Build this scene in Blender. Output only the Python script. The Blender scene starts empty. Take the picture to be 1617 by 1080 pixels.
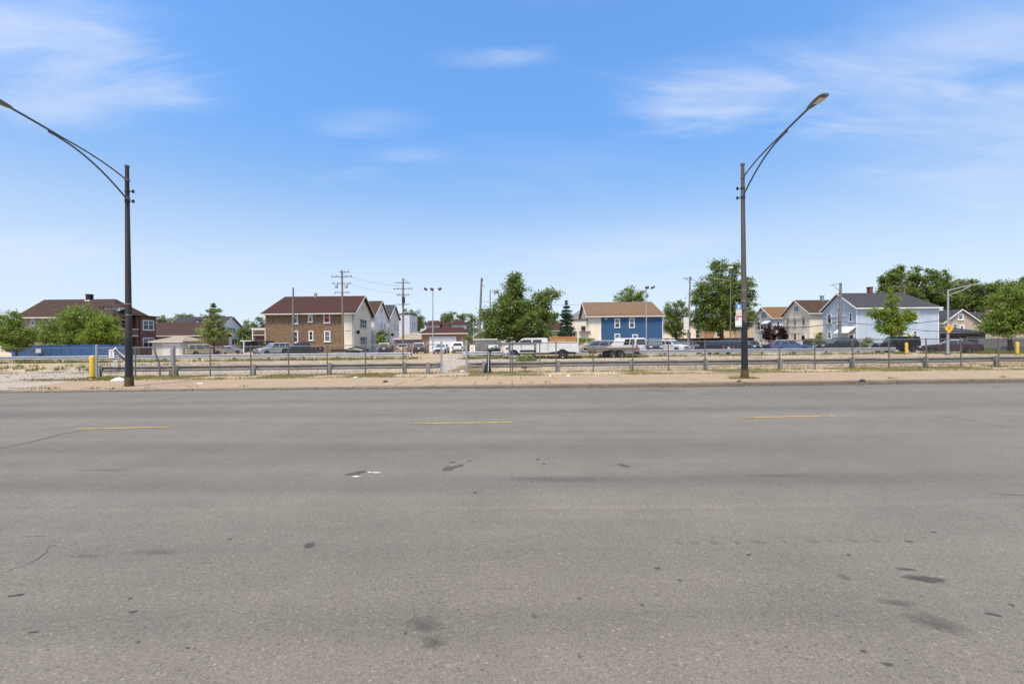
import bpy, math, random
import numpy as np
from mathutils import Vector, Matrix

random.seed(7)
rng = np.random.default_rng(7)
SC = bpy.context.scene
COL = SC.collection
rad = math.radians

# ------------------------------------------------------------------ camera
FPX, EYE, ROLL = 710.0, 1.65, 0.0100          # focal length in photo pixels, eye height, roll
cam_d = bpy.data.cameras.new("camera")
cam = bpy.data.objects.new("camera", cam_d)
COL.objects.link(cam)
cam_d.sensor_width = 36.0
cam_d.lens = FPX / 1617.0 * 36.0
cam_d.clip_start = 0.1
cam_d.clip_end = 6000.0
cam.matrix_world = Matrix.Translation((0, 0, EYE)) @ Matrix.Rotation(rad(90), 4, 'X') @ Matrix.Rotation(-ROLL, 4, 'Z')
SC.camera = cam

# ------------------------------------------------------------------ sky, sun, exposure
SUN_AZ = math.atan2(-0.34, -0.94)              # behind the camera
SUN_EL = rad(65)
world = bpy.data.worlds.new("World")
SC.world = world
world.use_nodes = True


def build_sky():
    nt = world.node_tree
    for n in list(nt.nodes):
        nt.nodes.remove(n)
    N, L = nt.nodes.new, nt.links.new
    out = N('ShaderNodeOutputWorld'); bg = N('ShaderNodeBackground')
    bg.inputs['Strength'].default_value = 0.084
    sky = N('ShaderNodeTexSky'); sky.sky_type = 'NISHITA'; sky.sun_disc = False
    sky.sun_elevation = SUN_EL; sky.sun_rotation = SUN_AZ
    sky.altitude = 100.0; sky.air_density = 1.0; sky.dust_density = 0.6; sky.ozone_density = 2.6
    tc = N('ShaderNodeTexCoord')
    sep = N('ShaderNodeSeparateXYZ'); L(tc.outputs['Generated'], sep.inputs[0])

    def m(op, a, b=None, c=None):
        n = N('ShaderNodeMath'); n.operation = op
        for i, v in enumerate((a, b, c)):
            if v is None:
                continue
            if hasattr(v, 'links') or hasattr(v, 'is_output'):
                L(v, n.inputs[i])
            else:
                n.inputs[i].default_value = v
        return n.outputs[0]
    z = m('MAXIMUM', sep.outputs['Z'], 0.0)
    den = m('ADD', z, 0.16)
    px = m('DIVIDE', sep.outputs['X'], den)
    py = m('DIVIDE', sep.outputs['Y'], den)
    comb = N('ShaderNodeCombineXYZ'); L(px, comb.inputs[0]); L(py, comb.inputs[1])

    def noise(vec, scale, detail, rough, rot, sc, off):
        mp = N('ShaderNodeMapping'); L(vec, mp.inputs['Vector'])
        mp.inputs['Rotation'].default_value = (0, 0, rot)
        mp.inputs['Scale'].default_value = sc
        mp.inputs['Location'].default_value = off
        n = N('ShaderNodeTexNoise'); n.inputs['Scale'].default_value = scale
        n.inputs['Detail'].default_value = detail; n.inputs['Roughness'].default_value = rough
        n.inputs['Distortion'].default_value = 0.5
        L(mp.outputs[0], n.inputs['Vector'])
        return n.outputs['Fac']

    def ramp(fac, a, b, lo=0.0, hi=1.0):
        n = N('ShaderNodeMapRange'); n.interpolation_type = 'SMOOTHERSTEP'
        L(fac, n.inputs['Value'])
        n.inputs['From Min'].default_value = a; n.inputs['From Max'].default_value = b
        n.inputs['To Min'].default_value = lo; n.inputs['To Max'].default_value = hi
        return n.outputs['Result']
    broad = ramp(noise(comb.outputs[0], 0.55, 3.0, 0.5, 0.25, (1.0, 1.7, 1.0), (3.2, 1.15, 0.0)), 0.50, 0.78)
    wisp = ramp(noise(comb.outputs[0], 1.25, 5.0, 0.5, 0.30, (0.75, 1.9, 1.0), (1.7, 4.1, 0.0)), 0.30, 0.75)
    veil = m('MULTIPLY', broad, m('MULTIPLY_ADD', wisp, 0.75, 0.25))
    streak = ramp(noise(comb.outputs[0], 1.6, 4.0, 0.5, -0.12, (0.6, 2.4, 1.0), (8.3, 2.2, 0.0)), 0.60, 0.85)
    general = m('ADD', m('MULTIPLY', veil, 0.45), m('MULTIPLY', streak, 0.16))
    # the banks of thin cirrus that the photograph shows, each at its own place in the sky
    hair = ramp(noise(comb.outputs[0], 3.4, 6.0, 0.62, 0.22, (0.42, 2.0, 1.0), (5.1, 0.7, 0.0)), 0.30, 0.72)
    edge = noise(comb.outputs[0], 2.6, 5.0, 0.6, 0.15, (0.7, 1.6, 1.0), (2.4, 6.6, 0.0))
    bank = None
    for bx_, by_, hx, hy, rot, amt in ((-1.20, 1.20, 0.22, 0.17, 0.0, 0.50), (-1.10, 1.02, 0.22, 0.16, 0.5, 0.26), (-0.03, 1.226, 0.13, 0.032, 0.0, 0.42), (0.66, 1.37, 0.23, 0.12, 0.0, 0.48), (1.05, 1.20, 0.42, 0.17, -0.45, 0.36),
                                       (-0.473, 1.47, 0.13, 0.055, 0.0, 0.26), (-0.387, 1.688, 0.13, 0.05, 0.0, 0.20), (1.45, 1.38, 0.42, 0.18, -0.35, 0.34), (1.75, 1.68, 0.36, 0.16, 0.0, 0.30), (-2.41, 2.23, 0.36, 0.24, 0.0, 0.35)):
        mp = N('ShaderNodeMapping'); mp.vector_type = 'TEXTURE'; L(comb.outputs[0], mp.inputs['Vector'])
        mp.inputs['Location'].default_value = (bx_, by_, 0); mp.inputs['Rotation'].default_value = (0, 0, rot); mp.inputs['Scale'].default_value = (hx * 1.7, hy * 1.7, 1)
        ln = N('ShaderNodeVectorMath'); ln.operation = 'LENGTH'; L(mp.outputs[0], ln.inputs[0])
        wob = m('ADD', ln.outputs['Value'], m('MULTIPLY_ADD', edge, -2.2, 1.05))
        f = m('MULTIPLY', ramp(wob, -0.1, 1.15, amt * 0.95, 0.0), m('MULTIPLY_ADD', hair, 0.55, 0.48))
        bank = f if bank is None else m('ADD', bank, f)
    cloud = m('MINIMUM', m('ADD', general, bank), 0.72)
    low = ramp(sep.outputs['Z'], 0.0, 0.46, 0.80, 0.0)          # thin summer haze low over the horizon
    hs = N('ShaderNodeHueSaturation'); hs.inputs['Saturation'].default_value = 1.20
    L(ramp(sep.outputs['Z'], 0.06, 0.60, 1.04, 1.86), hs.inputs['Value'])
    L(sky.outputs[0], hs.inputs['Color'])
    mix1 = N('ShaderNodeMix'); mix1.data_type = 'RGBA'
    L(low, mix1.inputs[0]); L(hs.outputs[0], mix1.inputs[6]); mix1.inputs[7].default_value = (4.75, 5.5, 6.7, 1)
    mix2 = N('ShaderNodeMix'); mix2.data_type = 'RGBA'
    L(cloud, mix2.inputs[0]); L(mix1.outputs[2], mix2.inputs[6]); mix2.inputs[7].default_value = (5.2, 5.6, 6.5, 1)
    L(mix2.outputs[2], bg.inputs['Color'])
    L(bg.outputs[0], out.inputs['Surface'])


build_sky()
sun_d = bpy.data.lights.new("sun", 'SUN')
sun_d.energy = 3.0
sun_d.angle = rad(14)                          # the sun stands behind thin high cloud
sun_d.color = (1.0, 0.89, 0.73)
sun = bpy.data.objects.new("sun", sun_d)
COL.objects.link(sun)
S = Vector((math.sin(SUN_AZ) * math.cos(SUN_EL), math.cos(SUN_AZ) * math.cos(SUN_EL), math.sin(SUN_EL)))
sun.rotation_euler = S.to_track_quat('Z', 'Y').to_euler()
sun.location = S * 60
SC.view_settings.view_transform = 'Standard'
SC.view_settings.look = 'None'
SC.view_settings.gamma = 1.0
SC.view_settings.exposure = 0.88
SC.render.film_transparent = False
try:
    SC.cycles.use_denoising = True
    SC.cycles.max_bounces = 5
    SC.cycles.transparent_max_bounces = 12
except Exception:
    pass

# ------------------------------------------------------------------ placing things: survey of the photo into metres
def uv(px, py):
    u, w = px - 808.5, py - 540.0
    return u - w * ROLL, w + u * ROLL


def at(px, py, Y):
    u, w = uv(px, py)
    return Vector((u * Y / FPX, Y, EYE - w * Y / FPX))


def XA(px, Y, py=545):
    return at(px, py, Y).x


def ZA(px, py, Y):
    return at(px, py, Y).z


def ground(px, py, z=0.0):
    u, w = uv(px, py)
    Y = FPX * (EYE - z) / w
    return Vector((u * Y / FPX, Y, z))


SLOPE = 0.025


def line(x, y0):
    return y0 + SLOPE * x


# ------------------------------------------------------------------ materials
MATS = {}


def mat(name, col, rough=0.8, metal=0.0, var=0.0, vscale=3.0, fine=0.0, fscale=40.0, bump=0.0, bscale=30.0,
        spec=0.5, coat=0.0, alt=None, altscale=0.6, alt_lo=0.5, alt_hi=0.65, coords='Object', stretch=(1, 1, 1)):
    if name in MATS:
        return MATS[name]
    m = bpy.data.materials.new(name); m.use_nodes = True
    nt = m.node_tree; N, L = nt.nodes.new, nt.links.new
    b = nt.nodes['Principled BSDF']
    b.inputs['Base Color'].default_value = (*col, 1)
    b.inputs['Roughness'].default_value = rough
    b.inputs['Metallic'].default_value = metal
    b.inputs['Specular IOR Level'].default_value = spec if rough < 0.85 else spec * 0.3
    b.inputs['Coat Weight'].default_value = coat
    b.inputs['Coat Roughness'].default_value = 0.06
    if var or fine or bump or alt:
        tc = N('ShaderNodeTexCoord')
        mp = N('ShaderNodeMapping'); L(tc.outputs[coords], mp.inputs['Vector']); mp.inputs['Scale'].default_value = stretch
        vec = mp.outputs[0]

        def noise(scale, det=4.0):
            n = N('ShaderNodeTexNoise'); n.inputs['Scale'].default_value = scale
            n.inputs['Detail'].default_value = det; n.inputs['Roughness'].default_value = 0.6
            L(vec, n.inputs['Vector']); return n.outputs['Fac']
        cur = None
        if alt:
            mx = N('ShaderNodeMix'); mx.data_type = 'RGBA'
            mr = N('ShaderNodeMapRange'); L(noise(altscale, 6.0), mr.inputs['Value'])
            mr.inputs['From Min'].default_value = alt_lo; mr.inputs['From Max'].default_value = alt_hi
            L(mr.outputs[0], mx.inputs[0])
            mx.inputs[6].default_value = (*col, 1); mx.inputs[7].default_value = (*alt, 1)
            cur = mx.outputs[2]

        def scaled(cur, amt, scale, det):
            mr = N('ShaderNodeMapRange'); L(noise(scale, det), mr.inputs['Value'])
            mr.inputs['From Min'].default_value = 0.25; mr.inputs['From Max'].default_value = 0.75
            mr.inputs['To Min'].default_value = 1 - amt; mr.inputs['To Max'].default_value = 1 + amt
            mx = N('ShaderNodeMix'); mx.data_type = 'RGBA'; mx.blend_type = 'MULTIPLY'
            mx.inputs[0].default_value = 1.0
            if cur is None:
                mx.inputs[6].default_value = (*col, 1)
            else:
                L(cur, mx.inputs[6])
            L(mr.outputs[0], mx.inputs[7])
            return mx.outputs[2]
        if var:
            cur = scaled(cur, var, vscale, 5.0)
        if fine:
            cur = scaled(cur, fine, fscale, 2.0)
        if cur is not None:
            L(cur, b.inputs['Base Color'])
        if bump:
            bp = N('ShaderNodeBump'); bp.inputs['Strength'].default_value = bump; bp.inputs['Distance'].default_value = 0.02
            L(noise(bscale, 3.0), bp.inputs['Height']); L(bp.outputs[0], b.inputs['Normal'])
    MATS[name] = m
    return m


def brick_mat(name, c1, c2, mortar, var=0.25, bw=0.22, bh=0.075):
    m = bpy.data.materials.new(name); m.use_nodes = True
    nt = m.node_tree; N, L = nt.nodes.new, nt.links.new
    b = nt.nodes['Principled BSDF']; b.inputs['Roughness'].default_value = 0.9
    tc = N('ShaderNodeTexCoord'); sp = N('ShaderNodeSeparateXYZ'); L(tc.outputs['Object'], sp.inputs[0])
    ad = N('ShaderNodeMath'); ad.operation = 'ADD'; L(sp.outputs[0], ad.inputs[0]); L(sp.outputs[1], ad.inputs[1])
    cb = N('ShaderNodeCombineXYZ'); L(ad.outputs[0], cb.inputs[0]); L(sp.outputs[2], cb.inputs[1])
    br = N('ShaderNodeTexBrick'); L(cb.outputs[0], br.inputs['Vector'])
    br.inputs['Color1'].default_value = (*c1, 1); br.inputs['Color2'].default_value = (*c2, 1)
    br.inputs['Mortar'].default_value = (*mortar, 1); br.inputs['Scale'].default_value = 1.0
    br.inputs['Brick Width'].default_value = bw; br.inputs['Row Height'].default_value = bh
    br.inputs['Mortar Size'].default_value = 0.008; br.inputs['Bias'].default_value = 0.0
    ns = N('ShaderNodeTexNoise'); ns.inputs['Scale'].default_value = 2.6; ns.inputs['Detail'].default_value = 7
    ns.inputs['Roughness'].default_value = 0.7
    L(cb.outputs[0], ns.inputs['Vector'])
    mr = N('ShaderNodeMapRange'); L(ns.outputs['Fac'], mr.inputs['Value'])
    mr.inputs['From Min'].default_value = 0.3; mr.inputs['From Max'].default_value = 0.7
    mr.inputs['To Min'].default_value = 1 - var; mr.inputs['To Max'].default_value = 1 + var
    mx = N('ShaderNodeMix'); mx.data_type = 'RGBA'; mx.blend_type = 'MULTIPLY'; mx.inputs[0].default_value = 1.0
    L(br.outputs['Color'], mx.inputs[6]); L(mr.outputs[0], mx.inputs[7])
    L(mx.outputs[2], b.inputs['Base Color'])
    MATS[name] = m
    return m


def board_mat(name, col, period=0.13, depth=0.12, var=0.10):
    """painted lap siding: the fine board lines are relief too small to build (under two pixels each)"""
    m = bpy.data.materials.new(name); m.use_nodes = True
    nt = m.node_tree; N, L = nt.nodes.new, nt.links.new
    b = nt.nodes['Principled BSDF']; b.inputs['Roughness'].default_value = 0.65
    tc = N('ShaderNodeTexCoord'); sp = N('ShaderNodeSeparateXYZ'); L(tc.outputs['Object'], sp.inputs[0])
    dv = N('ShaderNodeMath'); dv.operation = 'DIVIDE'; L(sp.outputs[2], dv.inputs[0]); dv.inputs[1].default_value = period
    fr = N('ShaderNodeMath'); fr.operation = 'FRACT'; L(dv.outputs[0], fr.inputs[0])
    bp = N('ShaderNodeBump'); bp.inputs['Strength'].default_value = 0.5; bp.inputs['Distance'].default_value = 0.012
    bp.invert = True
    L(fr.outputs[0], bp.inputs['Height']); L(bp.outputs[0], b.inputs['Normal'])
    ns = N('ShaderNodeTexNoise'); ns.inputs['Scale'].default_value = 0.9; ns.inputs['Detail'].default_value = 6
    mp = N('ShaderNodeMapping'); mp.inputs['Scale'].default_value = (1, 1, 0.35); L(tc.outputs['Object'], mp.inputs[0]); L(mp.outputs[0], ns.inputs['Vector'])
    mr = N('ShaderNodeMapRange'); L(ns.outputs['Fac'], mr.inputs['Value'])
    mr.inputs['From Min'].default_value = 0.3; mr.inputs['From Max'].default_value = 0.7
    mr.inputs['To Min'].default_value = 1 - var; mr.inputs['To Max'].default_value = 1 + var
    mx = N('ShaderNodeMix'); mx.data_type = 'RGBA'; mx.blend_type = 'MULTIPLY'; mx.inputs[0].default_value = 1.0
    mx.inputs[6].default_value = (*col, 1); L(mr.outputs[0], mx.inputs[7]); L(mx.outputs[2], b.inputs['Base Color'])
    MATS[name] = m
    return m


def leaf_mat(name, col, var=0.42, trans=0.42):
    m = bpy.data.materials.new(name); m.use_nodes = True
    nt = m.node_tree; N, L = nt.nodes.new, nt.links.new
    b = nt.nodes['Principled BSDF']; b.inputs['Roughness'].default_value = 0.55
    b.inputs['Specular IOR Level'].default_value = 0.35
    g = N('ShaderNodeNewGeometry')
    rp = N('ShaderNodeMapRange'); L(g.outputs['Random Per Island'], rp.inputs['Value'])
    rp.inputs['To Min'].default_value = 1 - var; rp.inputs['To Max'].default_value = 1 + var
    tc = N('ShaderNodeTexCoord'); ns = N('ShaderNodeTexNoise'); ns.inputs['Scale'].default_value = 0.55
    ns.inputs['Detail'].default_value = 2
    L(tc.outputs['Object'], ns.inputs['Vector'])
    hs = N('ShaderNodeHueSaturation'); hs.inputs['Color'].default_value = (*col, 1)
    hm = N('ShaderNodeMapRange'); L(ns.outputs['Fac'], hm.inputs['Value'])
    hm.inputs['From Min'].default_value = 0.3; hm.inputs['From Max'].default_value = 0.7
    hm.inputs['To Min'].default_value = 0.485; hm.inputs['To Max'].default_value = 0.515
    L(hm.outputs[0], hs.inputs['Hue']); L(rp.outputs[0], hs.inputs['Value'])
    L(hs.outputs[0], b.inputs['Base Color'])
    t = N('ShaderNodeBsdfTranslucent'); L(hs.outputs[0], t.inputs['Color'])
    mx = N('ShaderNodeMixShader'); mx.inputs[0].default_value = trans
    L(b.outputs[0], mx.inputs[1]); L(t.outputs[0], mx.inputs[2])
    L(mx.outputs[0], nt.nodes['Material Output'].inputs['Surface'])
    MATS[name] = m
    return m


def asphalt_mat():
    m = bpy.data.materials.new('asphalt'); m.use_nodes = True
    nt = m.node_tree; N, L = nt.nodes.new, nt.links.new
    b = nt.nodes['Principled BSDF']; b.inputs['Roughness'].default_value = 0.78
    b.inputs['Specular IOR Level'].default_value = 0.5
    tc = N('ShaderNodeTexCoord')

    def mapped(sc):
        mp = N('ShaderNodeMapping'); L(tc.outputs['Object'], mp.inputs[0]); mp.inputs['Scale'].default_value = sc
        mp.inputs['Rotation'].default_value = (0, 0, -SLOPE)
        return mp.outputs[0]

    def noise(vec, scale, det, rough=0.6):
        n = N('ShaderNodeTexNoise'); n.inputs['Scale'].default_value = scale; n.inputs['Detail'].default_value = det
        n.inputs['Roughness'].default_value = rough
        L(vec, n.inputs['Vector']); return n.outputs['Fac']

    def rng_(f, a, b_, lo, hi):
        n = N('ShaderNodeMapRange'); L(f, n.inputs['Value'])
        for k, v in zip(('From Min', 'From Max', 'To Min', 'To Max'), (a, b_, lo, hi)):
            n.inputs[k].default_value = v
        return n.outputs[0]

    def mul(a, b_):
        n = N('ShaderNodeMath'); n.operation = 'MULTIPLY'; L(a, n.inputs[0]); L(b_, n.inputs[1]); return n.outputs[0]
    iso = mapped((1, 1, 1))
    vor = N('ShaderNodeTexVoronoi'); vor.inputs['Scale'].default_value = 115.0; L(iso, vor.inputs['Vector'])
    sepc = N('ShaderNodeSeparateColor'); L(vor.outputs['Color'], sepc.inputs[0])
    vor2 = N('ShaderNodeTexVoronoi'); vor2.inputs['Scale'].default_value = 62.0; L(iso, vor2.inputs['Vector'])
    sepc2 = N('ShaderNodeSeparateColor'); L(vor2.outputs['Color'], sepc2.inputs[0])
    grain = rng_(sepc.outputs[0], 0, 1, 0.76, 1.22)
    chips = rng_(sepc2.outputs[1], 0.95, 1.0, 1.0, 1.45)
    pits = rng_(sepc2.outputs[2], 0.0, 0.05, 0.65, 1.0)
    blot = rng_(noise(iso, 1.1, 7, 0.65), 0.3, 0.7, 0.92, 1.08)
    blot2 = rng_(noise(iso, 0.23, 3), 0.3, 0.7, 0.93, 1.07)
    lanes = rng_(noise(mapped((0.035, 0.75, 1)), 1.0, 4, 0.55), 0.3, 0.7, 0.86, 1.13)     # wheel-worn strips along the lanes
    lanes2 = rng_(noise(mapped((0.12, 3.0, 1)), 1.0, 4, 0.6), 0.3, 0.7, 0.95, 1.05)
    f = mul(mul(mul(mul(mul(grain, chips), pits), blot), blot2), mul(lanes, lanes2))
    # wheel paths, the oily strip between them and a pale paving seam, worn in along the lanes
    sp_ = N('ShaderNodeSeparateXYZ'); L(iso, sp_.inputs[0])
    wav = noise(mapped((0.05, 0.3, 1)), 1.0, 3)
    patchy = rng_(noise(mapped((0.10, 0.5, 1)), 1.0, 4), 0.3, 0.7, 0.2, 1.3)
    yy = N('ShaderNodeMath'); yy.operation = 'MULTIPLY_ADD'; L(wav, yy.inputs[0]); yy.inputs[1].default_value = 0.7; L(sp_.outputs[1], yy.inputs[2])
    for c_, wd_, am_ in ((12.1, 0.45, -0.13), (14.0, 0.4, -0.07), (6.15, 0.30, -0.13), (7.9, 0.35, -0.06), (5.2, 0.07, 0.14), (10.9, 0.30, 0.05), (16.4, 0.8, 0.05), (17.6, 0.35, -0.16), (3.3, 0.25, -0.07)):
        d_ = N('ShaderNodeMath'); d_.operation = 'SUBTRACT'; L(yy.outputs[0], d_.inputs[0]); d_.inputs[1].default_value = c_
        ab = N('ShaderNodeMath'); ab.operation = 'ABSOLUTE'; L(d_.outputs[0], ab.inputs[0])
        mr_ = N('ShaderNodeMapRange'); mr_.interpolation_type = 'SMOOTHSTEP'; L(ab.outputs[0], mr_.inputs['Value'])
        for k_, v_ in zip(('From Min', 'From Max', 'To Min', 'To Max'), (0.0, wd_ * 1.6, am_, 0.0)):
            mr_.inputs[k_].default_value = v_
        pm_ = mul(mr_.outputs[0], patchy)
        on = N('ShaderNodeMath'); on.operation = 'ADD'; L(pm_, on.inputs[0]); on.inputs[1].default_value = 1.0
        f = mul(f, on.outputs[0])
    hue = N('ShaderNodeMix'); hue.data_type = 'RGBA'
    L(sepc.outputs[1], hue.inputs[0])
    hue.inputs[6].default_value = (0.150, 0.134, 0.105, 1); hue.inputs[7].default_value = (0.164, 0.138, 0.097, 1)
    mx = N('ShaderNodeMix'); mx.data_type = 'RGBA'; mx.blend_type = 'MULTIPLY'; mx.inputs[0].default_value = 1.0
    L(hue.outputs[2], mx.inputs[6]); L(f, mx.inputs[7]); L(mx.outputs[2], b.inputs['Base Color'])
    bp = N('ShaderNodeBump'); bp.inputs['Strength'].default_value = 0.4; bp.inputs['Distance'].default_value = 0.004
    L(vor.outputs['Distance'], bp.inputs['Height']); L(bp.outputs[0], b.inputs['Normal'])
    MATS['asphalt'] = m
    return m


def stain_mat(name, col, soft=0.55, dens=0.8, nscale=9.0):
    """a stain soaked into the road: dense in the middle, broken up towards its edge"""
    m = bpy.data.materials.new(name); m.use_nodes = True
    nt = m.node_tree; N, L = nt.nodes.new, nt.links.new
    b = nt.nodes['Principled BSDF']; b.inputs['Base Color'].default_value = (*col, 1); b.inputs['Roughness'].default_value = 0.9
    tc = N('ShaderNodeTexCoord')
    gr = N('ShaderNodeTexGradient'); gr.gradient_type = 'SPHERICAL'
    mp = N('ShaderNodeMapping'); mp.inputs['Location'].default_value = (-1, -1, 0); mp.inputs['Scale'].default_value = (2, 2, 0)
    L(tc.outputs['Generated'], mp.inputs[0]); L(mp.outputs[0], gr.inputs[0])
    ns = N('ShaderNodeTexNoise'); ns.inputs['Scale'].default_value = nscale; ns.inputs['Detail'].default_value = 8; ns.inputs['Roughness'].default_value = 0.75
    L(tc.outputs['Object'], ns.inputs['Vector'])
    ad = N('ShaderNodeMath'); ad.operation = 'MULTIPLY_ADD'; L(ns.outputs['Fac'], ad.inputs[0]); ad.inputs[1].default_value = 2.8; L(gr.outputs['Fac'], ad.inputs[2])
    mr = N('ShaderNodeMapRange'); L(ad.outputs[0], mr.inputs['Value'])
    mr.inputs['From Min'].default_value = 1.50; mr.inputs['From Max'].default_value = 1.50 + soft
    mr.inputs['To Min'].default_value = 0.0; mr.inputs['To Max'].default_value = dens
    tr = N('ShaderNodeBsdfTransparent'); mx = N('ShaderNodeMixShader')
    L(mr.outputs[0], mx.inputs[0]); L(tr.outputs[0], mx.inputs[1]); L(b.outputs[0], mx.inputs[2])
    L(mx.outputs[0], nt.nodes['Material Output'].inputs['Surface'])
    MATS[name] = m
    return m


asphalt_mat()
mat('earth', (0.34, 0.27, 0.18), 0.95, var=0.2, vscale=0.4, fine=0.15, fscale=6, alt=(0.10, 0.13, 0.04), altscale=0.09, alt_lo=0.47, alt_hi=0.6)
mat('lot_gravel', (0.42, 0.318, 0.20), 0.95, var=0.16, vscale=0.5, fine=0.24, fscale=9, bump=0.5, bscale=22,
    alt=(0.33, 0.262, 0.18), altscale=0.16, alt_lo=0.46, alt_hi=0.60)
mat('lot_concrete', (0.37, 0.30, 0.225), 0.92, var=0.14, vscale=0.8, fine=0.12, fscale=14, bump=0.3, alt=(0.34, 0.31, 0.27), altscale=0.35, alt_lo=0.45, alt_hi=0.6)
mat('sidewalk_concrete', (0.35, 0.256, 0.162), 0.9, var=0.10, vscale=1.6, fine=0.10, fscale=30, bump=0.25, bscale=60,
    alt=(0.305, 0.228, 0.15), altscale=0.7, alt_lo=0.5, alt_hi=0.7)
mat('joint_dirt', (0.12, 0.10, 0.06), 0.95, var=0.3, vscale=3)
mat('kerb_concrete', (0.215, 0.172, 0.125), 0.9, var=0.22, vscale=2.2, fine=0.15, fscale=25, bump=0.4, bscale=40, alt=(0.15, 0.125, 0.10), altscale=1.1, alt_lo=0.52, alt_hi=0.68)
mat('gutter_dirt', (0.19, 0.165, 0.135), 0.95, var=0.3, vscale=2.5)
mat('yellow_paint', (0.43, 0.28, 0.10), 0.85, var=0.25, vscale=7, alt=(0.17, 0.145, 0.115), altscale=11, alt_lo=0.50, alt_hi=0.64)
mat('tar_patch', (0.090, 0.083, 0.077), 0.9, var=0.25, vscale=9, fine=0.3, fscale=60)
mat('white_chip', (0.62, 0.6, 0.57), 0.8, var=0.15, vscale=8)
mat('crack_dark', (0.085, 0.077, 0.068), 0.95)
stain_mat('oil_stain', (0.080, 0.068, 0.052), 0.9, 0.42)
stain_mat('oil_smear', (0.070, 0.062, 0.050), 0.6, 0.75, 14.0)
stain_mat('tyre_smear', (0.10, 0.088, 0.072), 1.0, 0.30, 14.0)
mat('galvanized', (0.40, 0.41, 0.41), 0.5, 0.55, var=0.12, vscale=4)
mat('galvanized_dull', (0.15, 0.145, 0.13), 0.65, 0.2, var=0.2, vscale=4)
mat('rail_steel', (0.34, 0.355, 0.375), 0.55, 0.35, var=0.12, vscale=1.2, alt=(0.40, 0.36, 0.31), altscale=0.9, alt_lo=0.6, alt_hi=0.75)
mat('rail_aged', (0.27, 0.245, 0.21), 0.7, 0.15, var=0.15, vscale=1.0, alt=(0.23, 0.19, 0.15), altscale=1.2, alt_lo=0.55, alt_hi=0.72)
mat('rail_post', (0.30, 0.28, 0.245), 0.75, 0.15, var=0.2, vscale=5, alt=(0.11, 0.075, 0.05), altscale=3, alt_lo=0.6, alt_hi=0.7)
mat('lamp_pole', (0.048, 0.035, 0.028), 0.75, 0.1, var=0.25, vscale=2.5, alt=(0.085, 0.072, 0.062), altscale=1.0, alt_lo=0.5, alt_hi=0.7, stretch=(1, 1, 0.35))
mat('lamp_pole_grey', (0.105, 0.085, 0.070), 0.75, 0.1, var=0.2, vscale=2.5, stretch=(1, 1, 0.35))
mat('black_paint', (0.012, 0.013, 0.016), 0.5, var=0.3, vscale=6, alt=(0.06, 0.055, 0.05), altscale=4, alt_lo=0.62, alt_hi=0.72)
mat('rust', (0.10, 0.062, 0.03), 0.9, var=0.3, vscale=8)
mat('lamp_arm', (0.10, 0.105, 0.115), 0.55, 0.3)
mat('lamp_head', (0.14, 0.14, 0.145), 0.5, 0.3)
mat('lens', (0.55, 0.52, 0.42), 0.15, spec=0.8)
mat('dark_hardware', (0.02, 0.02, 0.022), 0.6)
mat('pole_wood', (0.215, 0.165, 0.12), 0.9, var=0.2, vscale=6, stretch=(1, 1, 0.15))
mat('pole_wood_grey', (0.20, 0.185, 0.165), 0.9, var=0.2, vscale=6, stretch=(1, 1, 0.15))
mat('insulator', (0.10, 0.09, 0.09), 0.3)
mat('cable', (0.02, 0.02, 0.02), 0.6)
mat('bollard_yellow', (0.64, 0.43, 0.04), 0.55, var=0.1, vscale=5, alt=(0.22, 0.13, 0.03), altscale=6, alt_lo=0.66, alt_hi=0.70)
mat('white_paint', (0.74, 0.735, 0.71), 0.6, var=0.05, vscale=2)
mat('off_white', (0.62, 0.59, 0.53), 0.7, var=0.08, vscale=2)
mat('plastic_white', (0.76, 0.77, 0.78), 0.45)
mat('tarp_black', (0.012, 0.014, 0.015), 0.4, var=0.3, vscale=9, bump=0.6, bscale=9)
mat('tarp_green', (0.012, 0.03, 0.022), 0.5)
mat('red_print', (0.50, 0.05, 0.04), 0.6)
mat('orange_print', (0.70, 0.28, 0.03), 0.6)
mat('black_print', (0.02, 0.02, 0.02), 0.6)
mat('blue_print', (0.02, 0.22, 0.55), 0.5)
mat('peach_print', (0.72, 0.50, 0.42), 0.6)
mat('sign_yellow', (0.78, 0.42, 0.02), 0.5)
mat('barrier_blue', (0.026, 0.085, 0.22), 0.55, var=0.15, vscale=1.5)
mat('barrier_grey', (0.12, 0.12, 0.115), 0.7, var=0.2, vscale=2)
mat('glass_dark', (0.025, 0.032, 0.038), 0.06, spec=0.9)
mat('glass_mid', (0.10, 0.115, 0.12), 0.08, spec=0.9)
mat('blind', (0.50, 0.48, 0.43), 0.6)
mat('shade_red', (0.26, 0.012, 0.018), 0.6)
mat('shutter_black', (0.018, 0.018, 0.02), 0.5)
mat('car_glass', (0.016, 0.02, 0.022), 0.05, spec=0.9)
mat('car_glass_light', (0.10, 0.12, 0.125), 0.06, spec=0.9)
mat('tyre', (0.018, 0.018, 0.018), 0.85)
mat('rim', (0.38, 0.38, 0.39), 0.35, 0.7)
mat('trim_black', (0.016, 0.016, 0.017), 0.55)
mat('chrome', (0.62, 0.63, 0.64), 0.18, 0.9)
mat('headlight', (0.72, 0.74, 0.76), 0.1, spec=0.9)
mat('taillight', (0.42, 0.012, 0.02), 0.15, spec=0.8)
mat('amber', (0.55, 0.20, 0.03), 0.2)
mat('plank', (0.155, 0.12, 0.09), 0.9, var=0.25, vscale=3, stretch=(0.4, 1, 1))
mat('plank_brown', (0.36, 0.19, 0.085), 0.85, var=0.22, vscale=3, stretch=(0.3, 1, 1))
mat('steel_grey', (0.17, 0.165, 0.155), 0.7, 0.2, var=0.2, vscale=4)
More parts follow.
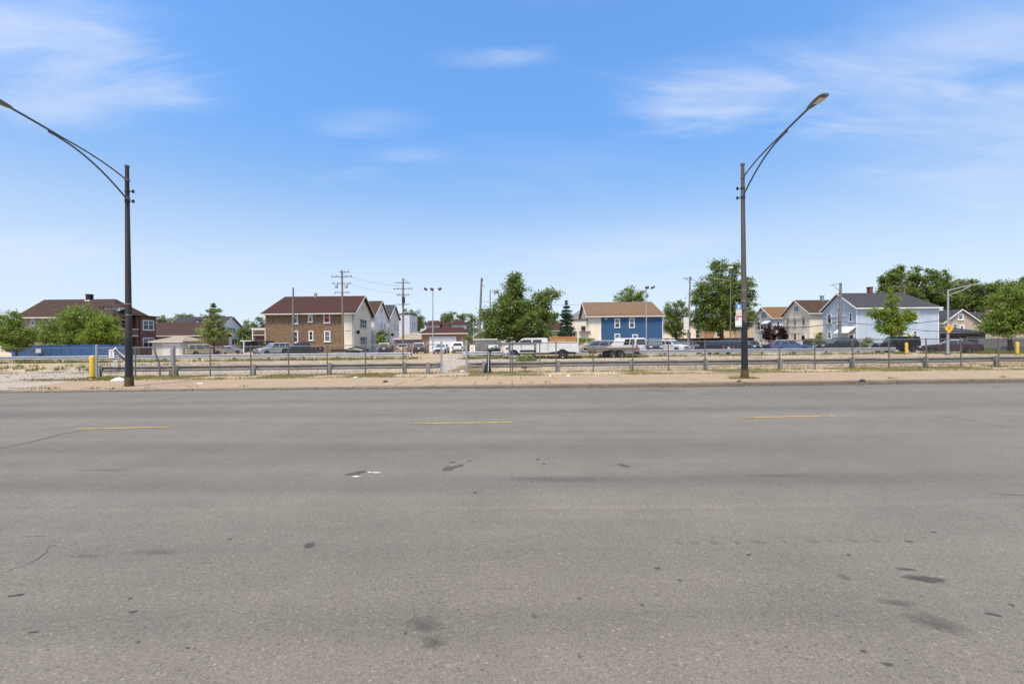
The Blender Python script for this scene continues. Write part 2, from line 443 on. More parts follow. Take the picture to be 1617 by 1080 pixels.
mat('bark', (0.085, 0.062, 0.043), 0.95, var=0.3, vscale=7, bump=0.6, bscale=14)
mat('dark_chimney', (0.045, 0.028, 0.022), 0.9, var=0.2, vscale=3)
mat('dark_fence', (0.028, 0.027, 0.027), 0.8, var=0.3, vscale=1.5)
brick_mat('brick_brown', (0.235, 0.135, 0.062), (0.155, 0.085, 0.042), (0.20, 0.155, 0.105), 0.5)
brick_mat('brick_red', (0.19, 0.072, 0.045), (0.13, 0.052, 0.036), (0.17, 0.12, 0.09), 0.2)
brick_mat('brick_tan', (0.42, 0.295, 0.19), (0.34, 0.235, 0.145), (0.37, 0.30, 0.22), 0.15)
brick_mat('brick_orange', (0.36, 0.20, 0.105), (0.28, 0.15, 0.08), (0.30, 0.23, 0.16), 0.15)
board_mat('siding_cream', (0.76, 0.67, 0.50))
board_mat('siding_butter', (0.78, 0.69, 0.54))
board_mat('siding_white', (0.74, 0.735, 0.72))
board_mat('siding_offwhite', (0.60, 0.57, 0.51))
board_mat('siding_pale', (0.56, 0.575, 0.60))
board_mat('siding_lightblue', (0.42, 0.485, 0.545))
board_mat('siding_blue', (0.024, 0.080, 0.175), 0.15)
board_mat('siding_tan', (0.58, 0.46, 0.30))
board_mat('siding_beige', (0.40, 0.34, 0.25))
board_mat('siding_grey', (0.20, 0.205, 0.215))
mat('roof_maroon', (0.060, 0.030, 0.024), 0.92, var=0.10, vscale=0.8, fine=0.2, fscale=14, stretch=(1, 1, 2))
mat('roof_brown', (0.060, 0.038, 0.030), 0.92, var=0.10, vscale=0.8, fine=0.2, fscale=14, stretch=(1, 1, 2))
mat('roof_tan', (0.165, 0.108, 0.065), 0.92, var=0.10, vscale=0.8, fine=0.2, fscale=14, stretch=(1, 1, 2))
mat('roof_rust', (0.17, 0.098, 0.045), 0.92, var=0.10, vscale=0.8, fine=0.2, fscale=14, stretch=(1, 1, 2))
mat('roof_darkbrown', (0.064, 0.041, 0.027), 0.92, var=0.12, vscale=0.8, fine=0.2, fscale=14, stretch=(1, 1, 2))
mat('roof_grey', (0.055, 0.054, 0.057), 0.92, var=0.10, vscale=0.8, fine=0.2, fscale=14, stretch=(1, 1, 2))
mat('roof_slate', (0.05, 0.05, 0.055), 0.92, var=0.12, vscale=0.8, fine=0.2, fscale=14, stretch=(1, 1, 2))
mat('roof_sand', (0.30, 0.255, 0.19), 0.92, var=0.10, vscale=0.8)
leaf_mat('leaf_deep', (0.172, 0.232, 0.050))
leaf_mat('leaf_mid', (0.19, 0.26, 0.042))
leaf_mat('leaf_bright', (0.225, 0.295, 0.034))
leaf_mat('leaf_yellowgreen', (0.175, 0.215, 0.022))
leaf_mat('leaf_spruce', (0.036, 0.066, 0.030), 0.3, 0.1)
leaf_mat('leaf_conifer', (0.25, 0.285, 0.08), 0.35, 0.4)
leaf_mat('leaf_purple', (0.036, 0.010, 0.014), 0.35)
leaf_mat('leaf_far', (0.165, 0.215, 0.065), 0.3)
leaf_mat('weed_green', (0.19, 0.20, 0.045), 0.4, 0.3)
leaf_mat('weed_dry', (0.42, 0.32, 0.15), 0.35, 0.3)
leaf_mat('grass_verge', (0.29, 0.26, 0.085), 0.4, 0.3)
PAINTS = {
    'gold': (0.40, 0.33, 0.20), 'silver': (0.40, 0.40, 0.395), 'black': (0.012, 0.013, 0.015), 'navy': (0.014, 0.022, 0.05),
    'tan': (0.46, 0.36, 0.24), 'charcoal': (0.030, 0.036, 0.042), 'white': (0.62, 0.62, 0.615), 'pearl': (0.62, 0.64, 0.67),
    'slate': (0.07, 0.085, 0.12), 'blue': (0.045, 0.085, 0.20), 'plum': (0.036, 0.014, 0.022), 'grey': (0.24, 0.245, 0.25), 'midnight': (0.010, 0.014, 0.028)}
for k, v in PAINTS.items():
    mat('paint_' + k, v, 0.42, 0.2 if k in ('gold', 'silver', 'pearl', 'grey', 'tan') else 0.0, coat=0.10)


# ------------------------------------------------------------------ mesh building
class MB:
    def __init__(s):
        s.v, s.f = [], []

    def add(s, verts, faces):
        o = len(s.v)
        s.v += [tuple(p) for p in verts]
        s.f += [tuple(i + o for i in f) for f in faces]
        return s

    def box(s, c, size, rz=0.0, M=None):
        hx, hy, hz = size[0] / 2, size[1] / 2, size[2] / 2
        vs = [Vector((x, y, z)) for z in (-hz, hz) for x, y in ((-hx, -hy), (hx, -hy), (hx, hy), (-hx, hy))]
        R = M if M is not None else Matrix.Rotation(rz, 3, 'Z')
        vs = [R @ p + Vector(c) for p in vs]
        return s.add(vs, [(0, 3, 2, 1), (4, 5, 6, 7), (0, 1, 5, 4), (1, 2, 6, 5), (2, 3, 7, 6), (3, 0, 4, 7)])

    def span(s, lo, hi):
        return s.box([(a + b) / 2 for a, b in zip(lo, hi)], [abs(b - a) for a, b in zip(lo, hi)])

    def tube(s, path, r, n=8, caps=True):
        path = [Vector(p) for p in path]
        rs = r if isinstance(r, (list, tuple)) else [r] * len(path)
        o = len(s.v); k = len(path)
        ref = None
        for i, p in enumerate(path):
            d = (path[min(i + 1, k - 1)] - path[max(i - 1, 0)]).normalized()
            if ref is None:
                ref = Vector((1, 0, 0)) if abs(d.x) < 0.8 else Vector((0, 1, 0))
            a = (ref - d * ref.dot(d)).normalized(); b = d.cross(a); ref = a
            for j in range(n):
                t = 2 * math.pi * j / n
                s.v.append(tuple(p + (a * math.cos(t) + b * math.sin(t)) * rs[i]))
        for i in range(k - 1):
            for j in range(n):
                s.f.append((o + i * n + j, o + i * n + (j + 1) % n, o + (i + 1) * n + (j + 1) % n, o + (i + 1) * n + j))
        if caps:
            s.f.append(tuple(o + j for j in reversed(range(n))))
            s.f.append(tuple(o + (k - 1) * n + j for j in range(n)))
        return s

    def prism(s, poly, axis, a, b):
        """extrude a 2-D polygon between a and b along an axis (0,1,2)"""
        def mk(p, t):
            return {0: (t, p[0], p[1]), 1: (p[0], t, p[1]), 2: (p[0], p[1], t)}[axis]
        n = len(poly)
        vs = [mk(p, a) for p in poly] + [mk(p, b) for p in poly]
        fs = [tuple(range(n)), tuple(range(2 * n - 1, n - 1, -1))]
        fs += [(i, i + n, (i + 1) % n + n, (i + 1) % n) for i in range(n)]
        return s.add(vs, fs)

    def lathe(s, prof, n=16, c=(0, 0, 0), axis='Z'):
        o = len(s.v)
        for r, h in prof:
            for j in range(n):
                t = 2 * math.pi * j / n
                p = (r * math.cos(t), r * math.sin(t), h) if axis == 'Z' else (r * math.cos(t), h, r * math.sin(t))
                s.v.append((p[0] + c[0], p[1] + c[1], p[2] + c[2]))
        for i in range(len(prof) - 1):
            for j in range(n):
                s.f.append((o + i * n + j, o + i * n + (j + 1) % n, o + (i + 1) * n + (j + 1) % n, o + (i + 1) * n + j))
        s.f.append(tuple(o + j for j in reversed(range(n))))
        s.f.append(tuple(o + (len(prof) - 1) * n + j for j in range(n)))
        return s

    def mesh(s, name, smooth=None):
        me = bpy.data.meshes.new(name)
        me.from_pydata(s.v, [], s.f)
        if smooth is not None:
            me.shade_smooth()
            me.set_sharp_from_angle(angle=rad(smooth))
        return me

    def build(s, name, m, parent=None, smooth=None, loc=None):
        me = s.mesh(name, smooth)
        return obj(name, me, m, parent, loc)


def obj(name, me, m=None, parent=None, loc=None, rz=0.0):
    if m is not None and not me.materials:
        me.materials.append(MATS[m] if isinstance(m, str) else m)
    o = bpy.data.objects.new(name, me)
    COL.objects.link(o)
    if parent is not None:
        o.parent = parent
    if loc is not None:
        o.location = loc
    if rz:
        o.rotation_euler = (0, 0, rz)
    return o


def tag(o, label, cat, group=None):
    o['label'] = label; o['category'] = cat
    if group:
        o['group'] = group
    return o


def thing(name, label, cat, loc=(0, 0, 0), rz=0.0, group=None):
    o = bpy.data.objects.new(name, None)
    COL.objects.link(o); o.empty_display_size = 0.3
    o.location = loc; o.rotation_euler = (0, 0, rz)
    return tag(o, label, cat, group)


def struct(o):
    o['kind'] = 'structure'; return o


def text_part(txt, size, m, parent, loc, rot, name='lettering'):
    cu = bpy.data.curves.new(name, 'FONT'); cu.body = txt; cu.size = size; cu.align_x = 'CENTER'; cu.align_y = 'CENTER'
    cu.extrude = 0.002
    tmp = bpy.data.objects.new('tmp_text', cu)
    me = bpy.data.meshes.new_from_object(tmp)
    bpy.data.objects.remove(tmp)
    o = obj(name, me, m, parent, loc)
    o.rotation_euler = rot
    return o


# ------------------------------------------------------------------ ground, road, sidewalk
def road_z(x):
    t = min(max((x + 10.0) / 15.0, 0.0), 1.0)
    return -0.06 - 0.095 * (t * t * (3 - 2 * t))


def sheet(name, m, xs, ys, zf, yf=None):
    mb = MB(); n = len(ys)
    for x in xs:
        for y in ys:
            mb.v.append((x, (yf or (lambda a, b: b))(x, y), zf(x, y)))
    for i in range(len(xs) - 1):
        for j in range(n - 1):
            mb.f.append((i * n + j, (i + 1) * n + j, (i + 1) * n + j + 1, i * n + j + 1))
    return mb.build(name, m)


struct(sheet('ground', 'earth', [-3000, -300, 300, 3000], [-400, 26, 300, 4000], lambda x, y: -0.24))
KERB0, KERB1, WALK1 = 17.45, 17.65, 21.9
ROADX = [-400, -120, -60, -30] + [-20 + 1.0 * i for i in range(0, 41)] + [30, 60, 120, 400]
road = struct(sheet('road', 'asphalt', ROADX, [1.0, 6.0, 11.0, 15.0, KERB0 + 0.02], lambda x, y: road_z(x), line))
struct(sheet('gutter_strip', 'gutter_dirt', ROADX, [KERB0 - 0.10, KERB0 - 0.02], lambda x, y: road_z(x) + 0.004, line))
# the far lot: one gravel sheet from the sidewalk to beyond the houses
struct(sheet('parking_lot', 'lot_gravel', [-420, -60, -40, -20, 0, 20, 40, 60, 420], [WALK1 - 0.05, 24, 30, 42, 60, 90, 160, 320], lambda x, y: -0.012 if y < 22.5 else 0.0, line))
# near side of the street, where the camera stands
near_walk = struct(sheet('near_sidewalk', 'sidewalk_concrete', [-400, -40, 40, 400], [-6.0, 0.80], lambda x, y: 0.0, line))

side = struct(sheet('sidewalk', 'joint_dirt', [-400, -60, 60, 400], [KERB1 + 0.003, WALK1], lambda x, y: -0.02, line))
slab_w = 1.52
slab_me = []
for k in range(2):
    mb = MB()
    y0, y1 = ((KERB1 + 0.012, 19.3), (19.315, WALK1))[k]
    w = slab_w - 0.026
    vs = [(0, y0, 0), (w, y0 + SLOPE * w, 0), (w, y1 + SLOPE * w, 0), (0, y1, 0)]
    b = 0.012
    vt = [(b, y0 + b, 0.008), (w - b, y0 + SLOPE * w + b, 0.008), (w - b, y1 + SLOPE * w - b, 0.008), (b, y1 - b, 0.008)]
    lo = [(p[0], p[1], -0.03) for p in vs]
    mb.add(vs + vt + lo, [(4, 5, 6, 7), (0, 1, 5, 4), (1, 2, 6, 5), (2, 3, 7, 6), (3, 0, 4, 7), (8, 9, 1, 0), (9, 10, 2, 1), (10, 11, 3, 2), (11, 8, 0, 3)])
    me = mb.mesh('slab'); me.materials.append(MATS['sidewalk_concrete']); slab_me.append(me)
for k in range(2):
    for i in range(-17, 20):
        x = i * slab_w + (0.4 if k else 0.0)
        o = obj('slab', slab_me[k], None, side, (x, SLOPE * x, random.uniform(-0.008, 0.004)))
# kerb stones, each about three metres long, low at the driveway on the left
kerb = struct(sheet('kerb', 'kerb_concrete', [-400, -38], [KERB0, KERB1], lambda x, y: 0.0, line))
sheet('kerb_run', 'kerb_concrete', [36, 400], [KERB0, KERB1], lambda x, y: 0.0, line).parent = kerb
for i in range(-12, 12):
    x0, x1 = i * 3.05, i * 3.05 + 3.03
    mb = MB(); zt = random.uniform(-0.012, 0.0)
    prof = [(KERB0, -0.3), (KERB0, zt - 0.035), (KERB0 + 0.035, zt), (KERB1, zt), (KERB1, -0.3)]
    vs = [(x, line(x, p[0]), p[1]) for x in (x0, x1) for p in prof]
    mb.add(vs, [(0, 1, 6, 5), (1, 2, 7, 6), (2, 3, 8, 7), (3, 4, 9, 8), (0, 4, 3, 2, 1), (5, 6, 7, 8, 9)])
    mb.build('kerb_stone', 'kerb_concrete', kerb)
mb = MB()
for x0, x1 in ((-400, 400),):
    prof = [(0.80, -0.3), (0.80, 0.0), (1.0, 0.0), (1.0, -0.3)]
    vs = [(x, line(x, p[0]), p[1]) for x in (x0, x1) for p in prof]
    mb.add(vs, [(0, 4, 5, 1), (1, 5, 6, 2), (2, 6, 7, 3)])
struct(mb.build('near_kerb', 'kerb_concrete'))


def poly_sheet(name, m, pts, z, parent=None):
    mb = MB(); mb.add([(p[0], p[1], z(p[0]) if callable(z) else z) for p in pts], [tuple(range(len(pts)))])
    return mb.build(name, m, parent)


# concrete driveway on the left, through the fence line, and the lot's concrete pads
gp = lambda px, py: ground(px, py)
dw = [gp(-420, 640), gp(20, 616), gp(120, 602), gp(150, 600), gp(150, 582), gp(-120, 594), gp(-600, 600)]
struct(poly_sheet('driveway', 'lot_concrete', dw, 0.012))
pads = [
    [(-30, 25.6), (-9, 25.8), (-7, 30.5), (-14, 33.0), (-30, 31.5)],
    [(-3.8, 24.4), (-1.9, 24.4), (-0.4, 36), (2.5, 58), (-9.0, 60), (-5.6, 36)],
    [(3, 27.0), (30, 28.2), (31, 33.5), (12, 35.0), (4, 31.5)],
    [(-60, 58), (-20, 60), (-20, 73), (-60, 71)],
    [(14, 46), (64, 50), (64, 60), (14, 59)],
]
for p in pads:
    struct(poly_sheet('concrete_pad', 'lot_concrete', p, 0.006))

# yellow centre dashes
for a, b in (((120, 677.6), (268, 674.4)), ((654, 668.6), (808, 667.0)), ((1178, 659.4), (1318, 656.8))):
    mb = MB(); A = ground(*a, road_z(-6)); B = ground(*b, road_z(-6))
    A = ground(*a, road_z(A.x)); B = ground(*b, road_z(B.x))
    n = 16; w = 0.058
    for i in range(n + 1):
        t = i / n; p = A.lerp(B, t)
        for sg in (-1, 1):
            mb.v.append((p.x, p.y + sg * (w + random.uniform(-0.012, 0.012)), road_z(p.x) + 0.006))
    mb.f = [(2 * i, 2 * i + 2, 2 * i + 3, 2 * i + 1) for i in range(n)]
    mb.build('painted_dash', 'yellow_paint', road)


def blob(px, py, rx, ry, m, name='patch', n=14, jag=0.28, lift=0.005, angle=0.0):
    """flat patch on the road, size in photo pixels turned into metres where it lies"""
    c = ground(px, py, -0.11); c = ground(px, py, road_z(c.x))
    sx = rx * c.y / FPX
    sy = ry * c.y * c.y / (FPX * (EYE - road_z(c.x)))
    mb = MB()
    for i in range(n):
        t = 2 * math.pi * i / n; k = 1 + random.uniform(-jag, jag)
        dx, dy = sx * k * math.cos(t), sy * k * math.sin(t)
        mb.v.append((dx + angle * dy, dy, 0.0))
    mb.f = [tuple(range(n))]
    return mb.build(name, m, road, loc=(c.x, c.y, road_z(c.x) + lift))


blob(562, 747, 10, 3.2, 'tar_patch', angle=0.6)
blob(563, 752.5, 6, 1.0, 'white_chip', 'paint_chip')
blob(594, 746.5, 7, 0.7, 'white_chip', 'paint_chip', angle=-0.4)
blob(584, 746, 3, 0.8, 'white_chip', 'paint_chip')
blob(709, 740, 10, 3.5, 'tar_patch', jag=0.4); blob(722, 736, 6, 2.4, 'tar_patch', angle=0.8)
blob(714, 730, 5, 0.8, 'tar_patch'); blob(741, 728, 3, 0.7, 'tar_patch')
blob(985, 735, 7, 2.6, 'tar_patch', angle=-0.6)
blob(849, 725.5, 3.5, 0.8, 'tar_patch'); blob(859, 732.5, 3, 0.7, 'tar_patch'); blob(750, 777.5, 4, 1.2, 'tar_patch')
blob(1568, 970, 9, 3.2, 'tar_patch', angle=-1.1); blob(1401, 1048, 10, 4.5, 'oil_smear', angle=-0.8)
blob(1598, 955, 4, 2, 'tar_patch'); blob(1437, 855, 5, 1.4, 'tar_patch', angle=-0.6); blob(1474, 840, 4, 1, 'tar_patch')
blob(1460, 914, 27, 8, 'oil_smear', 'stain', n=18, jag=0.2, angle=-1.7)
blob(1432, 899, 12, 3, 'oil_smear', 'stain', angle=-1.5)
blob(1478, 984, 34, 26, 'oil_stain', 'stain', n=18, jag=0.2, angle=-0.7)
blob(1420, 952, 30, 8, 'oil_stain', 'stain', n=18, jag=0.2, angle=-1.4)
blob(672, 985, 34, 16, 'oil_stain', 'stain', n=18, jag=0.25, angle=-0.3)
blob(686, 1012, 24, 16, 'oil_stain', 'stain', n=18, jag=0.25)
blob(490, 860, 11, 6, 'oil_smear', 'stain'); blob(914, 1034, 6, 6, 'oil_stain', 'stain')
blob(845, 973, 8, 5, 'oil_stain', 'stain'); blob(1331, 910, 10, 7, 'oil_stain', 'stain')
for px, rx in ((1072, 8), (1097, 10), (1126, 9), (1164, 8), (1198, 16), (1239, 6), (1283, 13), (1312, 9), (1345, 11), (1382, 9)):
    blob(px, 857 - (px - 1072) * 0.014, rx, 4.5, 'tyre_smear', 'tyre_mark', lift=0.005)
blob(130, 877, 46, 4, 'tyre_smear', 'tyre_mark', angle=0.3); blob(250, 871, 44, 7, 'tyre_smear', 'tyre_mark', angle=0.5)
blob(170, 742, 60, 2.4, 'tyre_smear', 'tyre_mark'); blob(880, 757, 150, 5, 'tyre_smear', 'tyre_mark', n=20)
blob(1225, 751, 60, 3, 'tyre_smear', 'tyre_mark'); blob(1040, 617, 45, 4, 'tyre_smear', 'tyre_mark')
blob(270, 630, 16, 1.2, 'tyre_smear', 'tyre_mark'); blob(672, 621, 9, 1.0, 'tyre_smear', 'tyre_mark'); blob(720, 618, 22, 1.6, 'tyre_smear', 'tyre_mark')
blob(1112, 622, 8, 3, 'tyre_smear', 'tyre_mark')
for px, py, rx, ry, an in ((24, 940, 10, 2.2, 2.2), (210, 966, 5, 1.6, 1.6), (54, 998, 5, 1.6, 1.6), (206, 945, 3, 1, 1.2), (218, 1014, 3, 2, 0.5), (363, 851, 3, 1, 0),
                           (915, 945, 3, 1.3, 0), (1340, 876, 3, 1.2, 0), (1182, 876, 4, 1.2, 0.5), (640, 1000, 3, 1.5, 0), (296, 1023, 3, 1.5, 0), (914, 945, 2, 1, 0),
                           (1038, 897, 5, 2, 0), (1073, 916, 4, 1.2, 0), (1014, 955, 3, 1.5, 0), (1364, 1028, 4, 2, -0.5)):
    blob(px, py, rx, ry, 'tar_patch', 'fleck', n=8, angle=an)


def crack(pts, w=0.012):
    P = []
    for a, b in zip(pts[:-1], pts[1:]):
        for i in range(5):
            t = i / 5; q = ground(a[0] + (b[0] - a[0]) * t, a[1] + (b[1] - a[1]) * t, -0.10)
            P.append(q)
    P.append(ground(*pts[-1], -0.10))
    mb = MB(); jit = 0.0
    for i, p in enumerate(P):
        d = (P[min(i + 1, len(P) - 1)] - P[max(i - 1, 0)]).normalized(); nrm = Vector((-d.y, d.x, 0))
        jit = jit * 0.5 + random.uniform(-1, 1) * w * 1.2
        ww = w * random.uniform(0.35, 1.0)
        for sg in (-1, 1):
            q = p + nrm * (jit + sg * ww / 2); mb.v.append((q.x, q.y, road_z(q.x) + 0.0045))
    mb.f = [(2 * i, 2 * i + 2, 2 * i + 3, 2 * i + 1) for i in range(len(P) - 1)]
    mb.build('crack', 'crack_dark', road)


crack([(-60, 730), (0, 712), (60, 698), (100, 688), (150, 680)], 0.03)
crack([(-40, 915), (0, 906), (40, 893), (72, 874)], 0.010)
crack([(72, 874), (76, 866), (88, 862)], 0.006); crack([(34, 849), (72, 848)], 0.006)
crack([(1475, 651), (1520, 658), (1580, 668), (1640, 676)], 0.02)
crack([(1560, 772), (1640, 776)], 0.012)

# ------------------------------------------------------------------ fences and guardrails
def chain_fence(name, label, p0, p1, height, post_ts, m_post='galvanized_dull', pitch=0.07, wire=0.0016, thick=(), rail_r=0.021, group=None, mesh=True):
    """p0,p1 ground points; post_ts are metres along; one mesh for each post, the rail and the wire"""
    d = Vector((p1[0] - p0[0], p1[1] - p0[1], 0)); Lg = d.length; a = math.atan2(d.y, d.x)
    root = thing(name, label, 'fence', (p0[0], p0[1], 0), a, group)
    pm = MB().tube([(0, 0, -0.1), (0, 0, height + 0.02)], 0.033, 8).lathe([(0.04, height + 0.02), (0.03, height + 0.05), (0.004, height + 0.065)], 8).mesh('post', 40)
    tm = MB().tube([(0, 0, -0.1), (0, 0, height + 0.12)], 0.055, 10).lathe([(0.062, height + 0.12), (0.05, height + 0.16), (0.004, height + 0.18)], 10).mesh('post', 40)
    for i, t in enumerate(post_ts):
        o = obj('post', tm if i in thick else pm, 'galvanized' if i in thick else m_post, root, (t, 0.0, 0))
        o.rotation_euler = (random.uniform(-0.012, 0.012), random.uniform(-0.01, 0.01), 0)
    n = max(2, int(Lg / 3)); path = [(Lg * i / n, 0.0, height + random.uniform(-0.012, 0.012)) for i in range(n + 1)]
    MB().tube(path, rail_r, 6).build('top_rail', m_post, root, smooth=40)
    if mesh:
        mb = MB(); z0, z1 = 0.05, height - 0.02; hh = z1 - z0
        k = int((Lg + hh) / pitch)
        for sgn, oy in ((1, 0.0015), (-1, -0.0015)):
            for i in range(k + 1):
                s0 = i * pitch - (hh if sgn > 0 else 0)
                xa, xb = s0, s0 + hh
                za, zb = (z0, z1) if sgn > 0 else (z1, z0)
                ta, tb = 0.0, 1.0
                if xa < 0: ta = -xa / hh
                if xb > Lg: tb = (Lg - xa) / hh
                if tb <= ta: continue
                A = Vector((xa + hh * ta, oy - 0.04, za + (zb - za) * ta)); B = Vector((xa + hh * tb, oy - 0.04, za + (zb - za) * tb))
                mb.tube([A, B], wire, 3, False)
        o = mb.build('chain_link_mesh', 'galvanized_dull', root); o['kind'] = 'stuff'
        mb = MB().tube([(0, -0.04, z1), (Lg, -0.04, z1)], 0.004, 4).tube([(0, -0.04, z0), (Lg, -0.04, z0)], 0.004, 4)
        mb.build('tension_wire', 'galvanized_dull', root)
    return root


FENCE = 24.0


def fx(px):
    """x where a photo column meets the fence line"""
    u, _ = uv(px, 590); k = u / FPX
    return k * FENCE / (1 - SLOPE * k)


def along(pxs, x0):
    c = math.sqrt(1 + SLOPE * SLOPE)
    return [(fx(p) - x0) * c for p in pxs]


L0, L1 = fx(153), fx(697)
chain_fence('chain_link_fence', 'long grey chain-link fence by the sidewalk, left of the open gateway', (L0, line(L0, FENCE)), (L1, line(L1, FENCE)), 1.56,
            along([153, 214, 276, 332, 396, 456, 517, 577, 637, 697], L0), thick=(0, 9))
R0, R1 = fx(737), fx(1800)
chain_fence('chain_link_fence', 'long grey chain-link fence by the sidewalk, right of the open gateway', (R0, line(R0, FENCE)), (R1, line(R1, FENCE)), 1.58,
            along([737, 773, 809, 878, 937, 999, 1056, 1114, 1172, 1231, 1287, 1347, 1404, 1463, 1518, 1577, 1636, 1695, 1754, 1800], R0), thick=(0,))


def wbeam_profile(h):
    # folded W section, (offset towards the viewer, height)
    return [(0.0, 0.5 * h), (-0.02, 0.47 * h), (-0.075, 0.36 * h), (-0.08, 0.27 * h), (-0.02, 0.10 * h), (0.0, 0.03 * h), (-0.02, -0.03 * h + 0.0), (-0.02, -0.03 * h),
            (0.0, -0.03 * h), (-0.02, -0.10 * h), (-0.08, -0.27 * h), (-0.075, -0.36 * h), (-0.02, -0.47 * h), (0.0, -0.5 * h)]


def guardrail(name, label, p0, p1, top, band, posts, m='rail_steel', seg=3.81, curl=(False, False), post_w=0.17, post_m='rail_post', front=False):
    d = Vector((p1[0] - p0[0], p1[1] - p0[1], 0)); Lg = d.length; a = math.atan2(d.y, d.x)
    root = thing(name, label, 'guardrail', (p0[0], p0[1], 0), a)
    zc = top - band / 2
    prof = wbeam_profile(band)
    n = max(1, round(Lg / seg)); w = Lg / n
    for i in range(n):
        mb = MB(); x0, x1 = i * w + 0.004, (i + 1) * w - 0.004
        z0, z1 = random.uniform(-0.012, 0.012), random.uniform(-0.012, 0.012)
        back = [(p[0] + 0.006, p[1]) for p in prof]
        k = len(prof)
        for x, dz in ((x0, z0), (x1, z1)):
            for p in prof: mb.v.append((x, p[0], zc + p[1] + dz))
            for p in back: mb.v.append((x, p[0], zc + p[1] + dz))
        for j in range(k - 1):
            mb.f.append((j, 2 * k + j, 2 * k + j + 1, j + 1))
            mb.f.append((k + j, k + j + 1, 3 * k + j + 1, 3 * k + j))
        mb.f += [(0, k, 3 * k, 2 * k), (k - 1, 3 * k - 1, 4 * k - 1, 2 * k - 1)]
        mb.build('rail_panel', m, root, smooth=50)
    for end, on in ((0, curl[0]), (1, curl[1])):
        if on:
            s = 1 if end else -1; x = Lg if end else 0.0
            mb = MB()
            path = [(x, -0.03), (x + s * 0.18, -0.02), (x + s * 0.32, 0.05), (x + s * 0.38, 0.16), (x + s * 0.33, 0.26)]
            for q in path:
                for zz in (-0.5, -0.25, 0.0, 0.25, 0.5):
                    mb.v.append((q[0], q[1] + (0.03 if zz in (0.0, -0.5, 0.5) else -0.03), zc + zz * band))
            for i in range(4):
                for j in range(4):
                    mb.f.append((i * 5 + j, (i + 1) * 5 + j, (i + 1) * 5 + j + 1, i * 5 + j + 1))
            mb.build('end_terminal', m, root, smooth=60)
    pm = MB()
    b, f = post_w, 0.012
    pm.span((-b / 2, 0.012, -0.1), (b / 2, 0.012 + f, top + 0.02)).span((-b / 2, 0.16, -0.1), (b / 2, 0.16 + f, top + 0.02)).span((-f / 2, 0.012 + f, -0.1), (f / 2, 0.16, top + 0.02))
    pm = pm.mesh('post')
    for t in posts:
        obj('post', pm, post_m, root, (t, -0.275 if front else 0, random.uniform(-0.02, 0.015)))
    return root


RAIL = 24.55


def rx(px):
    u, _ = uv(px, 585); k = u / FPX
    return k * RAIL / (1 - SLOPE * k)


a, b = rx(159), rx(684)
guardrail('guardrail', 'weathered low guardrail just behind the chain-link fence, left of the gateway', (a, line(a, RAIL)), (b, line(b, RAIL)), 0.59, 0.32,
          [rx(p) - a for p in (161, 281, 403, 522, 640, 677)], 'rail_aged', curl=(False, True), post_w=0.20, front=True)
a, b = rx(750), rx(1790)
guardrail('guardrail', 'weathered low guardrail just behind the chain-link fence, right of the gateway', (a, line(a, RAIL)), (b, line(b, RAIL)), 0.59, 0.32,
          [rx(p) - a for p in (764, 881, 996, 1112, 1229, 1342, 1457, 1568, 1683, 1788)], 'rail_aged', curl=(True, False), post_w=0.20, front=True)
FAR = 46.0


def rail_far(label, pa, pb, curl):
    xa, xb = XA(pa, FAR, 560), XA(pb, FAR, 560)
    n = int((xb - xa) / 3.4)
    guardrail('guardrail', label, (xa, line(xa, FAR) - 0), (xb, line(xb, FAR)), 0.69, 0.35, [0.3 + (xb - xa - 0.6) * i / n for i in range(n + 1)], 'rail_steel', curl=curl)


rail_far('bright steel guardrail across the lot in front of the parked pickups and minivan', -160, 646, (False, True))
rail_far('bright steel guardrail across the lot behind the flatbed trailer and truck', 735, 1424, (True, True))
rail_far('short bright steel guardrail beyond the far right yellow bollard', 1611, 1790, (True, False))
xa, xb = XA(-150, 49, 560), XA(300, 49, 560)
chain_fence('chain_link_fence', 'chain-link fence in front of the blue barrier at far left', (xa, line(xa, 49)), (xb, line(xb, 49)), 1.5,
            [0.1 + i * 3.75 for i in range(int((xb - xa) / 3.75) + 1)], pitch=0.11, wire=0.0018)
xa, xb = XA(1290, 57, 560), XA(1445, 57, 560)
chain_fence('chain_link_fence', 'chain-link fence in front of the light blue house', (xa, line(xa, 57)), (xb, line(xb, 57)), 1.6,
            [0.1 + i * 3.1 for i in range(int((xb - xa) / 3.1) + 1)], pitch=0.11, wire=0.002)
xa, xb = XA(1545, 56, 560), XA(1760, 56, 560)
chain_fence('chain_link_fence', 'chain-link fence along the grass beyond the maroon sedan', (xa, line(xa, 56)), (xb, line(xb, 56)), 1.7,
            [0.1 + i * 3.1 for i in range(int((xb - xa) / 3.1) + 1)], pitch=0.11, wire=0.002)

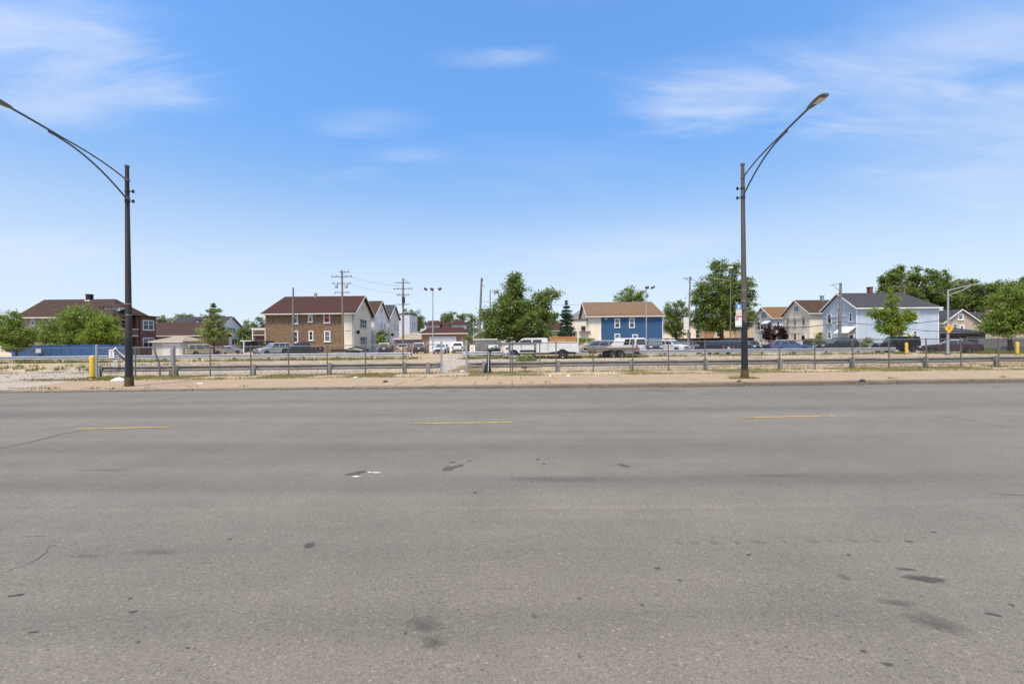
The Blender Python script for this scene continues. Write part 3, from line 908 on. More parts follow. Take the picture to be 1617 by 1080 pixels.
# blue construction barrier at far left, panel by panel
bl = thing('barrier_fence', 'solid blue panel barrier behind the chain-link fence at far left', 'barrier', at(18, 560, 55).xy.to_3d())
x0, x1 = XA(18, 55), XA(190, 55)
pw = 2.4
pm = MB().span((0.02, 0, 0.02), (pw - 0.02, 0.05, 1.78)).span((0.02, -0.02, 1.70), (pw - 0.02, 0.0, 1.76)).span((pw / 2 - 0.02, -0.02, 0.05), (pw / 2 + 0.02, 0.0, 1.68)).mesh('panel')
for i in range(int((x1 - x0) / pw) + 1):
    o = obj('panel', pm, 'barrier_blue', bl, (i * pw, 0, random.uniform(-0.06, 0.06))); o.rotation_euler = (0, random.uniform(-0.01, 0.01), 0)
    MB().span((i * pw - 0.04, 0.06, 0), (i * pw + 0.04, 0.14, 1.7)).build('post', 'galvanized_dull', bl)
p = at(61, 554, 54.8)
o = MB().span((-0.32, -0.02, -0.26), (0.32, 0.0, 0.26)).build('notice_board', 'white_paint', None, loc=p)
tag(o, 'blank white notice board fixed on the blue barrier', 'sign')
gf = thing('barrier_fence', 'dark grey panel fence at the far left edge, beside the blue barrier', 'barrier', at(-130, 560, 55).xy.to_3d())
pm = MB().span((0.02, 0, 0.02), (pw - 0.02, 0.05, 1.9)).span((0.02, -0.03, 1.80), (pw - 0.02, 0.0, 1.88)).mesh('panel')
for i in range(int((x0 - XA(-130, 55)) / pw)):
    obj('panel', pm, 'barrier_grey', gf, (i * pw, 0, 0))


# ------------------------------------------------------------------ street lamps
def street_lamp(label, px, py, h, grey, zb=1.95):
    b = ground(px, py)
    root = thing('street_lamp', label, 'street lamp', b, 0.0, 'tall street lamps at the kerb')
    pole_m = 'lamp_pole_grey' if grey else 'lamp_pole'
    n = 14
    prof = lambda z: 0.134 - 0.064 * (z / h)
    mb = MB(); mb.lathe([(prof(z), z) for z in [zb + (h - zb) * i / 12 for i in range(13)]], n); mb.build('pole', pole_m, root, smooth=40)
    mb = MB(); mb.lathe([(prof(z) + 0.004, z) for z in (0.36, 0.9, 1.5, zb + 0.01)], n); mb.build('painted_pole_base', 'black_paint', root, smooth=40)
    mb = MB(); mb.lathe([(0.165, -0.02), (0.162, 0.10), (0.152, 0.30), (prof(0.37) + 0.008, 0.37)], n); mb.build('rusty_foot', 'rust', root, smooth=40)
    mb = MB(); mb.lathe([(0.088, h - 0.03), (0.090, h + 0.03), (0.05, h + 0.07), (0.01, h + 0.08)], n); mb.build('pole_cap', 'lamp_head', root, smooth=40)
    for z in (h - 1.02, h - 1.42):
        mb = MB(); mb.lathe([(prof(z) + 0.012, z - 0.035), (prof(z) + 0.012, z + 0.035)], n)
        s = 1 if not grey else -1
        mb.box((s * 0.15, 0.0, z), (0.14, 0.03, 0.03)); mb.lathe([(0.02, z - 0.07), (0.055, z - 0.04), (0.055, z - 0.01), (0.02, z), (0.045, z + 0.02), (0.045, z + 0.05), (0.015, z + 0.07)], 8, c=(s * 0.24, 0, 0))
        mb.build('bracket', 'dark_hardware', root, smooth=40)
    for z in (zb + 0.95, zb + 1.4):
        MB().lathe([(prof(z) + 0.006, z - 0.012), (prof(z) + 0.006, z + 0.012)], n).build('band', 'galvanized', root)

    def bez(P, k=14):
        out = []
        for i in range(k + 1):
            t = i / k; q = [Vector(p) for p in P]
            while len(q) > 1:
                q = [q[j].lerp(q[j + 1], t) for j in range(len(q) - 1)]
            out.append(q[0])
        return out
    # two members that meet about three metres out, then one member on to the head
    up = bez([(0, -0.07, h - 0.55), (0, -1.2, h - 0.12), (0, -3.1, h + 0.02)])
    lowm = bez([(0, -0.07, h - 1.30), (0, -1.0, h - 0.62), (0, -2.0, h - 0.10), (0, -3.1, h - 0.03)])
    tip = bez([(0, -2.7, h - 0.02), (0, -3.5, h + 0.10), (0, -4.4, h + 0.19)])
    MB().tube(up, 0.028, 8).build('upper_arm', 'lamp_arm', root, smooth=60)
    MB().tube(lowm, 0.032, 8).build('lower_arm', 'lamp_arm', root, smooth=60)
    MB().tube(tip, 0.036, 8).build('arm_end', 'lamp_arm', root, smooth=60)
    for z, pz in ((h - 0.55, 'clamp'), (h - 1.30, 'clamp')):
        MB().lathe([(prof(z) + 0.015, z - 0.05), (prof(z) + 0.015, z + 0.05)], n).build('clamp', 'lamp_head', root)
    # luminaire: a flat tapering cobra head
    mb = MB(); st = []
    for y, w, t0, t1 in ((-4.22, 0.05, -0.035, 0.04), (-4.32, 0.085, -0.055, 0.06), (-4.55, 0.13, -0.065, 0.085), (-4.85, 0.165, -0.06, 0.085), (-5.02, 0.15, -0.045, 0.06), (-5.09, 0.09, -0.03, 0.03)):
        zz = h + 0.19 + 0.02 * (y + 4.4) * -1
        ring = []
        for j in range(12):
            tt = 2 * math.pi * j / 12
            cx, cz = w * math.cos(tt), math.sin(tt)
            ring.append((cx, y, zz + (t1 * cz if cz > 0 else -t0 * cz)))
        st.append(ring)
    for r_ in st: mb.v += r_
    for i in range(len(st) - 1):
        for j in range(12):
            mb.f.append((i * 12 + j, i * 12 + (j + 1) % 12, (i + 1) * 12 + (j + 1) % 12, (i + 1) * 12 + j))
    mb.f += [tuple(range(12)), tuple(range(60, 72))]
    head = mb.build('lamp_head', 'lamp_head', root, smooth=50)
    mb = MB(); mb.add([(-0.10, -4.62, h + 0.128), (0.10, -4.62, h + 0.128), (0.12, -4.95, h + 0.142), (-0.12, -4.95, h + 0.142), (-0.08, -4.60, h + 0.16), (0.08, -4.60, h + 0.16), (0.10, -4.97, h + 0.17), (-0.10, -4.97, h + 0.17)],
                      [(0, 1, 2, 3), (4, 7, 6, 5), (0, 4, 5, 1), (1, 5, 6, 2), (2, 6, 7, 3), (3, 7, 4, 0)])
    mb.build('lens', 'lens', head)
    return root, b


street_lamp('tall street lamp with long curved arm beside the white bag, yellow bollard side', 204, 610, 8.95, False)
_, lb = street_lamp('tall street lamp with curved arm carrying the bus stop signs', 1176, 597.5, 9.10, True, 2.35)

# bus stop sign and parking notice clipped to the right-hand lamp
sp = at(1166.5, 490, lb.y - 0.10)
bs = thing('bus_stop_sign', 'small blue and peach bus stop sign on the street lamp', 'sign', sp)
MB().span((-0.125, -0.012, -0.29), (0.125, 0.0, 0.27)).build('plate', 'peach_print', bs)
MB().span((-0.124, -0.016, 0.05), (0.124, -0.0125, 0.268)).build('blue_panel', 'blue_print', bs)
mb = MB(); mb.span((-0.055, -0.020, 0.09), (0.055, -0.0165, 0.135)).span((-0.055, -0.020, 0.14), (-0.006, -0.0165, 0.20)).span((0.006, -0.020, 0.14), (0.055, -0.0165, 0.20)).span((-0.055, -0.020, 0.205), (0.055, -0.0165, 0.225))
mb.span((-0.05, -0.020, 0.072), (-0.025, -0.0165, 0.088)).span((0.025, -0.020, 0.072), (0.05, -0.0165, 0.088)); mb.build('bus_pictogram', 'white_paint', bs)
for z in (-0.02, -0.08, -0.14):
    MB().span((-0.09, -0.016, z - 0.012), (0.09, -0.0125, z + 0.012)).build('text_line', 'white_paint', bs)
MB().span((-0.124, -0.016, -0.288), (0.124, -0.0125, -0.255)).build('red_strip', 'red_print', bs)
MB().span((0.125, -0.012, 0.0), (0.26, 0.0, 0.03)).build('bracket', 'dark_hardware', bs)
ns_p = at(1166, 507.5, lb.y - 0.10)
ns = thing('parking_sign', 'small white restriction sign with red ring below the bus stop sign', 'sign', ns_p)
MB().span((-0.135, -0.012, -0.235), (0.135, 0.0, 0.225)).build('plate', 'white_paint', ns)
mb = MB()
for i in range(20):
    t0, t1 = 2 * math.pi * i / 20, 2 * math.pi * (i + 1) / 20
    c = (-0.055, 0.10)
    mb.add([(c[0] + r * math.cos(t), -0.0145, c[1] + r * math.sin(t)) for t in (t0, t1) for r in (0.045, 0.062)], [(0, 1, 3, 2)])
mb.add([(-0.085 + 0, -0.0148, 0.075), (-0.080, -0.0148, 0.068), (-0.022, -0.0148, 0.128), (-0.030, -0.0148, 0.134)], [(0, 1, 2, 3)])
mb.build('red_ring', 'red_print', ns)
text_part('P', 0.08, 'black_print', ns, (-0.055, -0.0155, 0.10), (rad(90), 0, 0))
MB().span((-0.11, -0.0155, -0.21), (0.11, -0.0125, -0.19)).build('red_strip', 'red_print', ns)
MB().span((0.135, -0.012, 0.0), (0.27, 0.0, 0.03)).build('bracket', 'dark_hardware', ns)


# ------------------------------------------------------------------ bollards, signs and litter near the fence
def bollard(label, px, py, h, r):
    b = ground(px, py)
    root = thing('bollard', label, 'bollard', b, 0, 'yellow steel bollards')
    MB().lathe([(r, -0.05), (r, h - 0.05), (r * 0.93, h - 0.01), (r * 0.6, h + 0.03), (0.01, h + 0.045)], 18).build('post', 'bollard_yellow', root, smooth=40)
    MB().lathe([(r + 0.004, 0.10), (r + 0.004, 0.16)], 18).build('rust_ring', 'rust', root)
    return root


bollard('scuffed thick yellow bollard at the left end of the near fence', 146, 600, 1.16, 0.112)
bollard('yellow bollard at the right end of the far guardrail, beside the black jeep', 1431.5, 560.5, 1.16, 0.125)
bollard('yellow bollard near the right edge, past the maroon sedan', 1606.5, 561, 1.16, 0.13)
bollard('slim yellow bollard beside the blue sedan', 1200.5, 553.5, 1.15, 0.12)

# white notice and torn banner at the left fence end
p = at(176.3, 558.3, line(-21.3, FENCE) - 0.09)
o = thing('notice_sign', 'small white notice with red print hung on the left fence', 'sign', p)
MB().span((-0.13, -0.01, -0.21), (0.13, 0, 0.21)).build('plate', 'white_paint', o)
for z, w in ((0.13, 0.09), (0.09, 0.08), (-0.10, 0.07), (-0.14, 0.08)):
    MB().span((-w, -0.014, z - 0.011), (w, -0.0105, z + 0.011)).build('text_line', 'red_print', o)
MB().lathe([(0.035, -0.014), (0.035, -0.0105)], 12, axis='Y').build('symbol', 'black_print', o)
p = at(190, 561.5, line(-21, FENCE) - 0.12)
bn = thing('banner', 'torn white banner with black lettering hanging diagonally on the left fence', 'banner', p)
bn.rotation_euler = (0, rad(46), 0)
mb = MB(); nx = 14
for i in range(nx + 1):
    x = -0.50 + 1.0 * i / nx
    for z in (-0.12, 0.12):
        mb.v.append((x, 0.02 * math.sin(x * 9 + z * 4), z * (1 + 0.12 * math.sin(x * 7))))
mb.f = [(2 * i, 2 * i + 2, 2 * i + 3, 2 * i + 1) for i in range(nx)]
mb.add([(v[0], v[1] + 0.004, v[2]) for v in list(mb.v)], [(2 * i, 2 * i + 1, 2 * i + 3, 2 * i + 2) for i in range(nx)])
mb.build('cloth', 'white_paint', bn)
x = -0.42
for w_ in (0.05, 0.035, 0.055, 0.05, 0.03, 0.055, 0.05, 0.045, 0.05, 0.035):      # the letters are too blurred to read: strokes of their size
    mb = MB(); y = 0.02 * math.sin(x * 9) - 0.028
    mb.span((x, y, -0.085), (x + 0.026, y + 0.006, 0.09)); mb.span((x + w_ - 0.020, y, -0.085), (x + w_, y + 0.006, 0.09)); mb.span((x, y - 0.001, random.choice((-0.05, 0.0, 0.05))), (x + w_, y + 0.005, 0.086))
    mb.build('letter', 'black_print', bn); x += w_ + 0.035
bn2 = thing('banner', 'crumpled lower scrap of white banner on the left guardrail', 'banner', at(182, 573, line(-21, RAIL) - 0.2))
mb = MB()
for i in range(6):
    for j in range(5):
        mb.v.append((-0.14 + 0.055 * i + 0.03 * math.sin(j * 2), -0.03 * math.cos(i * 2.1 + j), -0.22 + 0.10 * j + 0.03 * math.sin(i * 3)))
mb.f = [(i * 5 + j, (i + 1) * 5 + j, (i + 1) * 5 + j + 1, i * 5 + j + 1) for i in range(5) for j in range(4) if (i + j) % 7]
mb.build('cloth', 'off_white', bn2, smooth=70)

# white plastic bag on the verge
p = ground(187, 601)
mb = MB(); st = []
for i in range(11):
    t = i / 10; x = -0.30 + 0.60 * t; h = (0.03 + 0.13 * math.sin(math.pi * min(1, t * 0.9 + 0.08)) ** 1.2) * (0.75 + 0.45 * t if t < 0.9 else 0.5)
    for j in range(9):
        a_ = math.pi * j / 8; rr = 1 + 0.13 * math.sin(5 * a_ + 4 * t * 5)
        mb.v.append((x, -0.17 * math.cos(a_) * rr * (0.5 + 0.5 * math.sin(math.pi * min(1, t + 0.06))), h * math.sin(a_) * rr))
mb.f = [(i * 9 + j, (i + 1) * 9 + j, (i + 1) * 9 + j + 1, i * 9 + j + 1) for i in range(10) for j in range(8)]
tag(mb.build('plastic_bag', 'plastic_white', None, smooth=50, loc=p), 'crumpled white plastic bag lying at the foot of the left street lamp', 'bag')


def litter(name, label, px, py, m, sx, sy, sz, cat='litter', z=0.0):
    p = ground(px, py, z) if z == 0 else ground(px, py, road_z(ground(px, py, -0.1).x))
    mb = MB(); n = 10
    for k, (s, h) in enumerate(((1.0, 0.0), (0.92, 0.5), (0.5, 1.0))):
        for j in range(n):
            t = 2 * math.pi * j / n; q = 1 + random.uniform(-0.3, 0.3)
            mb.v.append((sx * s * q * math.cos(t), sy * s * q * math.sin(t), h * sz * random.uniform(0.7, 1.2)))
    for i in range(2):
        for j in range(n):
            mb.f.append((i * n + j, i * n + (j + 1) % n, (i + 1) * n + (j + 1) % n, (i + 1) * n + j))
    mb.f.append(tuple(2 * n + j for j in range(n)))
    tag(mb.build(name, m, None, loc=(p.x, p.y, p.z + 0.008)), label, cat)


litter('rag', 'small black rag on the sidewalk left of the gateway', 609, 604, 'tarp_black', 0.11, 0.08, 0.08, 'rag')
litter('paper_scrap', 'white paper scrap on the sidewalk right of the left street lamp', 316, 606, 'white_paint', 0.10, 0.08, 0.03)
litter('paper_scrap', 'white paper scrap in the grass under the fence before the brick house', 561, 597, 'white_paint', 0.11, 0.07, 0.06)
litter('paper_scrap', 'pale paper scrap in the open gateway', 729.5, 586.5, 'white_paint', 0.14, 0.08, 0.05)
litter('paper_scrap', 'smaller of two white paper scraps below the white truck', 869, 594, 'white_paint', 0.06, 0.05, 0.05)
litter('paper_scrap', 'larger of two white paper scraps below the white truck', 897, 594, 'white_paint', 0.09, 0.06, 0.05)
litter('rag', 'black rag in the gutter left of the right street lamp', 1015, 609.5, 'tarp_black', 0.10, 0.07, 0.06, 'rag', 1)
litter('bottle_scrap', 'green crushed plastic on the kerb right of the right street lamp', 1361, 603, 'tarp_green', 0.13, 0.08, 0.09, 'litter')
litter('stone_chunk', 'brown rubble chunk at the kerb by the right street lamp', 1167, 603.5, 'rust', 0.10, 0.07, 0.07, 'rubble')
litter('cardboard', 'tan flattened cardboard in the grass by the left fence', 347, 597.5, 'plank', 0.28, 0.10, 0.05, 'litter')
litter('cardboard', 'tan crumpled cardboard in the grass left of the gateway', 606, 593, 'plank', 0.35, 0.12, 0.08, 'litter')

# things at the gateway: gate signs, the tarp-wrapped post, the bent gate frame
gy = line(-2, FENCE) - 0.09
s1 = thing('gate_sign', 'white sign with orange emblem on the right gate post', 'sign', at(746, 551, gy))
MB().span((-0.14, -0.01, -0.20), (0.14, 0, 0.21)).build('plate', 'white_paint', s1)
mb = MB()
for i in range(16):
    t0, t1 = 2 * math.pi * i / 16 * 0.8, 2 * math.pi * (i + 1) / 16 * 0.8
    mb.add([(r * math.cos(t), -0.0125, 0.04 + r * math.sin(t)) for t in (t0, t1) for r in (0.05, 0.085)], [(0, 1, 3, 2)])
mb.build('emblem', 'orange_print', s1)
MB().span((-0.02, -0.0135, -0.07), (0.02, -0.0105, 0.03)).build('emblem_stem', 'orange_print', s1)
MB().span((-0.10, -0.0135, -0.15), (0.10, -0.0105, -0.11)).build('text_line', 'red_print', s1)
s2 = thing('gate_sign', 'wide white sign with dark print above the black tarp', 'sign', at(779, 547.8, gy + 0.0))
MB().span((-0.26, -0.01, -0.11), (0.26, 0, 0.11)).build('plate', 'white_paint', s2)
for x_, z_, w_, h_ in ((0.10, 0.04, 0.03, 0.03), (0.17, 0.04, 0.03, 0.03), (0.12, -0.05, 0.05, 0.02), (0.19, -0.03, 0.02, 0.03)):
    MB().span((x_ - w_, -0.014, z_ - h_), (x_ + w_, -0.0105, z_ + h_)).build('print_block', 'black_print', s2)
tp = thing('tarp_bundle', 'black tarp wrapped round a fence post at the gateway', 'tarp', (fx(772), line(fx(772), FENCE) - 0.16, 0))
mb = MB(); n = 10
for i in range(13):
    t = i / 12; z = 1.30 * t; w = 0.10 + 0.03 * math.sin(t * 7) + (0.12 * (1 - t * 3.4) if t < 0.29 else 0); off = -0.12 * (1 - t) ** 2 + 0.05 * t
    for j in range(n):
        a_ = 2 * math.pi * j / n; q = 1 + 0.22 * math.sin(3 * a_ + i * 1.3)
        mb.v.append((off + w * q * math.cos(a_), 0.10 * q * math.sin(a_), z))
mb.f = [(i * n + j, i * n + (j + 1) % n, (i + 1) * n + (j + 1) % n, (i + 1) * n + j) for i in range(12) for j in range(n)] + [tuple(12 * n + j for j in range(n))]
mb.build('tarp', 'tarp_black', tp, smooth=60)
MB().tube([(0.02, -0.12, 1.22), (0.20, -0.13, 1.27), (0.45, -0.12, 1.27), (0.62, -0.10, 1.20)], [0.09, 0.12, 0.11, 0.05], 8).build('tarp_sleeve', 'tarp_green', tp, smooth=60)
MB().tube([(-0.02, -0.16, 0.1), (0.04, -0.17, 1.2)], 0.016, 6).build('white_cord', 'white_paint', tp)

# extra doubled post beside the bush, and the steel frame leaning behind the fence
dp = thing('steel_post', 'doubled grey steel post beside the bush on the right fence', 'post', (fx(807), line(fx(807), FENCE) + 0.12, 0))
MB().span((-0.06, -0.03, -0.1), (0.0, 0.03, 1.68)).build('angle_post', 'galvanized_dull', dp)
MB().span((-0.055, -0.05, 1.55), (1.6, -0.031, 1.63)).build('cross_bar', 'steel_grey', dp)
MB().span((1.52, -0.05, 0.55), (1.58, -0.031, 1.55)).build('brace', 'steel_grey', dp)
lp = thing('leaning_pole', 'bent dark pipe leaning on the left fence beside the lamp', 'pipe', (fx(247), line(fx(247), FENCE) + 0.2, 0))
MB().tube([(0.05, 0, 0.0), (-0.02, 0, 0.7), (-0.20, 0, 1.25), (-0.27, 0, 1.56)], 0.045, 8).build('pipe', 'galvanized_dull', lp, smooth=50)
cp = thing('concrete_stub', 'grey square concrete stub post behind the left fence', 'post', (fx(253), line(fx(253), RAIL) + 0.3, 0))
MB().span((-0.065, -0.06, 0), (0.065, 0.06, 1.5)).build('shaft', 'galvanized', cp)
MB().span((-0.12, -0.11, 0), (0.12, 0.11, 0.36)).build('footing', 'lot_concrete', cp)

# ------------------------------------------------------------------ houses
class House:
    def __init__(s, name, label, X0, Y0, w, d, eave, ridge, wall, roof, axis='x', hip0=0.0, hip1=0.0, oh=0.35, trim='off_white', cat='house', flat=False, roof_t=0.16):
        s.X0, s.Y0, s.w, s.d = X0, Y0, w, d
        s.root = thing(name, label, cat, (X0, Y0, 0))
        r = s.root
        sw = (lambda p: p) if axis == 'x' else (lambda p: (p[1], p[0], p[2]))
        Lx, Ly = (w, d) if axis == 'x' else (d, w)        # ridge runs along Lx
        if flat:
            MB().span((0, 0, 0), (w, d, eave)).build('wall', wall, r)
            mb = MB(); o = 0.12
            mb.span((-o, -o, eave), (w + o, d + o, eave + 0.22)); mb.build('roof', roof, r)
            return
        sl = (ridge - eave) / (Ly / 2)
        vs = [(0, 0, 0), (Lx, 0, 0), (Lx, Ly, 0), (0, Ly, 0), (0, 0, eave), (Lx, 0, eave), (Lx, Ly, eave), (0, Ly, eave)]
        fs = [(0, 1, 5, 4), (2, 3, 7, 6)]
        if hip0 <= 0:
            vs.append((0, Ly / 2, ridge - 0.02)); fs.append((3, 0, 4, len(vs) - 1, 7))
        else:
            fs.append((3, 0, 4, 7))
        if hip1 <= 0:
            vs.append((Lx, Ly / 2, ridge - 0.02)); fs.append((1, 2, 6, len(vs) - 1, 5))
        else:
            fs.append((1, 2, 6, 5))
        MB().add([sw(v) for v in vs], fs).build('wall', wall, r)
        t = roof_t; up = t + 0.02
        ze, zr = eave - oh * sl + up, ridge + up
        x0, x1 = -oh, Lx + oh
        top = [(x0, -oh, ze), (x1, -oh, ze), (x1, Ly + oh, ze), (x0, Ly + oh, ze), (x0 + hip0, Ly / 2, zr), (x1 - hip1, Ly / 2, zr)]
        bot = [(p[0], p[1], p[2] - t) for p in top]
        fs = [(0, 1, 5, 4), (2, 3, 4, 5)]
        rim = []
        if hip0 > 0: fs.append((3, 0, 4)); rim.append((3, 0))
        else: rim += [(3, 4), (4, 0)]
        if hip1 > 0: fs.append((1, 2, 5)); rim.append((1, 2))
        else: rim += [(1, 5), (5, 2)]
        mb = MB()
        mb.add([sw(v) for v in top + bot], fs + [tuple(i + 6 for i in reversed(f)) for f in fs] + [(a, a + 6, b + 6, b) for a, b in rim + [(0, 1), (2, 3)]])
        s.roof = mb.build('roof', roof, r)
        # gutters and rake boards
        for yy in (-oh - 0.06, Ly + oh + 0.06):
            mb = MB(); c = [(x0 - 0.01, yy - 0.055, ze - t - 0.03), (x1 + 0.01, yy + 0.055, ze - 0.02)]
            lo, hi = sw(c[0]), sw(c[1])
            mb.span([min(a, b) for a, b in zip(lo, hi)], [max(a, b) for a, b in zip(lo, hi)]); mb.build('gutter', trim, r)
        for xx, hp in ((x0 - 0.035, hip0), (x1 + 0.035, hip1)):
            if hp <= 0:
                mb = MB()
                for ya, yb in ((-oh, Ly / 2), (Ly + oh, Ly / 2)):
                    q = [(xx - 0.03, ya, ze - t - 0.02), (xx - 0.03, yb, zr - t - 0.02), (xx - 0.03, yb, zr + 0.015), (xx - 0.03, ya, ze + 0.015)]
                    q += [(p[0] + 0.06, p[1], p[2]) for p in q]
                    mb.add([sw(p) for p in q], [(0, 1, 2, 3), (7, 6, 5, 4), (0, 4, 5, 1), (1, 5, 6, 2), (2, 6, 7, 3), (3, 7, 4, 0)])
                mb.build('rake_board', trim, r)

    def fp(s, face, a, o, z):
        if face == 'front': return (a, -o, z)
        if face == 'left': return (-o, a, z)
        return (s.w + o, a, z)

    def local(s, face, px, py):
        u, w = uv(px, py)
        if face == 'front':
            Y = s.Y0; return u * Y / FPX - s.X0, EYE - w * Y / FPX
        X = s.X0 if face == 'left' else s.X0 + s.w
        Y = X * FPX / u
        return Y - s.Y0, EYE - w * Y / FPX

    def fbox(s, face, a0, a1, o0, o1, z0, z1, mb=None):
        mb = mb or MB()
        A, B = s.fp(face, a0, o0, z0), s.fp(face, a1, o1, z1)
        return mb.span([min(p, q) for p, q in zip(A, B)], [max(p, q) for p, q in zip(A, B)])

    def rect(s, face, px0, py0, px1, py1):
        a0, z1 = s.local(face, px0, py0); a1, z0 = s.local(face, px1, py1)
        return min(a0, a1), max(a0, a1), min(z0, z1), max(z0, z1)

    def window(s, face, px0, py0, px1, py1, frame='white_paint', pane='glass_dark', upper=None, casing=0.10, cols=1, sill=True):
        a0, a1, z0, z1 = s.rect(face, px0, py0, px1, py1)
        s.window_m(face, a0, a1, z0, z1, frame, pane, upper, casing, cols, sill)

    def window_m(s, face, a0, a1, z0, z1, frame='white_paint', pane='glass_dark', upper=None, casing=0.10, cols=1, sill=True):
        c = casing; mb = MB()
        s.fbox(face, a0, a0 + c, 0.0, 0.07, z0, z1, mb); s.fbox(face, a1 - c, a1, 0.0, 0.07, z0, z1, mb)
        s.fbox(face, a0 + c, a1 - c, 0.0, 0.068, z1 - c, z1, mb); s.fbox(face, a0 + c, a1 - c, 0.0, 0.068, z0, z0 + c * 0.7, mb)
        wd = (a1 - a0 - 2 * c) / cols
        for k in range(1, cols):
            x = a0 + c + wd * k; s.fbox(face, x - c * 0.35, x + c * 0.35, 0.0, 0.066, z0 + c * 0.7, z1 - c, mb)
        zm = (z0 + z1) / 2 + 0.02
        s.fbox(face, a0 + c, a1 - c, 0.0, 0.045, zm - 0.028, zm + 0.028, mb)
        win = mb.build('window', frame, s.root)
        for k in range(cols):
            xa = a0 + c + wd * k + (c * 0.35 if k else 0); xb = a0 + c + wd * (k + 1) - (c * 0.35 if k < cols - 1 else 0)
            for i, (za, zb) in enumerate(((z0 + c * 0.7, zm - 0.028), (zm + 0.028, z1 - c))):
                s.fbox(face, xa, xb, 0.002, 0.014 + 0.012 * i, za, zb).build('pane', (upper or pane) if i else pane, win)
        if sill:
            s.fbox(face, a0 - 0.06, a1 + 0.06, 0.0, 0.13, z0 - 0.09, z0).build('sill', frame, win)

    def door(s, face, px0, py0, px1, py1, m='white_paint', frame='white_paint', glass=True):
        a0, a1, z0, z1 = s.rect(face, px0, py0, px1, py1)
        mb = MB(); s.fbox(face, a0, a0 + 0.1, 0.0, 0.08, z0, z1, mb); s.fbox(face, a1 - 0.1, a1, 0.0, 0.08, z0, z1, mb); s.fbox(face, a0 + 0.1, a1 - 0.1, 0.0, 0.078, z1 - 0.1, z1, mb)
        fr = mb.build('door_frame', frame, s.root)
        s.fbox(face, a0 + 0.1, a1 - 0.1, 0.002, 0.04, z0, z1 - 0.1).build('door', m, fr)
        if glass:
            s.fbox(face, a0 + 0.25, a1 - 0.25, 0.042, 0.052, z0 + (z1 - z0) * 0.5, z1 - 0.25).build('pane', 'glass_dark', fr)

    def part(s, name, m, lo, hi):
        return MB().span(lo, hi).build(name, m, s.root)

    def chimney(s, px, py0, py1, wpx, m='brick_red', Y=None, cap=True):
        Y = Y or s.Y0 + s.d / 2
        p = at(px, py0, Y); q = at(px, py1, Y); w = wpx * Y / FPX
        ch = MB().span((p.x - s.X0 - w / 2, Y - s.Y0 - w / 2, q.z - s.root.location.z - 0.6), (p.x - s.X0 + w / 2, Y - s.Y0 + w / 2, p.z)).build('chimney', m, getattr(s, 'roof', s.root))
        if cap:
            MB().span((p.x - s.X0 - w / 2 - 0.06, Y - s.Y0 - w / 2 - 0.06, p.z), (p.x - s.X0 + w / 2 + 0.06, Y - s.Y0 + w / 2 + 0.06, p.z + 0.12)).build('chimney_cap', m, s.root)

    def awning(s, face, px0, py0, px1, py1, depth=0.9, m='white_paint'):
        a0, a1, z0, z1 = s.rect(face, px0, py0, px1, py1)
        q = [s.fp(face, a0, 0.01, z1), s.fp(face, a1, 0.01, z1), s.fp(face, a1, depth, z0), s.fp(face, a0, depth, z0)]
        q += [(p[0], p[1], p[2] - 0.10) for p in q]
        MB().add(q, [(0, 1, 2, 3), (7, 6, 5, 4), (0, 3, 7, 4), (1, 5, 6, 2), (2, 6, 7, 3)]).build('awning', m, s.root)

    def downspout(s, face, a, z1, m='off_white'):
        s.fbox(face, a - 0.045, a + 0.045, 0.01, 0.10, 0.1, z1).build('downspout', m, s.root)


# -- left: long two-flat with brown hip roof, tan side and red brick porches
Y0 = 70.0; X0, X1 = XA(33, Y0, 520), XA(178, Y0, 520)
h = House('brick_house', 'long tan brick two-flat with brown hip roof behind the left trees', X0, Y0, X1 - X0, 7.2, 6.45, 9.15, 'brick_tan', 'roof_brown', hip0=0.5, hip1=3.2, oh=0.55)
W = h.w
for p in ((49, 501, 55.5, 514), (73, 501, 81, 513), (112, 502, 119, 514)):
    h.window('front', *p, pane='glass_mid', upper='blind')
h.chimney(141.5, 466, 476, 6.5, 'dark_chimney', Y0 + 3.6)
p_ = at(141.5, 474, Y0 + 3.6); MB().span((p_.x - h.X0 - 0.42, 3.15, p_.z - 0.45), (p_.x - h.X0 + 0.42, 4.05, p_.z - 0.02)).build('flashing', 'white_paint', h.roof)
h.part('front_wall', 'brick_red', (W - 0.25, -0.012, 0), (W + 0.05, 7.21, 6.44))
# porches at the near end, bay with windows at the far end of the right-hand face
h.part('porch_deck', 'off_white', (W + 0.05, 0.0, 3.15), (W + 1.25, 3.3, 3.35)); h.part('porch_parapet', 'brick_red', (W + 1.0, 0.0, 3.35), (W + 1.25, 3.3, 4.25))
h.part('porch_coping', 'off_white', (W + 0.95, -0.05, 4.25), (W + 1.30, 3.35, 4.37)); h.part('porch_parapet', 'brick_red', (W + 1.0, 0.0, 0.0), (W + 1.25, 3.3, 1.2)); h.part('porch_coping', 'off_white', (W + 0.95, -0.05, 1.2), (W + 1.30, 3.35, 1.32))
for y in (0.14, 3.16):
    h.part('porch_pillar', 'brick_red', (W + 0.97, y - 0.14, 1.32), (W + 1.27, y + 0.14, 3.15)); h.part('porch_pillar', 'brick_red', (W + 0.97, y - 0.14, 4.37), (W + 1.27, y + 0.14, 6.3))
h.part('bay', 'brick_red', (W + 0.05, 3.7, 0.0), (W + 1.2, 7.0, 6.42))
h.part('bay_roof', 'roof_brown', (W - 0.2, -0.3, 6.44), (W + 1.7, 7.4, 6.60))
hb = House.__new__(House); hb.__dict__.update(h.__dict__); hb.w = W + 1.2
for z0, z1 in ((4.25, 5.9), (1.35, 3.0)):
    hb.window_m('right', 4.2, 6.5, z0, z1, pane='glass_dark', upper='glass_mid', cols=2, casing=0.16)
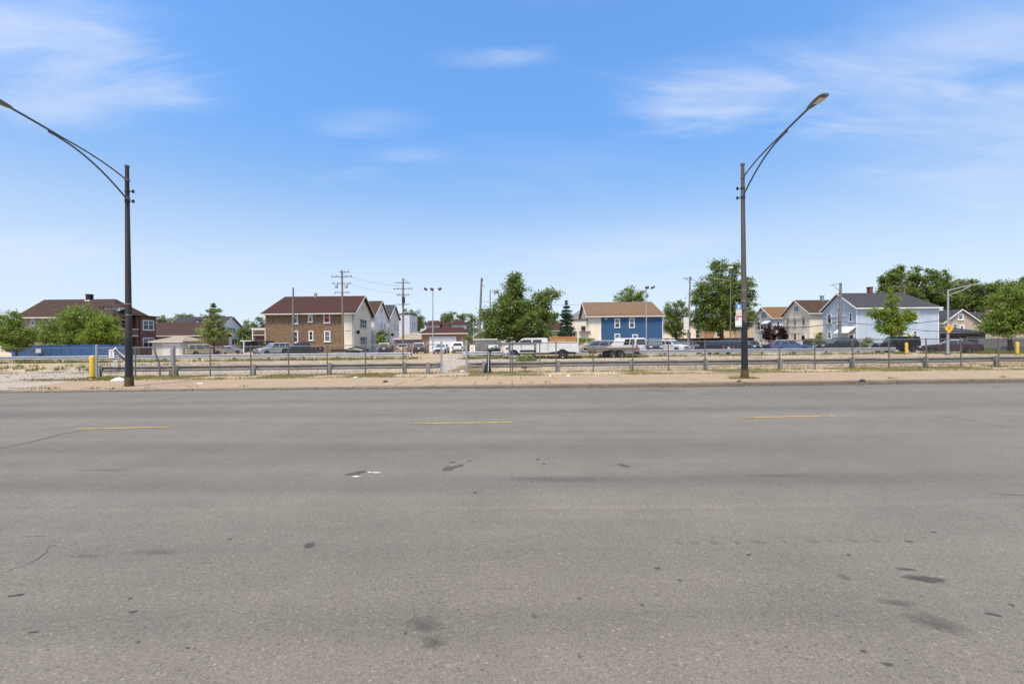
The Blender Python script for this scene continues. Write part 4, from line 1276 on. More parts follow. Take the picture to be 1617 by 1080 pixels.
hp = House.__new__(House); hp.__dict__.update(h.__dict__); hp.w = W + 0.05
for z0, z1 in ((4.4, 5.9), (1.4, 2.9)):
    hp.window_m('right', 0.9, 2.4, z0, z1, pane='glass_dark', casing=0.14)
px_, py_, pz_ = W - 2.3, 1.15, 7.2
dm = MB().add([(px_, py_, pz_), (px_ + 2.4, py_, pz_), (px_ + 2.4, py_, pz_ + 0.62), (px_, py_, pz_ + 0.62), (px_ + 2.4, py_ + 1.6, pz_ + 0.62)], [(0, 1, 2, 3), (1, 4, 2)]).build('dormer', 'siding_offwhite', h.root)
MB().add([(px_ - 0.9, py_ - 0.15, pz_ + 0.60), (px_ + 2.6, py_ - 0.15, pz_ + 0.60), (px_ + 2.6, py_ + 1.9, pz_ + 1.15), (px_ + 0.2, py_ + 1.9, pz_ + 1.15), (px_ - 0.9, py_ - 0.15, pz_ + 0.70), (px_ + 2.6, py_ - 0.15, pz_ + 0.70), (px_ + 2.6, py_ + 1.9, pz_ + 1.25), (px_ + 0.2, py_ + 1.9, pz_ + 1.25)],
       [(0, 1, 2, 3), (4, 7, 6, 5), (0, 4, 5, 1), (1, 5, 6, 2), (2, 6, 7, 3), (3, 7, 4, 0)]).build('dormer_roof', 'roof_brown', dm)
for k in range(2):
    MB().span((px_ + 0.35 + k * 0.95, py_ - 0.05, pz_ + 0.12), (px_ + 1.15 + k * 0.95, py_ - 0.002, pz_ + 0.52)).build('pane', 'glass_mid', dm)

# -- low brown-roofed bungalow and its garage
Y0 = 82.0; X0, X1 = XA(225, Y0, 535), XA(318, Y0, 535)
h = House('bungalow', 'low brown brick bungalow with broad brown roof right of the tan two-flat', X0, Y0, X1 - X0, 8.0, 3.55, 5.85, 'brick_brown', 'roof_brown', oh=0.5)
h.window('front', 270, 531, 277, 538, pane='glass_mid'); h.window('front', 251, 530, 256, 537, pane='glass_mid')
w_ = h.w
h.part('porch_pillar', 'brick_orange', (w_ + 0.1, -0.9, 0), (w_ + 0.8, -0.3, 2.4)); h.part('porch_cap', 'white_paint', (w_ - 0.6, -1.0, 1.25), (w_ + 1.8, -0.2, 1.4)); h.part('porch_wall', 'brick_orange', (w_ - 0.5, -0.9, 0), (w_ + 1.7, -0.35, 1.25))
Y0 = 74.0; X0, X1 = XA(240, Y0, 545), XA(288, Y0, 545)
h = House('garage', 'small beige garage with white door behind the left fence', X0, Y0, X1 - X0, 6.0, 2.25, 3.05, 'siding_offwhite', 'roof_sand', hip0=2, hip1=2, oh=0.35, cat='garage')
a0, z1 = h.local('front', 257, 545); a1, _ = h.local('front', 285, 545)
for k in range(4):
    MB().span((a0, -0.05, 0.05 + k * 0.50), (a1, 0.0, 0.53 + k * 0.50)).build('door_panel', 'white_paint', h.root)

# -- white house with slate roof, gable to the right
Xr = -65.0; Y0 = 100.0
h = House('white_house', 'white frame house with steep dark slate roof behind the conifer', Xr - 12, Y0, 12, 8.6, 5.3, 8.05, 'siding_white', 'roof_slate', oh=0.4)
h.window('right', 358.5, 516, 372, 527.5, cols=3, frame='white_paint', casing=0.22); h.window('right', 365, 534, 375, 545, cols=2, casing=0.22)
h.door('right', 350, 536, 356, 551, 'shutter_black')
mb = MB(); mb.add([(5.2, 1.3, 6.2), (7.0, 1.3, 6.2), (6.1, 1.3, 7.35)], [(0, 1, 2)]); dm = mb.build('dormer', 'siding_offwhite', h.root)
MB().add([(5.0, 1.1, 6.1), (6.1, 1.1, 7.5), (7.2, 1.1, 6.1), (6.1, 4.2, 7.6)], [(0, 1, 3), (1, 2, 3)]).build('dormer_roof', 'roof_slate', dm)

# -- brick two-flat left of centre, cream rear bay and gable
Y0 = 76.0; X0, X1 = XA(419, Y0, 500), XA(558, Y0, 500)
h = House('brick_house', 'large brown brick two-flat with maroon roof and cream gable end', X0, Y0, X1 - X0, 9.3, 7.0, 10.0, 'brick_brown', 'roof_maroon', hip0=1.6, oh=0.6)
Wb = h.w; cut = XA(541, Y0, 500) - X0
ridge = 10.0
MB().span((cut, -0.05, 0), (Wb + 0.05, 0.02, 6.98)).build('rear_siding', 'siding_cream', h.root)
MB().add([(Wb + 0.05, 0.02, 0), (Wb + 0.05, 9.3, 0), (Wb + 0.05, 9.3, 7.0), (Wb + 0.05, 4.65, 9.96), (Wb + 0.05, 0.02, 7.0)], [(0, 1, 2, 3, 4)]).build('gable_siding', 'siding_cream', h.root)
for p, kw in (((462.5, 493, 470.5, 511.5), dict(upper='glass_mid')), ((486.5, 493, 494, 508.5), dict(pane='glass_mid', upper='blind')), ((511, 493, 521.5, 510), dict(pane='shade_red', upper='shade_red')),
              ((463, 522.5, 471, 541), dict()), ((487.5, 522.5, 495, 537.5), dict()), ((512, 522.5, 522, 539.5), dict(pane='glass_mid', upper='glass_mid'))):
    h.window('front', *p, casing=0.16, **kw)
h2 = House.__new__(House); h2.__dict__.update(h.__dict__)
a0, a1, z0, z1 = h.rect('front', 546, 507, 553.5, 521)
h.window_m('front', a0, a1, z0, z1, frame='off_white', casing=0.12)
h2.w = Wb + 0.05
for zc in ((4.4, 6.0), (1.3, 2.9)):
    h2.window_m('right', 3.0, 6.7, zc[0], zc[1], frame='off_white', pane='glass_mid', upper='glass_dark', cols=3, casing=0.14)
h2.window_m('right', 4.2, 5.1, 7.6, 8.6, frame='off_white', pane='blind', casing=0.14)
h2.downspout('right', 0.3, 6.9); h2.downspout('front', Wb - 0.1, 6.9, 'galvanized_dull'); h.downspout('front', cut - 0.1, 6.9, 'galvanized_dull')
p = at(498, 463.5, 80.6); MB().span((p.x - X0 - 0.2, 4.4, 9.9), (p.x - X0 + 0.2, 4.9, 10.75)).build('roof_vent', 'galvanized', h.roof)
MB().lathe([(0.05, -0.03), (0.30, 0.05), (0.34, 0.10)], 12, axis='Y', c=(Wb + 0.35, 1.2, 3.6)).build('satellite_dish', 'dark_hardware', h.root)

# -- the row of houses behind it, gables on the same street
Xr = -26.6
rows = [('white_house', 'white gabled house with brown roof next behind the brown brick two-flat', 87.0, 9.2, 7.05, 10.1, 'siding_white', 'roof_darkbrown', False),
        ('offwhite_house', 'off-white gabled house with grey roof, second behind the brown brick two-flat', 97.5, 8.6, 7.2, 10.15, 'siding_offwhite', 'roof_grey', False),
        ('pale_house', 'pale flat-roofed house beyond the utility pole with small crossarms', 117.0, 9.5, 9.1, 9.3, 'siding_pale', 'roof_grey', True)]
for i, (nm, lb_, Y0, d, ev, rg, wm, rm, fl) in enumerate(rows):
    h = House(nm, lb_, Xr - 12, Y0, 12, d, ev, rg, wm, rm, oh=0.35, flat=fl)
    if not fl:
        for z0, z1 in ((ev - 2.9, ev - 1.2), (1.2, 2.9)):
            h.window_m('right', d * 0.42, d * 0.58, z0, z1, casing=0.12); h.window_m('right', d * 0.68, d * 0.84, z0, z1, casing=0.12)
        h.window_m('right', d * 0.44, d * 0.58, rg - 2.4, rg - 1.2, casing=0.12, pane='glass_dark')
        MB().lathe([(0.05, -0.03), (0.33, 0.05), (0.37, 0.10)], 12, axis='Y', c=(12.5, 0.6, 3.5)).build('satellite_dish', 'dark_hardware', h.root)
        h.downspout('right', 0.2, ev)
    else:
        for y in (3.0, 5.6):
            h.window_m('right', y, y + 1.0, 5.4, 7.4, casing=0.12)
        h.window_m('front', 3, 4, 5, 7, casing=0.12)

# -- grey garage, brick garage-house in the middle
Y0 = 84.0; X0, X1 = XA(623, Y0, 535), XA(666.5, Y0, 535)
h = House('garage', 'grey metal garage with sand-coloured roof left of the brick garage house', X0, Y0, X1 - X0, 7.5, 2.35, 3.5, 'siding_grey', 'roof_sand', hip0=3, oh=0.2, cat='garage')
Y0 = 80.0; X0, X1 = XA(666, Y0, 540), XA(736, Y0, 540)
h = House('brick_house', 'low brick house with maroon hip roof and wide white garage door', X0, Y0, X1 - X0, 9.0, 3.35, 5.3, 'brick_orange', 'roof_maroon', hip0=2.4, hip1=2.4, oh=0.45)
a0, _ = h.local('front', 679, 545); a1, _ = h.local('front', 719.5, 545)
fr = MB(); fr.span((a0 - 0.12, -0.06, 0), (a0, 0, 2.75)).span((a1, -0.06, 0), (a1 + 0.12, 0, 2.75)).span((a0 - 0.12, -0.058, 2.63), (a1 + 0.12, 0, 2.75)); fr = fr.build('garage_door_frame', 'white_paint', h.root)
for k in range(4):
    MB().span((a0, -0.04, 0.05 + k * 0.64), (a1, 0.0, 0.67 + k * 0.64)).build('door_panel', 'white_paint', fr)
h.downspout('front', h.w - 0.7, 3.3)
for x_ in (0.4, h.w - 2.9):
    mb = MB(); mb.add([(x_, 2.0, 3.9), (x_ + 2.5, 2.0, 3.9), (x_ + 2.5, 2.0, 4.9), (x_, 2.0, 4.9), (x_, 6.0, 4.9), (x_ + 2.5, 6.0, 4.9), (x_, 6.0, 3.9), (x_ + 2.5, 6.0, 3.9)], [(0, 1, 2, 3), (3, 2, 5, 4), (1, 7, 5, 2), (0, 3, 4, 6)]); dm = mb.build('dormer', 'siding_offwhite', h.root)
    MB().add([(x_ - 0.25, 1.7, 4.93), (x_ + 2.75, 1.7, 4.93), (x_ + 2.75, 6.2, 4.93), (x_ - 0.25, 6.2, 4.93), (x_ + 0.4, 3.4, 5.75), (x_ + 2.1, 3.4, 5.75)], [(0, 1, 5, 4), (1, 2, 5), (2, 3, 4, 5), (3, 0, 4)]).build('dormer_roof', 'roof_maroon', dm)

# -- small dark gable behind the centre
h = House('far_house', 'small dark-roofed house between the big green tree and the spruce', XA(862, 120), 120, 5.0, 8, 4.6, 6.6, 'siding_beige', 'roof_maroon', oh=0.4)
h.window('front', 866, 523, 872, 530)
h = House('far_house', 'cream house with brown roof just behind the spruce', XA(893, 108), 108, 9.0, 9, 6.4, 9.2, 'siding_white', 'roof_maroon', axis='y', oh=0.4)

# -- blue house right of centre
Y0 = 77.0; X0, X1 = XA(929, Y0, 510), XA(1046, Y0, 510)
h = House('blue_house', 'blue sided house with tan roof and cream left portion', X0, Y0, X1 - X0, 8.6, 5.95, 8.5, 'siding_butter', 'roof_tan', hip1=0.9, oh=0.4)
bx = XA(949, Y0, 510) - X0
MB().span((bx, -0.05, 0), (h.w + 0.05, 0.02, 5.93)).build('blue_siding', 'siding_blue', h.root)
MB().span((bx - 0.08, -0.075, 0), (bx, 0.0, 5.93)).build('corner_board', 'white_paint', h.root); MB().span((h.w - 0.05, -0.08, 0), (h.w + 0.08, 0.0, 5.93)).build('corner_board', 'white_paint', h.root)
h3 = House.__new__(House); h3.__dict__.update(h.__dict__); h3.Y0 = Y0
for p in ((970, 503, 979, 518), (993, 502.5, 1002, 518), (970, 527, 979, 541), (998, 528, 1007, 541)):
    a0, a1, z0, z1 = h.rect('front', *p)
    o_ = 0.05
    win = MB(); c = 0.14
    win.span((a0, -0.13, z0), (a0 + c, -o_, z1)).span((a1 - c, -0.13, z0), (a1, -o_, z1)).span((a0 + c, -0.128, z1 - c), (a1 - c, -o_, z1)).span((a0 + c, -0.128, z0), (a1 - c, -o_, z0 + c))
    zm = (z0 + z1) / 2; win.span((a0 + c, -0.10, zm - 0.04), (a1 - c, -o_, zm + 0.04)); win = win.build('window', 'white_paint', h.root)
    MB().span((a0 + c, -0.075, z0 + c), (a1 - c, -o_ - 0.002, zm - 0.04)).build('pane', 'glass_dark', win); MB().span((a0 + c, -0.085, zm + 0.04), (a1 - c, -o_ - 0.002, z1 - c)).build('pane', 'glass_mid', win)
for px in (956, 958):
    p = at(px, 503.5, Y0 - 0.15); MB().span((p.x - X0 - 0.09, -0.14, p.z - 0.09), (p.x - X0 + 0.09, -0.05, p.z + 0.09)).build('flood_lamp', 'white_paint', h.root)
for px, py in ((957, 483), (959, 488)):
    p = at(px, py, 79.5); MB().tube([(p.x - X0, 2.5, 6.9), (p.x - X0, 2.5, p.z + 0.25)], 0.09, 8).build('roof_vent', 'galvanized', h.roof)
ex = XA(921, Y0, 510) - X0
MB().span((-2.8, 0.3, 0), (-0.0, 8.2, 5.3)).build('side_extension', 'siding_butter', h.root); MB().span((-2.95, 0.15, 5.3), (0.0, 8.3, 5.48)).build('extension_roof', 'roof_tan', h.root)
p = at(921, 518, Y0 + 0.25); MB().span((p.x - X0 - 0.35, 0.0, p.z - 0.3), (p.x - X0 + 0.35, 0.3, p.z + 0.3)).build('wall_unit', 'dark_hardware', h.root)
MB().span((p.x - X0 - 0.7, -0.3, p.z - 0.62), (p.x - X0 + 1.2, 0.3, p.z - 0.55)).build('stair_rail', 'steel_grey', h.root)
h4 = House.__new__(House); h4.__dict__.update(h.__dict__); h4.X0 = X0
for y, z in ((5.0, 3.4), (5.0, 1.2), (2.2, 3.4)):
    MB().span((-2.86, y, z), (-2.80, y + 0.8, z + 1.3)).build('window', 'white_paint', h.root); MB().span((-2.875, y + 0.1, z + 0.1), (-2.861, y + 0.7, z + 1.2)).build('pane', 'glass_mid', h.root)

# -- houses behind the big right-hand tree
h = House('porch_house', 'cream porch house glimpsed behind the leaning utility pole', XA(1046, 104), 104, 10.5, 8, 4.0, 6.0, 'siding_butter', 'roof_tan', axis='y', oh=0.4)
h.window('front', 1060, 524, 1068, 534); h.window('front', 1098, 521, 1112, 534, cols=2); h.door('front', 1086, 524, 1091, 545, 'shutter_black')
h = House('porch_house', 'brick and cream house glimpsed under the big right-hand tree', XA(1112, 102), 102, 13.5, 8, 5.0, 7.2, 'siding_tan', 'roof_tan', oh=0.4)
MB().span((0, -0.05, 0), (2.2, 0.0, 4.9)).build('brick_front', 'brick_orange', h.root)
h.window('front', 1131, 520, 1139, 532); h.window('front', 1160, 520, 1176, 534, cols=3, frame='white_paint', casing=0.2); h.window('front', 1132, 536, 1140, 545)
h = House('tan_house', 'tan house just left of the white gabled house', 50.4, 98.5, 10, 7.0, 5.6, 7.7, 'siding_tan', 'roof_rust', oh=0.35)
h.window_m('left', 2.2, 3.3, 3.4, 4.8, pane='glass_dark'); h.window_m('left', 4.4, 5.6, 0.8, 2.2)

# -- right: three gabled houses facing the side street
XS = 51.0
h = House('white_house', 'white gabled house with rust roof and front steps', XS, 87.9, 10, 7.0, 5.8, 8.05, 'siding_white', 'roof_rust', oh=0.3, trim='white_paint')
h.window('left', 1202.5, 493, 1210.5, 502, frame='white_paint', cols=2, casing=0.1); h.window('left', 1195, 508, 1207, 521, cols=2, casing=0.18)
for a in (h.rect('left', 1195, 508, 1207, 521),):
    h.fbox('left', a[0] - 0.35, a[0] - 0.02, 0.0, 0.05, a[2], a[3]).build('shutter', 'shutter_black', h.root); h.fbox('left', a[1] + 0.02, a[1] + 0.35, 0.0, 0.05, a[2], a[3]).build('shutter', 'shutter_black', h.root)
h.door('left', 1212, 510, 1219, 524, 'shutter_black'); h.awning('left', 1209, 506, 1220, 510.5, 1.2, 'siding_pale')
a0, a1, z0, z1 = h.rect('left', 1212, 510, 1219, 524)
for k in range(8):
    h.fbox('left', a0 - 0.1, a1 + 0.1, 0.3 + k * 0.28, 0.3 + (k + 1) * 0.28, 0.0, z0 - (z0 / 9) * (k + 1)).build('step', 'off_white', h.root)
h.fbox('left', a0 - 0.3, a1 + 0.3, 0.01, 0.3, 0.0, z0).build('landing', 'off_white', h.root)
for aa in (a0 - 0.2, a1 + 0.2):
    MB().tube([(-0.3, aa, z0 + 0.9), (-2.5, aa, 0.95)], 0.03, 6).tube([(-0.3, aa, 0), (-0.3, aa, z0 + 0.9)], 0.03, 6).tube([(-2.5, aa, 0), (-2.5, aa, 0.95)], 0.03, 6).tube([(-1.4, aa, 0), (-1.4, aa, (z0 + 1.85) / 2)], 0.03, 6).build('hand_rail', 'dark_hardware', h.root)
h.window('front', 1226, 508, 1231, 518)

h = House('cream_house', 'cream gabled house with dark brown roof between white and light blue houses', XS, 77.0, 11, 7.5, 6.1, 8.45, 'siding_butter', 'roof_darkbrown', oh=0.32, trim='off_white')
h.window('left', 1253.5, 484, 1261.5, 491.5, frame='white_paint', cols=2, casing=0.1)
for p in ((1242, 502, 1246.5, 514), (1253, 502, 1258.5, 514), (1266.5, 500, 1272, 514), (1242, 526, 1246.5, 536), (1253, 526, 1258.5, 537)):
    h.window('left', *p, frame='off_white', pane='glass_mid', upper='glass_mid', casing=0.12)
h.door('left', 1264.5, 528, 1272.5, 547); h.chimney(1298, 468, 475, 4, 'galvanized', 80.7)
h.fbox('left', 1.2, 5.6, 0.0, 0.12, 5.1, 5.28).build('bay_cornice', 'off_white', h.root); h.fbox('left', 1.5, 5.3, 0.0, 0.05, 2.7, 2.85).build('belt_board', 'off_white', h.root)

h = House('lightblue_house', 'large light blue gabled house with grey roof and white awning', XS, 66.5, XA(1482, 66.5, 510) - XS, 7.2, 6.2, 8.55, 'siding_lightblue', 'roof_grey', hip1=2.6, oh=0.32, trim='white_paint')
h.window('left', 1323.5, 474.5, 1332, 484.5, frame='white_paint', pane='glass_dark', casing=0.14)
for p in ((1306.5, 496, 1313.5, 511), (1322, 495, 1329.5, 511), (1341, 494, 1346.5, 508), (1307, 524, 1313, 534.5)):
    h.window('left', *p, pane='glass_dark', upper='glass_mid', casing=0.13)
h.awning('left', 1328.5, 516, 1352.2, 525, 1.3); h.door('left', 1340, 527, 1349.5, 545, 'white_paint')
for p in ((1440.5, 491.5, 1448.5, 507), (1440.5, 522, 1448.5, 535), (1417, 528, 1424, 536)):
    h.window('front', *p, pane='glass_dark', upper='glass_mid', casing=0.13)
h.chimney(1373.5, 454.5, 465, 5.5, 'brick_red', 70.1)
MB().span((h.w - 0.07, -0.02, 0), (h.w + 0.05, 0.05, 6.18)).build('corner_board', 'white_paint', h.root); MB().span((-0.05, -0.02, 0), (0.07, 0.05, 6.18)).build('corner_board', 'white_paint', h.root)
h.fbox('left', 2.0, 5.4, 0.0, 0.10, 5.12, 5.28).build('bay_cornice', 'white_paint', h.root)
a, z = h.local('front', 1425, 523); MB().span((a - 0.3, -0.9, 0), (a + 0.9, -0.05, 2.4)).build('back_porch', 'off_white', h.root)

# -- far right: beige gable, brown and grey roofs, dark garage
Y0 = 84.0; X0 = XA(1490, Y0, 520)
h = House('beige_house', 'beige gabled house behind the yellow diamond sign', X0, Y0, XA(1545, Y0, 520) - X0, 9, 4.45, 6.75, 'siding_beige', 'roof_grey', axis='y', oh=0.35, trim='white_paint')
h.window('front', 1512, 496, 1521, 505, casing=0.2); h.window('front', 1504, 512, 1511.5, 520); h.window('front', 1514.5, 513, 1522.5, 521, casing=0.2)
h = House('far_house', 'house with maroon roof left of the beige gable', XA(1480, 92), 92, 7.5, 8, 4.6, 7.2, 'siding_offwhite', 'roof_maroon', oh=0.35)
h = House('far_house', 'wide house with dark grey roof right of the beige gable', XA(1536, 92), 92, 11, 9, 4.3, 6.9, 'siding_beige', 'roof_slate', oh=0.4); h.chimney(1561, 487, 493, 6, 'brick_tan', 94)
Y0 = 70.0; X0 = XA(1481, Y0, 535)
h = House('dark_garage', 'long low dark garage with grey roof behind the maroon sedan', X0, Y0, XA(1556, Y0, 535) - X0, 6.0, 2.4, 3.05, 'dark_fence', 'roof_slate', hip0=0.5, hip1=2.5, oh=0.4, cat='garage', trim='steel_grey')
h.part('door_rail', 'steel_grey', (0.2, -0.06, 2.05), (h.w - 0.2, 0.0, 2.15))
h = House('far_house', 'cream house glimpsed past the left edge trees', XA(-28, 84), 84, 9.0, 8, 4.2, 6.4, 'siding_cream', 'roof_brown', oh=0.4)

# -- white porch canopy beside the brick two-flat, and white carport post
Y0 = 82.0
pc = thing('porch_canopy', 'white flat porch canopy left of the brown brick two-flat', 'canopy', (XA(397, Y0), Y0, 0))
w_ = XA(420, Y0) - XA(397, Y0); zt = ZA(408, 518, Y0)
MB().span((0, 0, zt - 0.35), (w_, 3, zt)).build('canopy_roof', 'off_white', pc)
for x in (0.2, w_ - 0.15):
    MB().span((x - 0.1, 0.05, 0), (x + 0.1, 0.25, zt - 0.35)).build('pillar', 'off_white', pc)
MB().span((0.4, 0.1, 0), (w_ - 0.4, 0.2, 1.9)).build('parapet', 'brick_red', pc); MB().span((0.35, 0.02, 1.9), (w_ - 0.35, 0.28, 2.0)).build('coping', 'off_white', pc)
h = House('far_house', 'reddish house with dark roof behind the white porch canopy', XA(383, 104), 104, 8, 8, 3.9, 5.6, 'brick_red', 'roof_darkbrown', oh=0.4)
Y0 = 73.0
cpt = thing('carport', 'white carport frame over the black enclosed trailer', 'carport', (XA(381, Y0), Y0, 0))
zt = ZA(385, 537.5, Y0)
MB().span((-0.15, -0.1, zt - 0.16), (1.7, 0.1, zt)).build('beam', 'off_white', cpt); MB().span((0.35, -0.07, 0), (0.48, 0.07, zt - 0.16)).build('post', 'white_paint', cpt); MB().span((1.5, 3.4, 0), (1.63, 3.54, zt - 0.16)).build('post', 'white_paint', cpt)
MB().span((-0.1, 0.1, zt - 0.12), (1.65, 3.6, zt - 0.04)).build('canopy', 'off_white', cpt)
# dark board fence along the back of the lot on the right
def board_fence(name, label, pa, pb, Y, hgt, m):
    xa, xb = XA(pa, Y), XA(pb, Y)
    r = thing(name, label, 'fence', (xa, Y, 0)); n = int((xb - xa) / 1.2)
    me = MB().span((0.01, 0, 0.03), (1.19, 0.04, hgt)).span((0.01, -0.03, hgt * 0.75), (1.19, 0.0, hgt * 0.75 + 0.09)).mesh('board_panel')
    for i in range(n):
        obj('board_panel', me, m, r, (i * 1.2, 0, random.uniform(-0.03, 0.03)))
board_fence('board_fence', 'dark board fence behind the cars under the big right-hand tree', 1046, 1200, 88, 2.0, 'dark_fence')
board_fence('board_fence', 'dark board fence in front of the cream gabled house', 1268, 1302, 72, 1.7, 'dark_fence')
board_fence('board_fence', 'grey board fence behind the maroon sedan', 1545, 1640, 66, 1.5, 'barrier_grey')


# ------------------------------------------------------------------ trees and plants
def leaf_mesh(name, pts, size, up=0.35, aspect=0.62, jitter=0.35):
    n = len(pts)
    nrm = rng.normal(size=(n, 3)); nrm[:, 2] = np.abs(nrm[:, 2]) + up
    nrm /= np.linalg.norm(nrm, axis=1, keepdims=True)
    t = rng.normal(size=(n, 3)); t -= nrm * np.sum(t * nrm, axis=1, keepdims=True); t /= np.linalg.norm(t, axis=1, keepdims=True)
    b = np.cross(nrm, t)
    s = (size * (1 + rng.uniform(-jitter, jitter, n)))[:, None]
    V = np.empty((n, 4, 3))
    V[:, 0] = pts - t * s * 0.5
    V[:, 1] = pts + b * s * aspect * 0.5 + nrm * s * 0.08
    V[:, 2] = pts + t * s * 0.5
    V[:, 3] = pts - b * s * aspect * 0.5 + nrm * s * 0.08
    me = bpy.data.meshes.new(name)
    me.vertices.add(4 * n); me.vertices.foreach_set('co', V.reshape(-1).astype(np.float32))
    me.loops.add(4 * n); me.loops.foreach_set('vertex_index', np.arange(4 * n, dtype=np.int32))
    me.polygons.add(n); me.polygons.foreach_set('loop_start', np.arange(0, 4 * n, 4, dtype=np.int32))
    me.update(calc_edges=True)
    return me


def clumps(ell, n_leaf, clump=0.55, per=55, hollow=0.55):
    """leaf points: small clumps spread through ellipsoids (cx,cy,cz,rx,ry,rz), denser outside"""
    vol = np.array([e[3] * e[4] * e[5] for e in ell]) ** 0.75; vol /= vol.sum()
    out = []
    for e, f in zip(ell, vol):
        k = max(3, int(n_leaf * f / per))
        d = rng.normal(size=(k, 3)); d /= np.linalg.norm(d, axis=1, keepdims=True)
        r = hollow + (1 - hollow) * rng.uniform(0, 1, (k, 1)) ** 0.6
        r *= 1 + 0.16 * rng.normal(size=(k, 1))
        c = d * r * np.array(e[3:6]) + np.array(e[:3])
        cs = clump * rng.uniform(0.6, 1.35, (k, 1, 1))
        q = c[:, None, :] + rng.normal(size=(k, per, 3)) * cs * np.array([0.55, 0.55, 0.40])
        out.append(q.reshape(-1, 3))
    return np.concatenate(out)


def tree(name, label, px_base, Y, ells, leaf, n=6000, size=0.26, clump=0.55, trunk_r=0.2, group='broadleaf trees around the lot', cat='tree', trunk_top=None, bark='bark', up=0.35, base_py=None, hollow=0.5):
    """ells: (px, py, rx_px, ry_px[, depth offset m]) lobes read off the photo at depth Y, turned into metres"""
    bx = XA(px_base, Y, 550)
    root = thing(name, label, cat, (bx, Y, 0), 0, group)
    E = []
    for e in ells:
        p = at(e[0], e[1], Y); k = Y / FPX
        E.append((p.x - bx, (e[4] if len(e) > 4 else 0.0), p.z, e[2] * k, max(e[2], e[3] * 0.7) * k * 0.9, e[3] * k))
    pts = clumps(E, n, clump, hollow=hollow)
    pts = pts[pts[:, 2] > 0.15]
    me = leaf_mesh('crown', pts, size, up)
    obj('crown', me, leaf, root)
    mb = MB()
    ztop = max(e[2] + e[5] * 0.5 for e in E) if trunk_top is None else trunk_top
    zfork = min(e[2] - e[5] * 0.35 for e in E); zfork = max(zfork, 0.5)
    jx = random.uniform(-0.2, 0.2)
    cx = sum(e[0] for e in E) / len(E)
    path = [(0, 0, -0.1), (jx * 0.3, 0, zfork * 0.5), (jx, 0.1, zfork), (cx * 0.5 + jx, 0.0, (zfork + ztop) / 2), (cx * 0.7, 0, ztop)]
    mb.tube(path, [trunk_r * 1.25, trunk_r, trunk_r * 0.85, trunk_r * 0.45, trunk_r * 0.12], 9)
    trunk = mb.build('trunk', bark, root, smooth=60)
    for e in E:
        for q in range(4):
            a_ = random.uniform(0, 6.28); f = random.uniform(0.4, 0.8)
            tip = (e[0] + math.cos(a_) * e[3] * f, e[1] + math.sin(a_) * e[4] * f, e[2] + random.uniform(-0.3, 0.6) * e[5])
            z0 = max(zfork * random.uniform(0.8, 1.0), min(tip[2] - 0.5, zfork + random.uniform(0, 0.35) * (ztop - zfork)))
            mid = (tip[0] * 0.5 + jx * 0.5, tip[1] * 0.5, z0 * 0.45 + tip[2] * 0.55)
            MB().tube([(jx, 0.1, z0), mid, tip], [trunk_r * 0.42, trunk_r * 0.25, trunk_r * 0.06], 6).build('limb', bark, trunk, smooth=60)
    return root


def conifer(name, label, px_base, Y, py_top, py_low, half_px, leaf, n=5000, tiers=14, gap=0.0, size=0.22, ragged=0.3, droop=0.25, group='conifers'):
    bx = XA(px_base, Y, 550); k = Y / FPX
    root = thing(name, label, 'tree', (bx, Y, 0), 0, group)
    zt, zl, R = ZA(px_base, py_top, Y), ZA(px_base, py_low, Y), half_px * k
    pts = []; mb = MB().tube([(0, 0, -0.1), (0, 0, zt * 0.6), (0, 0, zt - 0.1)], [0.16, 0.09, 0.02], 8)
    trunk = mb.build('trunk', 'bark', root)
    for i in range(tiers):
        t = i / (tiers - 1); z = zl + (zt - zl) * t + (random.uniform(-0.5, 0.5) * (zt - zl) / tiers if i < tiers - 1 else 0)
        r = R * ((1 - t) ** 0.8 + 0.05) * (1 + random.uniform(-ragged, ragged))
        nb = max(4, int(9 * (1 - t) + 4))
        for j in range(nb):
            a_ = 2 * math.pi * (j + random.random()) / nb; rr = r * random.uniform(0.65, 1.1)
            m_ = max(8, int(n / tiers / nb * (1.6 - t)))
            s = rng.uniform(0.1, 1, m_) ** 0.8
            q = np.stack([np.cos(a_) * rr * s, np.sin(a_) * rr * s, z - droop * rr * s ** 1.5 + 0.10 * rr * s ** 3], 1)
            q += rng.normal(size=q.shape) * np.array([0.13, 0.13, 0.09]) * (0.5 + rr / max(R, 0.1))
            pts.append(q)
            if j % 2 == 0:
                MB().tube([(0, 0, z), (math.cos(a_) * rr * 0.8, math.sin(a_) * rr * 0.8, z - droop * rr * 0.7)], [0.035, 0.01], 4).build('branch', 'bark', trunk)
    obj('crown', leaf_mesh('crown', np.concatenate(pts), size, 0.3, 0.5), leaf, root)
    return root


tree('broadleaf_tree', 'big dark green tree with a tall left lobe behind the white truck', 815, 62,
     [(815, 455, 17, 22), (808, 487, 30, 28), (790, 515, 30, 24), (835, 512, 36, 28), (852, 483, 20, 22), (868, 466, 10, 9), (812, 440, 9, 9), (775, 530, 18, 16), (860, 530, 16, 14), (771, 500, 11, 14), (878, 464, 4, 3)], 'leaf_deep', 40000, 0.27, 0.60, 0.30, hollow=0.42)
tree('broadleaf_tree', 'tallest dark tree right of centre, behind the dark blue wagon', 1140, 86,
     [(1143, 432, 22, 22), (1138, 462, 38, 28), (1165, 470, 26, 28), (1113, 475, 20, 22), (1140, 497, 44, 24), (1120, 512, 24, 12), (1170, 505, 22, 16), (1133, 415, 10, 9), (1178, 455, 12, 16), (1108, 455, 9, 9), (1160, 428, 10, 10)], 'leaf_deep', 34000, 0.33, 0.68, 0.42, hollow=0.4)
